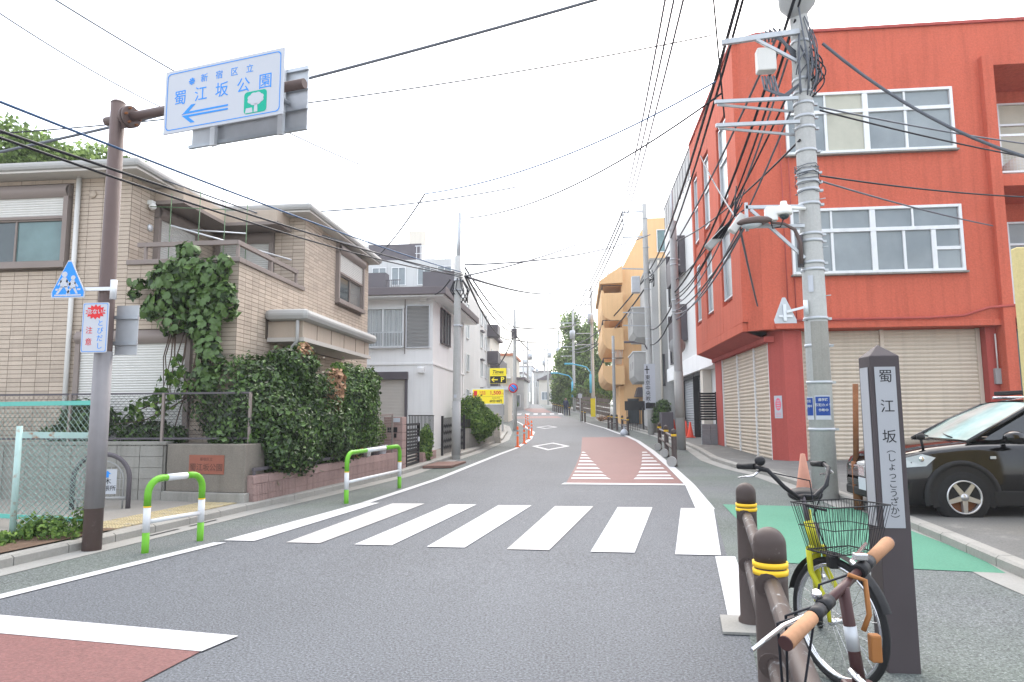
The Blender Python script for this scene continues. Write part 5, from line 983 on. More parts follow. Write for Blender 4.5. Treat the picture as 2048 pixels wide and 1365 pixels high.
MB().lathe([(.10, 0), (.30, .25), (.33, .6), (.30, .75), (0, .8)], (3.98, 11.9, 8.45), 18).build('transformer', 'pole_grey', mp)
for k, (dx, dz, s_) in enumerate(((.28, 7.75, .05), (.34, 7.6, .045), (.30, 7.45, .05), (.24, 7.55, .05))): MB().tube([(X0+.12+dx*math.sin(math.pi*q/10)*.75, 11.82, dz+.12-.62*q/10) for q in range(11)], .013, 6).build('cable_loop', 'cable', mp)
MB().tube([(X0-.2, Y0-.06, 3.95), (X0-.2, Y0-.06, 4.5)], .05, 8).build('lamp_clamp', 'dark_panel', mp)
# ladder-stripe sleeve, plates
FMP = frame((4.02, 11.73, 0), XP, YN)
def curved_plate(z0, z1, a0, a1, r_, m, name, parent, n=10):
    mb = MB(); P = [(X0+.015+r_*math.sin(a0+(a1-a0)*k/n), Y0-r_*math.cos(a0+(a1-a0)*k/n)) for k in range(n+1)]
    for (xa, ya), (xb, yb) in zip(P, P[1:]): mb.add([(xa, ya, z0), (xb, yb, z0), (xb, yb, z1), (xa, ya, z1)], [(0,1,2,3)], True)
    return mb.build(name, m, parent)
curved_plate(2.0, 3.0, -.75, .85, .2015, 'concrete_dirty', 'worn_patch', mp)
def polesign(name, label, a0, a1, z0, z1, chars, m, tm, size, parent=None):
    t = thing(name, label, 'sign', (X0, Y0-.2, z0)); curved_plate(z0, z1, a0, a1, .2105, 'sign_white', 'plate', t); curved_plate(z0+.07, z1-.02, a0+.06, a1-.06, .2125, m, 'field', t)
    am_ = (a0+a1)/2; N = V((math.sin(am_), -math.cos(am_), 0)); U = V((math.cos(am_), math.sin(am_), 0)); O = V((X0+.015, Y0, 0))+N*.2145
    for i, c_ in enumerate(chars): text(c_, size, tm, t, O+V((0,0,z1-.075-i*.085)), U, (0,0,1), .0005, bold=.001)
    return t
polesign('camera_notice', 'blue notice about a security camera wrapped on the concrete pole', -.72, .50, 1.36, 1.76, ['通学路', '防犯カメラ', '作動中'], 'sign_navy', 'sign_white', .052)
polesign('side_notice', 'narrow blue notice at the far edge of the concrete pole', -1.65, -.82, 1.36, 1.74, ['防犯', '作動中'], 'sign_navy', 'sign_white', .05)
curved_plate(3.5, 3.78, -.75, -.35, .203, 'sign_white', 'number_plate', mp)
dc = thing('dome_camera', 'white dome security camera under the pole bracket', 'camera', (3.5, 11.75, 4.9)); MB().lathe([(0, .20), (.05, .20), (.06, .14), (.125, .10), (.135, 0), (.13, -.03), (0, -.04)], (3.52, 11.72, 4.86), 20).build('housing', 'dome_white', dc); MB().ball((3.52, 11.72, 4.83), .085).build('lens_dome', 'glass_dark', dc); MB().box(3.22, 3.42, 11.7, 11.85, 4.74, 4.98).build('control_box', 'dome_white', dc, bevel=.02); MB().tube([(3.62, 11.74, 4.95), (3.9, 11.8, 4.95)], .03, 8).build('arm', 'dome_white', dc); MB().tube([(3.3, 11.75, 4.74), (3.32, 11.72, 4.6), (3.45, 11.72, 4.62), (3.5, 11.72, 4.75)], .012, 6).build('lead', 'cable', dc)
sl = thing('street_lamp', 'brown cobra-head street lamp on the concrete pole', 'street lamp', (3.8, 11.8, 4.0)); MB().tube([(3.80, 11.84, 4.0), (3.79, 11.8, 4.35), (3.70, 11.78, 4.58), (3.52, 11.75, 4.68), (3.30, 11.72, 4.70)], [.035, .035, .03, .025, .022], 10).build('arm', 'brown_paint', sl)
mb = MB(); M_ = Matrix.Translation((3.02, 11.70, 4.70)) @ Matrix.Rotation(R(-4), 4, 'Y'); mb.lathe([(.001, -.035), (.6, -.03), (.95, .0), (1, .03), (.8, .075), (.45, .10), (.001, .11)], n=20, M=M_ @ Matrix.Diagonal((.30, .13, 1, 1))); mb.build('head', 'brown_paint', sl); mb = MB(); mb.lathe([(.001, -.10), (.5, -.09), (.85, -.05), (.9, -.03)], n=20, M=M_ @ Matrix.Translation((-.06, 0, 0)) @ Matrix.Diagonal((.20, .11, 1, 1))); mb.build('lens', 'lamp_glass', sl)
ts = thing('triangular_sign_back', 'grey back of a triangular sign bracketed to the concrete pole', 'sign', (3.5, 11.8, 3.1)); FTB = frame((3.50, 11.83, 0), XP, YN); MB().ext([(-.19, 2.98), (.17, 2.98), (.165, 3.04), (.0, 3.42), (-.05, 3.42), (-.20, 3.04)], FTB, 0, .008).build('plate', 'galv', ts); mb = MB(); mb.fbox(FTB, -.05, .0, 3.02, 3.3, .008, .04); mb.fbox(FTB, -.12, .1, 3.08, 3.12, .008, .03); mb.build('rib', 'alu', ts); mb = MB(); mb.beam((3.5, 11.79, 3.17), (3.82, 11.79, 3.25), .03, .04); mb.tube([(3.82, 11.79, 3.12), (3.82, 11.79, 3.36)], .04, 8); mb.build('bracket', 'alu', ts)
sb = thing('cable_splice_boxes', 'cluster of grey splice boxes on the cables by the lamp', 'splice box', (2.75, 12, 4.7)); mb = MB(); mb.obox(Matrix.Translation((2.80, 12.0, 4.78)) @ Matrix.Rotation(R(35), 4, 'Y'), .07, .08, .18); mb.build('box', 'shutter_white', sb, bevel=.02); mb = MB(); mb.obox(Matrix.Translation((2.52, 12.4, 4.62)) @ Matrix.Rotation(R(45), 4, 'Y'), .07, .08, .24); mb.build('box', 'pole_grey', sb, bevel=.02); mb = MB(); [mb.tube([(2.9+rnd.uniform(-.1, .1), 12, 5.0+rnd.uniform(0, .5)), (2.75, 12.0, 4.9), (2.5+rnd.uniform(-.1, .1), 12.3, 4.6)], .012, 5) for _ in range(8)]; mb.build('leads', 'cable', sb)
# other poles
p2 = pole('grey steel pole with a pale lower sleeve before the white building', 3.57, 24.93, 8.3, .165, .13, 'pole_grey', (-.06, 0), (5.2, 5.6, 6.9, 7.1)); MB().tube([(3.56, 24.93, 1.35), (3.545, 24.93, 3.0)], [.168, .162], 20).build('pale_sleeve', 'concrete', p2); MB().tube([(3.51, 24.93, 8.4), (3.5, 24.93, 9.7)], .05, 8).build('mast', 'galv', p2); MB().lathe([(0, .01), (.30, .01), (.30, -.01), (0, -.01)], M=Matrix.Translation((3.56, 25.15, 3.95)) @ Matrix.Rotation(R(90), 4, 'X'), n=24).build('round_sign_back', 'pole_grey', p2)
p3 = pole('concrete pole with square crossarm frame before the grey tiled building', 3.75, 36.8, 12.5, .19, .13, 'pole_concrete', (-.06, 0), (4, 5.5, 6.2, 7.2, 8.2, 9.1, 10.5, 12.1)); mb = MB(); mb.beam((3.7, 36.8, 12.5), (2.5, 36.8, 12.5), .07, .08); mb.beam((3.7, 36.8, 11.1), (2.5, 36.8, 11.1), .07, .08); mb.beam((2.52, 36.8, 11.0), (2.52, 36.8, 12.6), .06, .06); mb.build('crossarm_frame', 'galv', p3); [MB().lathe([(0, 0), (.05, .02), (.03, .08), (.06, .1), (.03, .16), (.05, .2), (0, .22)], (2.42, 36.8, z)).build('insulator', 'shutter_white', p3) for z in (11.3, 11.8, 12.3)]
MB().box(2.9, 3.35, 36.6, 37.0, 8.0, 8.9).build('transformer_box', 'galv', p3, bevel=.03); [MB().beam((3.7, 36.8, z), (2.4, 36.7, z+.05), .05, .06).build('crossarm', 'galv', p3) for z in (6.2, 6.9, 9.3)]
mb = MB(); mb.tube([(3.65, 36.7, 4.9), (3.5, 36.6, 5.2), (2.9, 36.4, 5.3)], .03, 8); mb.build('lamp_arm', 'dark_panel', p3); MB().box(2.4, 2.95, 36.3, 36.5, 5.26, 5.36).build('lamp_head', 'dark_panel', p3, bevel=.03); mb = MB(); [mb.tube([(3.9+.2*math.cos(k), 36.75, 9.0+.3*math.sin(k)), (4.1, 36.7, 8.7), (3.9+.2*math.cos(k+2), 36.75, 8.5+.2*math.sin(k))], .02, 5) for k in range(6)]; mb.build('cable_loops', 'cable', p3)
ch_ = thing('church_pole_sign', 'white vertical sign with black cross and lettering on the crossarm pole', 'sign', (3.72, 36.55, 1.8)); MB().box(3.42, 3.99, 36.54, 36.57, 1.75, 4.15).build('plate', 'sign_white', ch_); mb = MB(); mb.box(3.55, 3.60, 36.53, 36.54, 3.62, 4.05); mb.box(3.45, 3.70, 36.529, 36.541, 3.83, 3.88); mb.build('cross', 'sign_black', ch_); [text(c_, .27, 'sign_black', ch_, (3.6, 36.53, 3.42-i*.28), XP, (0,0,1)) for i, c_ in enumerate('東京中央教会')]; MB().box(3.45, 3.96, 36.53, 36.541, 1.8, 2.1).build('black_field', 'sign_black', ch_)
p4 = pole('thin grey pole before the orange building', 2.29, 45.6, 6.1, .115, .09, 'pole_grey', (0, 0), (5.2, 5.6))
p5 = pole('steel-topped pole with cable clamps beside the white house gate', -3.70, 20.4, 6.2, .13, .10, 'pole_concrete', (.04, 0), (4.2, 5.3, 5.6)); MB().tube([(-3.66, 20.4, 6.0), (-3.60, 20.4, 7.75)], [.065, .055], 12).build('mast', 'galv', p5); MB().tube([(-3.70, 20.4, .3), (-3.695, 20.4, 1.9)], [.136, .130], 20).build('sleeve', 'pole_grey', p5); MB().box(-3.75, -3.67, 20.265, 20.28, 2.0, 2.1).build('tag', 'sign_white', p5)
mb = MB()
for k in range(10): a = k*.63; mb.tube([(-3.62+.12*math.cos(a), 20.4+.12*math.sin(a), 5.6+.05*(k % 3)), (-3.6+.3*math.cos(a), 20.4+.2*math.sin(a), 5.3), (-3.55+.2*math.cos(a+1), 20.4, 4.9)], .018, 5)
mb.build('cable_loops', 'cable', p5)
p6 = pole('left-hand far pole carrying the round no-parking sign', -4.02, 42.5, 7.6, .14, .09, 'pole_concrete', (.03, 0), (5.5, 6.4, 6.9)); MB().box(-4.2, -3.85, 42.35, 42.6, 6.3, 6.9).build('clamp_box', 'dark_panel', p6)
npk = thing('no_parking_sign', 'round blue and red no-parking sign on the far left pole', 'sign', (-4.1, 42.2, 3.0)); M_ = Matrix.Translation((-4.08, 42.2, 3.17)) @ Matrix.Rotation(R(90), 4, 'X'); MB().lathe([(0, .012), (.30, .012), (.30, 0), (0, 0)], n=28, M=M_).build('disc', 'sign_red', npk); MB().lathe([(0, .02), (.22, .02), (.22, .012)], n=28, M=M_).build('blue_field', 'sign_blue', npk); mb = MB(); mb.obox(M_ @ Matrix.Rotation(R(-45), 4, 'Z') @ Matrix.Translation((0, 0, .021)), .22, .03, .002); mb.build('bar', 'sign_red', npk)
p7 = pole('slim grey street pole by the car park entrance', -4.64, 41.0, 2.8, .04, .04, 'galv', (0, 0), ())
def farpole(label, x, y, h, frame_z=True, lamp=False):
    t = pole(label, x, y, h, .19, .12, 'pole_concrete', (0, 0), ()); z = g(y)+h
    mb = MB(); mb.beam((x, y, z-.25), (x-1.7, y, z-.25), .09, .1); mb.beam((x, y, z-1.7), (x-1.7, y, z-1.7), .09, .1); mb.beam((x-1.68, y, z-1.8), (x-1.68, y, z-.1), .08, .08); mb.beam((x-.7, y, z-1.7), (x-.7, y, z-.25), .06, .06); mb.build('crossarm_frame', 'galv', t); [MB().beam((x, y, z-d_), (x-1.5, y, z-d_), .07, .08).build('crossarm', 'galv', t) for d_ in (4.5, 5.6)]
    MB().lathe([(0, 0), (.3, 0), (.33, .8), (.28, .95), (0, 1.0)], (x-.1, y-.35, z-3.6), 14).build('transformer', 'galv', t)
    if lamp: MB().tube([(x-.15, y, 4.3), (x-.2, y, 5.6), (x-.6, y-.1, 6.1), (x-1.9, y-.2, 6.4)], .06, 8).build('lamp_arm', 'lamp_blue', t); MB().box(x-2.7, x-1.85, y-.32, y-.08, 6.33, 6.5).build('lamp_head', 'lamp_blue', t, bevel=.04); MB().tube([(x-.15, y, 3.6), (x-.15, y, 5.4)], .16, 8).build('lamp_sleeve', 'lamp_blue', t)
farpole('tall pole with blue street lamp in front of the wooded bank', 1.3, 66, 12.5, lamp=True); farpole('second tall pole with blue street lamp beyond the timber fence', -.6, 80, 12.0, lamp=True)
farpole('distant pole with square frame above the hedge', -2.9, 100, 11.0); farpole('distant pole left of the beige gabled house', -6.3, 125, 10.6); farpole('distant pole near the white truck', -9.1, 150, 10.6); farpole('farthest pole on the crest', -12.2, 170, 10.2); farpole('distant pole on the left kerb by the garden tree', -10.6, 108, 8.6)
def cable(a, b, sag, r_, m, label):
    a, b = V(a), V(b); n = 18; mb = MB(); mb.tube([a.lerp(b, k/n)-V((0,0,sag*4*(k/n)*(1-k/n))) for k in range(n+1)], r_, 5, False)
    o = mb.build('overhead_cable', m, shift=(a+b)/2); tag(o, label, 'cable', 'overhead cables')
cable((-10.18,10.00,5.72),(4.84,8.60,8.10),0.20,0.024,'cable_grey','thick grey overhead cable passing behind the park sign')
cable((-11.04,11.00,6.62),(2.46,11.90,8.23),0.25,0.013,'cable','thin dark overhead cable behind the sign panel meeting the drop cable by the red building')
cable((-3.70,16.00,6.89),(2.60,12.30,7.56),0.35,0.016,'cable_blue','bluish overhead cable sagging across the street from the white house to the concrete pole')
cable((-3.70,16.00,6.89),(-7.17,22.60,6.68),0.15,0.020,'cable','cable dropping to the white house roof')
cable((-3.46,20.30,7.53),(2.66,12.20,7.27),0.50,0.018,'cable','dark overhead cable from the left steel pole top to the concrete pole')
cable((-3.50,20.30,5.83),(-5.16,5.20,4.27),0.10,0.014,'cable_blue','bluish cable running along the tan house eaves')
cable((-3.50,20.30,5.77),(-5.23,5.30,4.04),0.12,0.016,'cable','thick black cable bundle in front of the tan house roof')
cable((-3.50,20.30,5.73),(-5.33,5.40,4.03),0.20,0.015,'cable','black cable below the thick bundle by the tan house roof')
cable((-3.50,20.30,5.66),(-8.01,11.20,5.96),0.10,0.017,'cable_grey','thin grey cable ending at the tan house corner')
cable((-3.44,20.40,5.84),(-3.99,42.40,6.71),0.50,0.031,'cable','thick cable between the two left-hand poles')
cable((-3.44,20.40,5.74),(-3.99,42.40,6.46),0.90,0.031,'cable','sagging lower cable between the two left-hand poles')
cable((-3.44,20.40,6.00),(-3.99,42.40,7.00),0.30,0.031,'cable_grey','thin upper cable between the two left-hand poles')
cable((-3.99,42.40,6.59),(-7.41,60.00,5.54),0.30,0.048,'cable','cable from the far left pole to the brown-roofed block')
cable((1.89,13.00,9.98),(2.44,36.60,12.31),0.30,0.025,'cable_grey','outer high-voltage line above the road')
cable((2.07,13.00,9.97),(2.47,36.70,12.03),0.30,0.025,'cable_grey','middle high-voltage line above the road')
cable((2.26,13.00,9.95),(2.52,36.80,11.69),0.30,0.025,'cable_grey','inner high-voltage line above the road')
cable((2.44,36.60,12.31),(-0.58,79.50,13.68),0.50,0.048,'cable_grey','outer far high-voltage line')
cable((2.47,36.70,12.03),(-0.47,79.70,13.23),0.50,0.048,'cable_grey','middle far high-voltage line')
cable((2.52,36.80,11.69),(-0.37,79.80,12.65),0.50,0.048,'cable_grey','inner far high-voltage line')
cable((3.82,11.20,8.73),(3.50,24.90,5.88),0.75,0.030,'cable','thick black cable bundle running down from the concrete pole past the red building')
cable((3.95,11.30,8.79),(3.54,24.90,5.61),1.00,0.020,'cable','lower black cable beside the thick bundle on the red building side')
cable((3.90,11.80,8.38),(3.51,24.90,5.75),0.95,0.020,'cable','black cable hanging close to the red building windows')
cable((3.73,11.80,7.64),(3.48,24.90,5.42),0.90,0.020,'cable_grey','grey communication line along the red building')
cable((2.71,10.60,8.32),(3.87,36.70,9.24),0.60,0.032,'cable','twin black cable bundle crossing in front of the red building roof corner')
cable((2.84,10.80,8.45),(3.92,36.70,8.91),0.80,0.026,'cable','second strand of the twin bundle by the red building roof corner')
cable((2.37,11.20,8.75),(2.88,13.00,7.17),0.05,0.016,'cable','short steep drop cable beside the red building')
cable((3.87,36.70,9.11),(-0.47,79.90,9.71),0.80,0.048,'cable','thick bundle continuing to the far poles')
cable((3.92,36.80,8.71),(-0.43,79.90,8.83),1.20,0.048,'cable','sagging bundle continuing to the far poles')
cable((3.49,24.90,5.61),(3.85,36.80,6.00),0.30,0.031,'cable','bundle between the grey pole and the pole by the tiled building')
cable((3.54,24.90,5.42),(3.82,36.80,5.19),0.40,0.031,'cable','lower bundle between the grey pole and the pole by the tiled building')
cable((4.38,11.90,7.96),(9.67,10.50,4.99),0.95,0.028,'cable_grey','thick grey wrapped cable sweeping right across the red facade')
cable((4.21,11.90,5.55),(14.40,18.20,6.88),0.20,0.017,'cable','black cable crossing the red facade between the floors')
cable((4.20,11.90,5.46),(10.73,18.40,6.28),0.05,0.017,'cable_grey','thin wire ending at the red building balcony')
cable((4.27,11.90,6.73),(14.45,18.20,7.42),0.15,0.017,'cable','thin dark wire in front of the upper red windows')
cable((4.27,11.90,6.79),(14.50,18.20,7.92),0.15,0.017,'cable_grey','faint wire above the upper red windows')
cable((2.83,12.00,4.80),(4.73,18.40,4.31),0.05,0.024,'cable_grey','grey service conduit slanting down to the red building corner')
cable((4.51,24.50,10.86),(2.83,12.00,4.80),0.10,0.020,'cable_grey','grey cable joining the splice boxes')
cable((-3.44,20.40,5.74),(1.97,36.60,11.60),0.25,0.029,'cable_grey','thin wire crossing the road above the lozenge markings')
cable((-3.44,20.40,6.09),(3.96,36.80,11.20),0.35,0.029,'cable_grey','second thin wire crossing the road to the crossarm pole')
cable((-6.13,14.60,6.09),(-1.66,18.00,7.66),0.10,0.018,'cable_grey','thin wire from the tan house eave')
cable((-3.89,20.30,5.61),(-4.97,22.80,5.61),0.10,0.022,'cable','short service drop to the white house corner')
cable((-3.99,42.40,6.59),(-6.47,124.00,13.44),1.00,0.048,'cable_grey','far cable above the left kerb')
cable((1.28,66.00,12.65),(-0.61,80.00,12.09),0.30,0.048,'cable_grey','short line between the two blue-lamp poles')
cable((3.63,11.80,8.21),(3.62,36.70,8.70),0.70,0.025,'cable_grey','thin grey line above the twin bundle')
cable((3.66,11.80,6.91),(3.57,24.90,6.34),0.50,0.020,'cable','thin black line across the red fins')
cable((3.73,11.80,6.68),(3.52,24.90,4.87),0.60,0.020,'cable_grey','thin grey line across the lower red fins')
cable((3.87,11.80,6.17),(3.76,24.90,7.82),0.20,0.020,'cable','thin wire towards the white building mast')
cable((2.93,12.00,4.75),(3.53,24.90,5.20),0.25,0.020,'cable','splice bundle running on to the grey pole')
cable((2.92,12.00,4.71),(3.47,24.90,5.09),0.40,0.020,'cable_grey','grey strand below the splice bundle')
cable((-10.64,11.00,8.97),(-10.38,16.00,9.33),0.10,0.015,'cable_grey','faint wire in the upper left sky')
cable((-9.55,11.00,9.17),(-6.69,20.00,9.27),0.20,0.017,'cable_grey','second faint wire in the upper left sky')
cable((-3.36,20.40,5.70),(-0.78,70.00,14.69),0.60,0.044,'cable_grey','thin line crossing to the blue-lamp poles')
cable((-3.99,42.40,7.00),(1.24,66.00,10.68),0.40,0.048,'cable_grey','thin line between far left pole and blue-lamp pole')
cable((-4.00,42.40,6.21),(-2.69,100.00,13.45),0.60,0.048,'cable_grey','low line to the distant square-frame pole')
cable((-6.16,125.00,13.53),(1.20,66.00,8.25),0.60,0.048,'cable_grey','distant crossing line over the crest')
cable((1.20,66.00,8.25),(3.59,50.00,8.39),0.30,0.048,'cable','low cable to the orange building')
# ---------------------------------------------------------------- bollards and railings
def bollard(t, x, y, h=.97, r=.068):
    z = g(y); MB().lathe([(r*1.22, z-.05), (r*1.22, z+.04), (r*1.03, z+.06), (r, z+h-.22)], (x, y, 0), 20).build('post', 'brown_bollard', t)
    MB().lathe([(r*1.02, z+h-.22), (r*1.02, z+h-.19), (r*.93, z+h-.19), (r*.93, z+h-.135), (r*1.0, z+h-.135), (r*1.0, z+h-.10)]+[(r*math.cos(k*math.pi/16), z+h-r*1.05+r*1.05*math.sin(k*math.pi/16)) for k in range(9)], (x, y, 0), 20).build('cap', 'brown_bollard', t)
    for zb in (z+h-.185, z+h-.155): MB().lathe([(r*.94, zb-.010), (r*1.07, zb-.010), (r*1.07, zb+.012), (r*.94, zb+.012)], (x, y, 0), 20).build('yellow_band', 'yellow_band', t)
def barrier(label, pts, h=.97, rails=(.74, .42), discs=False, rail_m='rail_worn', group='brown bollard barriers'):
    t = thing('bollard_barrier', label, 'barrier', (pts[0][0], pts[0][1], g(pts[0][1])), group)
    for x, y in pts:
        bollard(t, x, y, h)
        if discs: MB().tube([(x-.10, y-.13, g(y)+.13), (x-.07, y-.07, g(y)+.135)], .13, 20).build('weight_disc', 'concrete', t)
    for (xa, ya), (xb, yb) in zip(pts, pts[1:]):
        for z in rails: MB().tube([(xa, ya, g(ya)+z), (xb, yb, g(yb)+z)], .035 if h > .9 else .03, 12).build('rail', rail_m, t)
    return t
nb1 = barrier('worn brown bollard barrier with yellow bands beside the parked bicycles', [(.42, 1.05), (.80, 3.1), (1.16, 5.06)])
for (x, y, dx) in ((.80, 3.1, 0), (1.16, 5.06, 0)):
    for z in (.74, .42): MB().tube([(x-.03, y-.066, z-.003), (x-.012, y-.02, z)], .052, 14).build('rail_collar', 'brown_bollard', nb1)
cp_ = thing('bollard_footing', 'worn concrete pad under the brown bollard by the crosswalk', 'footing', (1.1, 5.0, 0)); MB().prism([(.92, 4.82), (1.36, 4.80), (1.40, 5.2), (.98, 5.22)], .006, .022).build('pad', 'gutter', cp_)
barrier('brown bollard barrier with round concrete weights next to the red road paint', [(2.42, 18.2), (2.62, 21.4), (2.78, 24.6)], discs=True)
barrier('short two-post brown barrier before the black gate', [(2.50, 36.5), (2.42, 39.8)])
barrier('brown barrier at the thin grey pole', [(2.24, 42.2), (2.0, 43.6), (1.86, 45.2)])
barrier('pair of slim brown posts by the small sign post', [(.42, 55.4), (.20, 57.2)], rails=())
barrier('long row of dark brown posts below the tall hedge', [(-1.0-.26*k, 68+1.5*k) for k in range(9)], rails=(.6,))
# ---------------------------------------------------------------- slope-name marker post
mk = thing('slope_marker_post', 'dark square marker post with pale panel of vertical lettering', 'marker post', (1.79, 4.27, 0))
x0, x1, y0, y1 = 1.705, 1.872, 4.20, 4.36
mb = MB(); mb.add([(x0-.004, y0-.004, -.05), (x1+.004, y0-.004, -.05), (x1+.004, y1+.004, -.05), (x0-.004, y1+.004, -.05), (x0, y0, 1.79), (x1, y0, 1.79), (x1, y1, 1.79), (x0, y1, 1.79), ((x0+x1)/2, (y0+y1)/2, 1.865)], [(0,1,5,4), (1,2,6,5), (2,3,7,6), (3,0,4,7), (4,5,8), (5,6,8), (6,7,8), (7,4,8)]); mb.build('post', 'marker_dark', mk, bevel=.004)
FM = frame(((x0+x1)/2, y0-.003, 0), XP, YN); pn = MB().fbox(FM, -.062, .055, .80, 1.725, 0, .003).build('name_panel', 'marker_panel', mk)
for i, ch in enumerate('蜀江坂'): text(ch, .082, 'sign_black', pn, FM(-.002, 1.665-i*.175, .0035), XP, (0,0,1), .0006)
for i, ch in enumerate('︵しょっこうざか︶'): text(ch, .052, 'sign_black', pn, FM(.002, 1.245-i*.050, .0035), XP, (0,0,1), .0006)
FMS = frame((x0-.003, y0, 0), (0,1,0), XN); MB().fbox(FMS, .025, .135, .80, 1.725, 0, .003).build('side_panel', 'marker_panel', mk)
# ---------------------------------------------------------------- traffic cones and delineator posts
for i, (x, y, lab) in enumerate(((4.97, 31.8, 'red traffic cone at the garage, the one beside the black door frame'), (5.02, 33.4, 'red traffic cone in the middle of the garage front'), (4.86, 36.4, 'red traffic cone at the far end of the garage'))):
    z = g(y)+.1; t = thing('traffic_cone', lab, 'traffic cone', (x, y, z), 'cones at the garage'); MB().box(x-.19, x+.19, y-.19, y+.19, z, z+.04).build('base', 'cone_red', t, bevel=.01); MB().lathe([(.15, z+.04), (.03, z+.70), (0, z+.71)], (x, y, 0), 18).build('cone', 'cone_red', t)
z = .06; t = thing('faded_cone', 'faded orange traffic cone behind the concrete pole', 'traffic cone', (3.93, 12.9, z)); MB().box(3.80, 4.20, 12.75, 13.15, z, z+.04).build('base', 'cone_faded', t, bevel=.01); MB().lathe([(.14, z+.04), (.04, z+.68), (0, z+.69)], (4.0, 12.95, 0), 18).build('cone', 'cone_faded', t)
dl = [(-2.40, 26.5, 'first orange lane post on the left edge line'), (-2.34, 28.9, 'second orange lane post on the left edge line'), (-2.42, 32.6, 'third orange lane post where the edge line bends'), (-2.52, 36.0, 'fourth orange lane post where the edge line bends'), (-3.70, 49, 'far orange lane post near the second lozenge'), (-4.05, 51.6, 'farthest orange lane post before the far crosswalk')]
for x, y, lab in dl:
    z = g(y); t = thing('lane_post', lab, 'lane post', (x, y, z), 'orange lane posts'); MB().lathe([(.11, z), (.11, z+.03), (.045, z+.06), (.040, z+.78), (.02, z+.80), (0, z+.80)], (x, y, 0), 14).build('post', 'orange_post', t)
    for zz_ in (.42, .60): MB().lathe([(.0415, z+zz_), (.0425, z+zz_), (.0425, z+zz_+.07), (.0415, z+zz_+.07)], (x, y, 0), 14).build('reflective_band', 'sign_white', t)
# ---------------------------------------------------------------- black crossover car (x runs from nose to tail)
CX, CY = 4.02, 10.38
car = thing('black_car', 'black crossover car with roof box bars parked before the shutters', 'car', (CX, CY, .04))
def cw(x, y, z): return V((CX+x, CY+y, z+.04))
st = [(0.0, .56, .38, .58, .62), (.03, .68, .27, .66, .70), (.12, .78, .22, .76, .82), (.3, .845, .21, .86, .925), (.55, .875, .21, .925, .99), (.87, .89, .21, .965, 1.035), (1.15, .89, .21, .99, 1.07), (1.5, .89, .21, 1.0, 1.08), (2.2, .89, .21, 1.02, 1.05), (3.3, .885, .22, 1.05, 1.06), (3.95, .86, .25, 1.06, 1.06), (4.2, .80, .32, 1.04, 1.04), (4.31, .70, .42, .98, .98)]
mb = MB(); rings = []
for (x, w_, zb, zs, zt) in st:
    half = [(w_*.90, zb), (w_*.985, zb+.13), (w_, zb+(zs-zb)*.45), (w_*.985, zs-.08), (w_*.94, zs), (w_*.74, zs+(zt-zs)*.65), (w_*.38, zt-.006), (0, zt)]
    rings.append([(-y, z) for y, z in half] + [(y, z) for y, z in half[-2::-1]])
n = len(rings[0]); vs = [cw(st[i][0], y, z) for i, r_ in enumerate(rings) for y, z in r_]
mb.add(vs, [(i*n+k, i*n+k+1, (i+1)*n+k+1, (i+1)*n+k) for i in range(len(st)-1) for k in range(n-1)], True); mb.add([cw(0, y, z) for y, z in rings[0]], [tuple(range(n))]); mb.build('body', 'car_black', car)
# greenhouse: roof, pillars, glass
def gh(x, s_, z, w_): return cw(x, s_*w_, z)
ws0, ws1 = (1.12, 1.05), (2.02, 1.545)
mb = MB(); N_ = 10; row = []
for k in range(N_+1): s_ = -1+2*k/N_; bow = .10*(1-s_*s_); row.append((cw(ws0[0]-bow, s_*.74, ws0[1]+.02*(1-s_*s_)), cw((ws0[0]+ws1[0])/2-bow*.8, s_*.665, 1.33), cw(ws1[0]-bow*.6, s_*.575, ws1[1]+.02*(1-s_*s_))))
for a, b in zip(row, row[1:]): mb.add([a[0], b[0], b[1], a[1], b[2], a[2]], [(0,1,2,3), (3,2,4,5)], True)
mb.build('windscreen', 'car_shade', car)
mb = MB()
rs = [(1.98, .575, 1.555), (2.3, .60, 1.60), (2.8, .61, 1.615), (3.4, .59, 1.60), (3.95, .52, 1.54)]
vs = []
for x, w_, z in rs: vs += [cw(x, -w_-.03, z-.05), cw(x, -w_, z-.01), cw(x, -w_*.5, z+.02), cw(x, 0, z+.027), cw(x, w_*.5, z+.02), cw(x, w_, z-.01), cw(x, w_+.03, z-.05)]
mb.add(vs, [(i*7+k, i*7+k+1, (i+1)*7+k+1, (i+1)*7+k) for i in range(4) for k in range(6)], True); mb.build('roof', 'car_black', car)
for s_ in (-1, 1):
    MB().tube([cw(1.05, s_*.76, 1.03), cw(1.55, s_*.70, 1.30), cw(2.0, s_*.60, 1.53), cw(2.4, s_*.63, 1.57), cw(3.4, s_*.62, 1.56), cw(3.95, s_*.56, 1.50)], .032, 8).build('pillar', 'car_black', car)
    mb = MB(); mb.add([cw(1.22, s_*.775, 1.06), cw(2.55, s_*.80, 1.06), cw(2.55, s_*.645, 1.54), cw(2.08, s_*.625, 1.52)], [(0,1,2,3)]); mb.add([cw(2.62, s_*.80, 1.06), cw(3.75, s_*.79, 1.10), cw(3.55, s_*.63, 1.52), cw(2.62, s_*.645, 1.54)], [(0,1,2,3)]); mb.build('side_window', 'car_glass', car)
    mb = MB(); mb.add([cw(2.53, s_*.805, 1.06), cw(2.64, s_*.805, 1.06), cw(2.64, s_*.65, 1.545), cw(2.53, s_*.65, 1.545)], [(0,1,2,3)]); mb.build('pillar', 'car_plastic', car)
    MB().tube([cw(2.15, s_*.55, 1.64), cw(3.6, s_*.53, 1.64)], .02, 8).build('roof_rail', 'chrome', car)
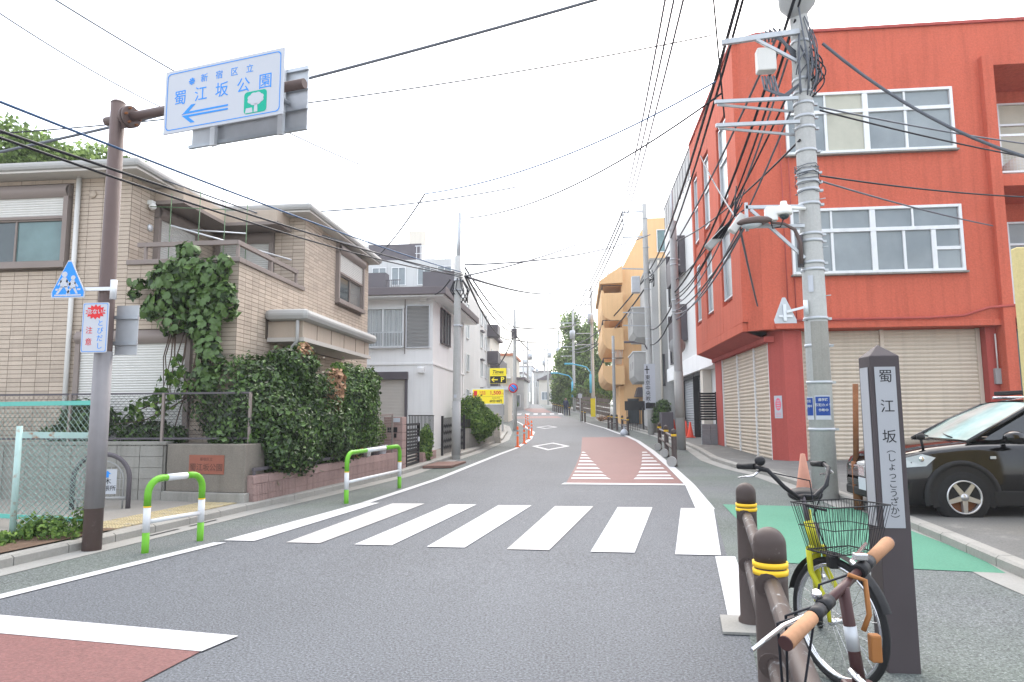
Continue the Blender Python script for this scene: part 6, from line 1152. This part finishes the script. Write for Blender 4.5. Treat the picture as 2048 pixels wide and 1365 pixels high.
MB().obox(Matrix.Translation(cw(2.22, -.1, 1.70)), .07, .62, .03).build('roof_bar', 'car_plastic', car, bevel=.01); MB().obox(Matrix.Translation(cw(2.22, -.62, 1.72)), .14, .05, .07).build('bar_foot', 'car_plastic', car, bevel=.02)
for s_ in (-1, 1):
    mb = MB(); M_ = Matrix.Translation(cw(1.50, s_*.99, 1.10)); mb.lathe([(.001, -1), (.6, -.8), (1, -.2), (1, .3), (.7, .8), (.001, 1)], n=14, M=M_ @ Matrix.Rotation(R(90), 4, 'X') @ Matrix.Diagonal((.13, .085, .11, 1))); mi = mb.build('door_mirror', 'car_black', car); MB().tube([cw(1.48, s_*.80, 1.06), cw(1.5, s_*.92, 1.08)], .03, 8).build('mirror_stem', 'car_black', mi)
    mb = MB(); mb.add([cw(.16, s_*.80, .70), cw(.46, s_*.88, .73), cw(.58, s_*.89, .84), cw(.42, s_*.868, .885), cw(.20, s_*.80, .82)], [(0,1,2,3,4)]); [None]; hl = mb.build('headlight', 'lamp_glass', car)
    mb = MB(); mb.ball(cw(.42, s_*.862, .82), .04, .018, .04); mb.build('projector', 'chrome', hl)
    MB().obox(Matrix.Translation(cw(1.28, s_*.895, .84)), .035, .008, .018).build('side_repeater', 'lamp_glass', car, bevel=.005)
    MB().obox(Matrix.Translation(cw(2.2, s_*.885, .32)), .95, .02, .10).build('sill', 'car_plastic', car, bevel=.02)
    mb = MB(); mb.box(CX+1.72, CX+1.726, CY+s_*.893-.004, CY+s_*.893+.004, .45, 1.02); mb.box(CX+2.58, CX+2.586, CY+s_*.893-.004, CY+s_*.893+.004, .45, 1.05); mb.build('door_seam', 'car_plastic', car)
    MB().tube([cw(2.3, s_*.905, .86), cw(2.5, s_*.905, .87)], .014, 6).build('door_handle', 'car_black', car)
    for wx in (.89, 3.52):
        Mw = Matrix.Translation(cw(wx, s_*.80, .335)) @ Matrix.Rotation(R(90*s_), 4, 'X')      # wheel axis = local z, outward = -z here
        arch_ = MB(); nA = 20
        for k in range(nA):
            a0, a1 = R(-14)+R(208)*k/nA, R(-14)+R(208)*(k+1)/nA; yv = s_*.905; P = lambda a, r_, y_: cw(wx+r_*math.cos(a), y_, .335+r_*math.sin(a))
            arch_.add([P(a0, .40, yv), P(a1, .40, yv), P(a1, .47, yv-s_*.008), P(a0, .47, yv-s_*.008), P(a0, .47, s_*.86), P(a1, .47, s_*.86), P(a0, .40, s_*.87), P(a1, .40, s_*.87)], [(0,1,2,3), (3,2,5,4), (0,6,7,1)], True)
        arch_.build('wheel_arch', 'car_plastic', car)
        mb = MB(); mb.add([cw(wx, s_*.897, .30)]+[cw(wx+.402*math.cos(R(-20+k*11)), s_*.897, .335+.402*math.sin(R(-20+k*11))) for k in range(21)], [(0, k+1, k+2) for k in range(20)]); mb.build('wheel_well_shade', 'sign_black', car)  # flat black disc on the body side, standing in for the hollow's shade
        wl = MB().lathe([(.21, -.105), (.30, -.11), (.33, -.09), (.338, -.04), (.338, .06), (.32, .10), (.21, .10)], n=36, M=Mw @ Matrix.Translation((0, 0, 0))).build('wheel', 'tyre', car)
        zo = -.118 if False else None
        sg = 1 if (Mw @ V((0, 0, 1)) - Mw @ V((0, 0, 0))).y*s_ > 0 else -1
        MB().lathe([(.222, .07*sg), (.215, .118*sg), (.200, .118*sg), (.195, .05*sg)], n=36, M=Mw).build('rim', 'wheel_alloy', wl); MB().lathe([(0, .04*sg), (.195, .04*sg)], n=24, M=Mw).build('brake_disc', 'rust', wl)
        mb = MB()
        for k in range(5):
            a = R(90+72*k); ca_, sa_ = math.cos(a), math.sin(a); pts = []
            for (r_, hw) in ((.03, .034), (.205, .024)): pts += [(r_*ca_-hw*sa_, r_*sa_+hw*ca_), (r_*ca_+hw*sa_, r_*sa_-hw*ca_)]
            q = [pts[0], pts[1], pts[3], pts[2]]; mb.add([Mw @ V((x, y, z)) for z in (.06*sg, .112*sg) for x, y in q], [(0,1,2,3), (4,5,6,7), (0,1,5,4), (1,2,6,5), (2,3,7,6), (3,0,4,7)])
        mb.lathe([(0, .116*sg), (.05, .112*sg), (.06, .06*sg)], n=16, M=Mw); mb.build('spokes', 'wheel_alloy', wl)
mb = MB(); [mb.obox(Matrix.Translation(cw(.02+.012*k, 0, .66-.045*k)), .012, .50+.02*k, .012) for k in range(4)]; mb.build('grille', 'chrome', car); MB().obox(Matrix.Translation(cw(-.005, 0, .60)), .012, .11, .075).build('badge', 'chrome', car, bevel=.02)
MB().obox(Matrix.Translation(cw(.0, -.05, .42)), .015, .17, .085).build('number_plate', 'sign_white', car); MB().obox(Matrix.Translation(cw(.06, 0, .30)), .06, .66, .07).build('lower_grille', 'car_plastic', car, bevel=.03)
mb = MB(); mb.ball(cw(.50, -.70, 1.10), .055, .045, .045); mb.tube([cw(.52, -.70, .95), cw(.50, -.70, 1.08)], .018, 8); mb.build('fender_mirror', 'car_plastic', car)
for y in (-.45, .2): MB().tube([cw(1.02, y, 1.085), cw(1.13, y+.45, 1.12)], .010, 6).build('wiper', 'car_plastic', car)
# ---------------------------------------------------------------- bicycles
def wheel(t, c, d, r_, tyre_r=.019, spokes=28, guard=None, m_t='tyre'):
    c = V(c); d = V(d).normalized(); ax = d.cross(V((0,0,1))).normalized(); u2 = ax.cross(d)
    Mx = Matrix(((d.x, u2.x, ax.x, c.x), (d.y, u2.y, ax.y, c.y), (d.z, u2.z, ax.z, c.z), (0,0,0,1))); k = 8
    w_ = MB().lathe([(r_-tyre_r+tyre_r*math.cos(2*math.pi*i/k), tyre_r*math.sin(2*math.pi*i/k)) for i in range(k+1)], n=44, M=Mx).build('wheel', m_t, t, local=False)
    MB().lathe([(r_-.052, -.011), (r_-.034, -.014), (r_-.034, .014), (r_-.052, .011), (r_-.052, -.011)], n=44, M=Mx).build('rim', 'chrome', w_); MB().lathe([(.001, -.05), (.02, -.05), (.016, 0), (.02, .05), (.001, .05)], n=12, M=Mx).build('hub', 'chrome', w_)
    mb = MB()
    for i in range(spokes): a = 2*math.pi*i/spokes; b = a+(.5 if i % 2 else -.5); sgn = .035 if (i//2) % 2 else -.035; mb.tube([Mx @ V((.02*math.cos(b), .02*math.sin(b), sgn)), Mx @ V(((r_-.045)*math.cos(a), (r_-.045)*math.sin(a), 0))], .0014, 3, False)
    mb.build('spokes', 'chrome', w_)
    if guard:
        mb = MB(); P = []
        for i in range(21):
            a = R(guard[0]+(guard[1]-guard[0])*i/20); P.append([Mx @ V(((r_+.02)*math.cos(a), (r_+.02)*math.sin(a), zz_)) for zz_ in (-.028, 0, .028)]); P[-1][1] = Mx @ V(((r_+.032)*math.cos(a), (r_+.032)*math.sin(a), 0))
        for a, b in zip(P, P[1:]): mb.add(a+b, [(0,1,4,3), (1,2,5,4)], True)
        mb.build('mudguard', 'car_plastic', t)
    return w_
yb_ = thing('yellow_bicycle', 'yellow city bicycle with black wire basket, front wheel turned', 'bicycle', (1.37, 4.02, 0))
dS = V((.41, -.91, 0)).normalized(); pS = V((-dS.y, dS.x, 0)); hub = V((1.375, 4.0, .335)); hd = V((-.30, -.95, 0)).normalized()
wheel(yb_, hub, dS, .335, guard=(20, 165)); crown = hub+V((0,0,.37))-dS*.10; top = V((1.275, 4.17, .93)); crown = V((1.315, 4.10, .70))
for s_ in (-1, 1): MB().tube([crown+pS*.055*s_, crown+pS*.055*s_-V((0,0,.12))+dS*.01, hub+pS*.055*s_+V((0,0,.10))-dS*.01, hub+pS*.055*s_], [.016, .016, .013, .010], 10).build('fork_blade', 'bike_yellow', yb_)
MB().tube([crown-pS*.06, crown+pS*.06], .018, 8).build('fork_crown', 'bike_yellow', yb_); MB().tube([crown, crown.lerp(top, .62)], .026, 12).build('head_tube', 'bike_yellow', yb_); MB().tube([crown.lerp(top, .6), top+V((0,0,.05))], .014, 10).build('stem', 'dark_panel', yb_)
seat_ = V((1.50, 4.72, .45)); bbk = V((1.47, 4.62, .29)); rear = V((1.62, 5.06, .335)); MB().tube([crown-V((0,0,.0)), crown.lerp(bbk, .5)-V((0,0,.08)), bbk], .022, 10).build('down_tube', 'bike_yellow', yb_); MB().tube([bbk, V((1.50, 4.80, .82))], .017, 10).build('seat_tube', 'bike_yellow', yb_); MB().tube([bbk, rear], .012, 8).build('chain_stay', 'bike_yellow', yb_); MB().tube([V((1.49, 4.75, .66)), rear], .010, 8).build('seat_stay', 'bike_yellow', yb_)
wheel(yb_, rear, -hd, .335, guard=(10, 170)); mb = MB(); mb.lathe([(.001, -1), (.7, -.75), (1, -.1), (.95, .5), (.6, .95), (.001, 1)], n=16, M=Matrix.Translation((1.46, 4.72, .93)) @ Matrix.Rotation(R(-17), 4, 'Z') @ Matrix.Rotation(R(90), 4, 'X') @ Matrix.Diagonal((.11, .045, .14, 1))); mb.build('saddle', 'car_plastic', yb_)
hb = top+V((0,0,.05)); zz = V((0,0,1))
for s_ in (-1, 1):
    MB().tube([hb, hb+pS*s_*.06+dS*.03, hb+pS*s_*.15+dS*.03+zz*.06, hb+pS*s_*.22-dS*.02+zz*.155, hb+pS*s_*.25-dS*.09+zz*.17], .0125, 10).build('handlebar', 'black_metal', yb_); MB().tube([hb+pS*s_*.25-dS*.09+zz*.17, hb+pS*s_*.275-dS*.21+zz*.165], .018, 10).build('grip', 'car_plastic', yb_)
    MB().tube([hb+pS*s_*.24-dS*.06+zz*.15, hb+pS*s_*.285-dS*.06+zz*.12, hb+pS*s_*.30-dS*.18+zz*.10], [.009, .007, .005], 6).build('brake_lever', 'chrome', yb_)
MB().ball(hb-pS*.245-dS*.05+zz*.205, .030).build('bell', 'black_metal', yb_); MB().tube([hb-pS*.24-dS*.06+zz*.15, hb-pS*.05+zz*.10+dS*.12, hb+dS*.10-zz*.15, crown+dS*.08], .004, 5).build('brake_cable', 'cable', yb_); MB().tube([hb+pS*.24-dS*.06+zz*.15, hb+pS*.1+zz*.12+dS*.1, hb+dS*.08-zz*.1], .004, 5).build('brake_cable', 'cable', yb_)
# basket: rims and wires
bc = crown+dS*.19+zz*.02; bk = thing('basket_tmp', 'x', 'x'); bpy.data.objects.remove(bk)
mb = MB(); rimsz = [(.0, .145, .10), (.13, .17, .125), (.25, .195, .15)]
def bring(k, hw, hl): return [bc+zz*k+pS*hw*a+dS*hl*b for a, b in ((-1,-1), (-.6,-1), (0,-1), (.6,-1), (1,-1), (1,-.5), (1,0), (1,.5), (1,1), (.6,1), (0,1), (-.6,1), (-1,1), (-1,.5), (-1,0), (-1,-.5))]
for i, (k, hw, hl) in enumerate(rimsz): r_ = bring(k, hw, hl); mb.tube(r_+[r_[0]], .004 if i != 1 else .0025, 5, False)
lo, hi = bring(*rimsz[0]), bring(*rimsz[2])
for i in range(16):
    for f_ in (0, .25, .5, .75): a = lo[i].lerp(lo[(i+1) % 16], f_); b = hi[i].lerp(hi[(i+1) % 16], f_); mb.tube([a, b], .0018, 3, False)
for k in range(9): a = -.9+k*.225; mb.tube([bc+pS*.145*a-dS*.10, bc+pS*.145*a+dS*.10], .002, 3, False)
mb.build('basket', 'black_metal', yb_); MB().box(0, 0, 0, 0, 0, 0); mb = MB(); mb.tube([bc-zz*.02-dS*.05, bc-zz*.1-dS*.10], .012, 6); mb.tube([bc-dS*.10+zz*.2, top], .008, 6); mb.build('basket_bracket', 'black_metal', yb_)
mb = MB(); mb.obox(Matrix.Translation(crown+dS*.12-zz*.05), .03, .03, .035); mb.build('front_lamp', 'car_plastic', yb_, bevel=.01)
# brown folding bicycle leaning against the rail
br = thing('brown_bicycle', 'brown folding bicycle with cork grips leaning by the rail', 'bicycle', (.8, 1.3, 0))
gL, gR = V((.41, 1.5, .985)), V((.79, 1.9, 1.12)); ub = (gR-gL).normalized(); mid = gL.lerp(gR, .5); L_ = (gR-gL).length
MB().tube([gL+ub*.12, gR-ub*.12], .0102, 14).build('handlebar', 'bike_brown', br)
for a, s_ in ((gL, 1), (gR, -1)):
    MB().tube([a, a+ub*s_*.008, a+ub*s_*.06, a+ub*s_*.122], [.0150, .0165, .0155, .015], 14).build('grip', 'cork', br); MB().tube([a-ub*s_*.001, a+ub*s_*.012], .0155, 14).build('grip_cap', 'bike_brown', br)
    MB().tube([a+ub*s_*.125, a+ub*s_*.165], .0155, 12).build('lever_clamp', 'black_metal', br); fd = V((-ub.y, ub.x, 0)).normalized()
    MB().tube([a+ub*s_*.15+fd*.02-V((0,0,.01)), a+ub*s_*.10+fd*.055-V((0,0,.02)), a-ub*s_*.02+fd*.065-V((0,0,.02))], [.007, .006, .005], 6).build('brake_lever', 'chrome', br)
MB().tube([gR-ub*.165, gR-ub*.20], .0185, 12).build('gear_shifter', 'car_plastic', br); MB().obox(Matrix.Translation(gR-ub*.18+V((0,0,.03))), .015, .012, .008).build('shifter_window', 'chrome', br, bevel=.003)
MB().ball(gL+ub*.185+V((-.012,.012,.020)), .012).build('bell', 'chrome', br); MB().tube([gL+ub*.17, gL+ub*.21], .0155, 12).build('bell_clamp', 'black_metal', br)
sb_ = V((.622, 1.69, .83)); MB().tube([mid, mid.lerp(sb_, .5), sb_], [.0135, .0135, .015], 14).build('handlepost', 'bike_brown', br); MB().tube([mid.lerp(sb_, .38), mid.lerp(sb_, .62)], .0145, 14).build('post_label', 'galv', br)
MB().obox(Matrix.Translation(sb_-V((0,0,.02))), .035, .03, .035).build('hinge', 'bike_brown', br, bevel=.008); MB().tube([sb_+V((-.03, -.02, .05)), sb_+V((.0, -.05, .02)), sb_+V((.03, -.05, -.07))], .008, 8).build('hinge_lever', 'chrome', br)
bd_ = V((.72, -.69, 0)); hb2 = sb_-V((-.02, .03, .06)); MB().tube([hb2, hb2-V((-.03, .02, .22))], .024, 12).build('head_tube', 'bike_brown', br)
fw_c = V((.60, 1.80, .22)); wheel(br, fw_c, bd_, .22, .022, 20); bb2 = V((1.02, 1.30, .28)); rw = V((1.30, 1.02, .22)); wheel(br, rw, bd_, .22, .022, 20)
MB().tube([hb2-V((-.02, .02, .15)), V((.80, 1.52, .50)), bb2], .026, 12).build('main_tube', 'bike_brown', br); MB().tube([bb2, V((1.04, 1.24, .80))], .016, 10).build('seat_post', 'chrome', br); MB().tube([bb2, rw], .014, 8).build('chain_stay', 'bike_brown', br)
for s_ in (-.045, .045): q = V((-bd_.y, bd_.x, 0))*s_; MB().tube([hb2-V((-.03, .02, .22))+q, fw_c+q], .012, 8).build('fork_blade', 'bike_brown', br)
mb = MB(); mb.lathe([(.001, -1), (.5, -.8), (1, -.1), (.9, .6), (.001, 1)], n=14, M=Matrix.Translation((1.02, 1.27, .83)) @ Matrix.Rotation(R(-45), 4, 'Z') @ Matrix.Rotation(R(90), 4, 'X') @ Matrix.Diagonal((.075, .04, .13, 1))); mb.build('saddle', 'leather', br)
for k, (a, e) in enumerate(((gL+ub*.16, .0), (gR-ub*.19, .05), (gL+ub*.2, .09))): MB().tube([a, a+fd*.10-V((0,0,.05)), a.lerp(sb_, .5)+fd*.14-V((0,0,.16)), sb_+V((-.05+e, .05, -.2)), sb_+V((.0+e, .0, -.42))], .0035, 5).build('brake_cable', 'cable', br)
MB().tube([mid+ub*.03+V((0,0,.016)), mid+ub*.05-fd*.03, mid.lerp(sb_, .3)-fd*.035+ub*.03, mid.lerp(sb_, .45)-fd*.02+ub*.02], .006, 6).build('lock_cord', 'leather', br); MB().obox(Matrix.Translation(mid.lerp(sb_, .62)-fd*.035+ub*.03), .012, .012, .03).build('padlock', 'leather', br, bevel=.004)
# ---------------------------------------------------------------- person far up the right pavement
def skinfig(name, label, x, y, pts, edges, rad, m):
    z = g(y)+.01; t = thing(name, label, 'person', (x, y, z)); me = bpy.data.meshes.new('body'); me.from_pydata([(V(p_)*1.0) for p_ in pts], edges, []); o = bpy.data.objects.new('body', me); col.objects.link(o); o.parent = t; me.materials.append(MATS[m])
    sk = o.modifiers.new('skin', 'SKIN'); 
    for i, r_ in enumerate(rad): me.skin_vertices[0].data[i].radius = (r_, r_)
    me.skin_vertices[0].data[0].use_root = True; o.modifiers.new('sub', 'SUBSURF').levels = 1; return t
pts = [(0,0,.95), (0,0,1.2), (0,0,1.42), (0,0,1.52), (-.19,0,1.40), (-.24,-.02,1.12), (-.18,-.18,1.0), (.19,0,1.40), (.25,.02,1.12), (.24,-.05,.86), (-.10,0,.88), (-.11,-.06,.48), (-.11,0,.06), (-.11,-.13,.03), (.10,0,.88), (.12,.05,.48), (.12,.14,.06), (.12,.02,.03)]
ed = [(0,1), (1,2), (2,3), (2,4), (4,5), (5,6), (2,7), (7,8), (8,9), (0,10), (10,11), (11,12), (12,13), (0,14), (14,15), (15,16), (16,17)]
pr = skinfig('person', 'person in dark clothes walking by the far bollards', -1.35, 68, pts, ed, [.15,.15,.14,.06,.07,.05,.04,.07,.05,.04,.095,.07,.05,.045,.095,.07,.05,.045], 'cloth_dark')
mb = MB(); mb.ball((-1.35, 68, g(68)+1.63), .095, .10, .125); mb.build('head', 'skin', pr); mb = MB(); mb.ball((-1.35, 68.02, g(68)+1.67), .10, .105, .10); mb.build('hair', 'black_metal', pr)
bag = thing('white_bag', 'white plastic bag at the foot of the short barrier', 'bag', (2.3, 36.3, .4)); mb = MB(); mb.lathe([(.001, 0), (.2, .02), (.22, .16), (.12, .3), (.03, .36), (.08, .46)], (2.28, 36.1, g(36)), 9); mb.build('bag', 'sign_white', bag)
# ---------------------------------------------------------------- thin white haze over the street
hz = MB().box(-260, 260, -45, 330, -1.2, 20).build('haze'); hz['kind'] = 'stuff'
hm = bpy.data.materials.new('haze'); hm.use_nodes = True; hn = hm.node_tree.nodes; hn.clear(); ho = hn.new('ShaderNodeOutputMaterial'); hv = hn.new('ShaderNodeVolumePrincipled')
hv.inputs['Color'].default_value = (.97, .98, 1, 1); hv.inputs['Density'].default_value = 0.0009; hm.node_tree.links.new(hv.outputs[0], ho.inputs['Volume']); hz.data.materials.append(hm)
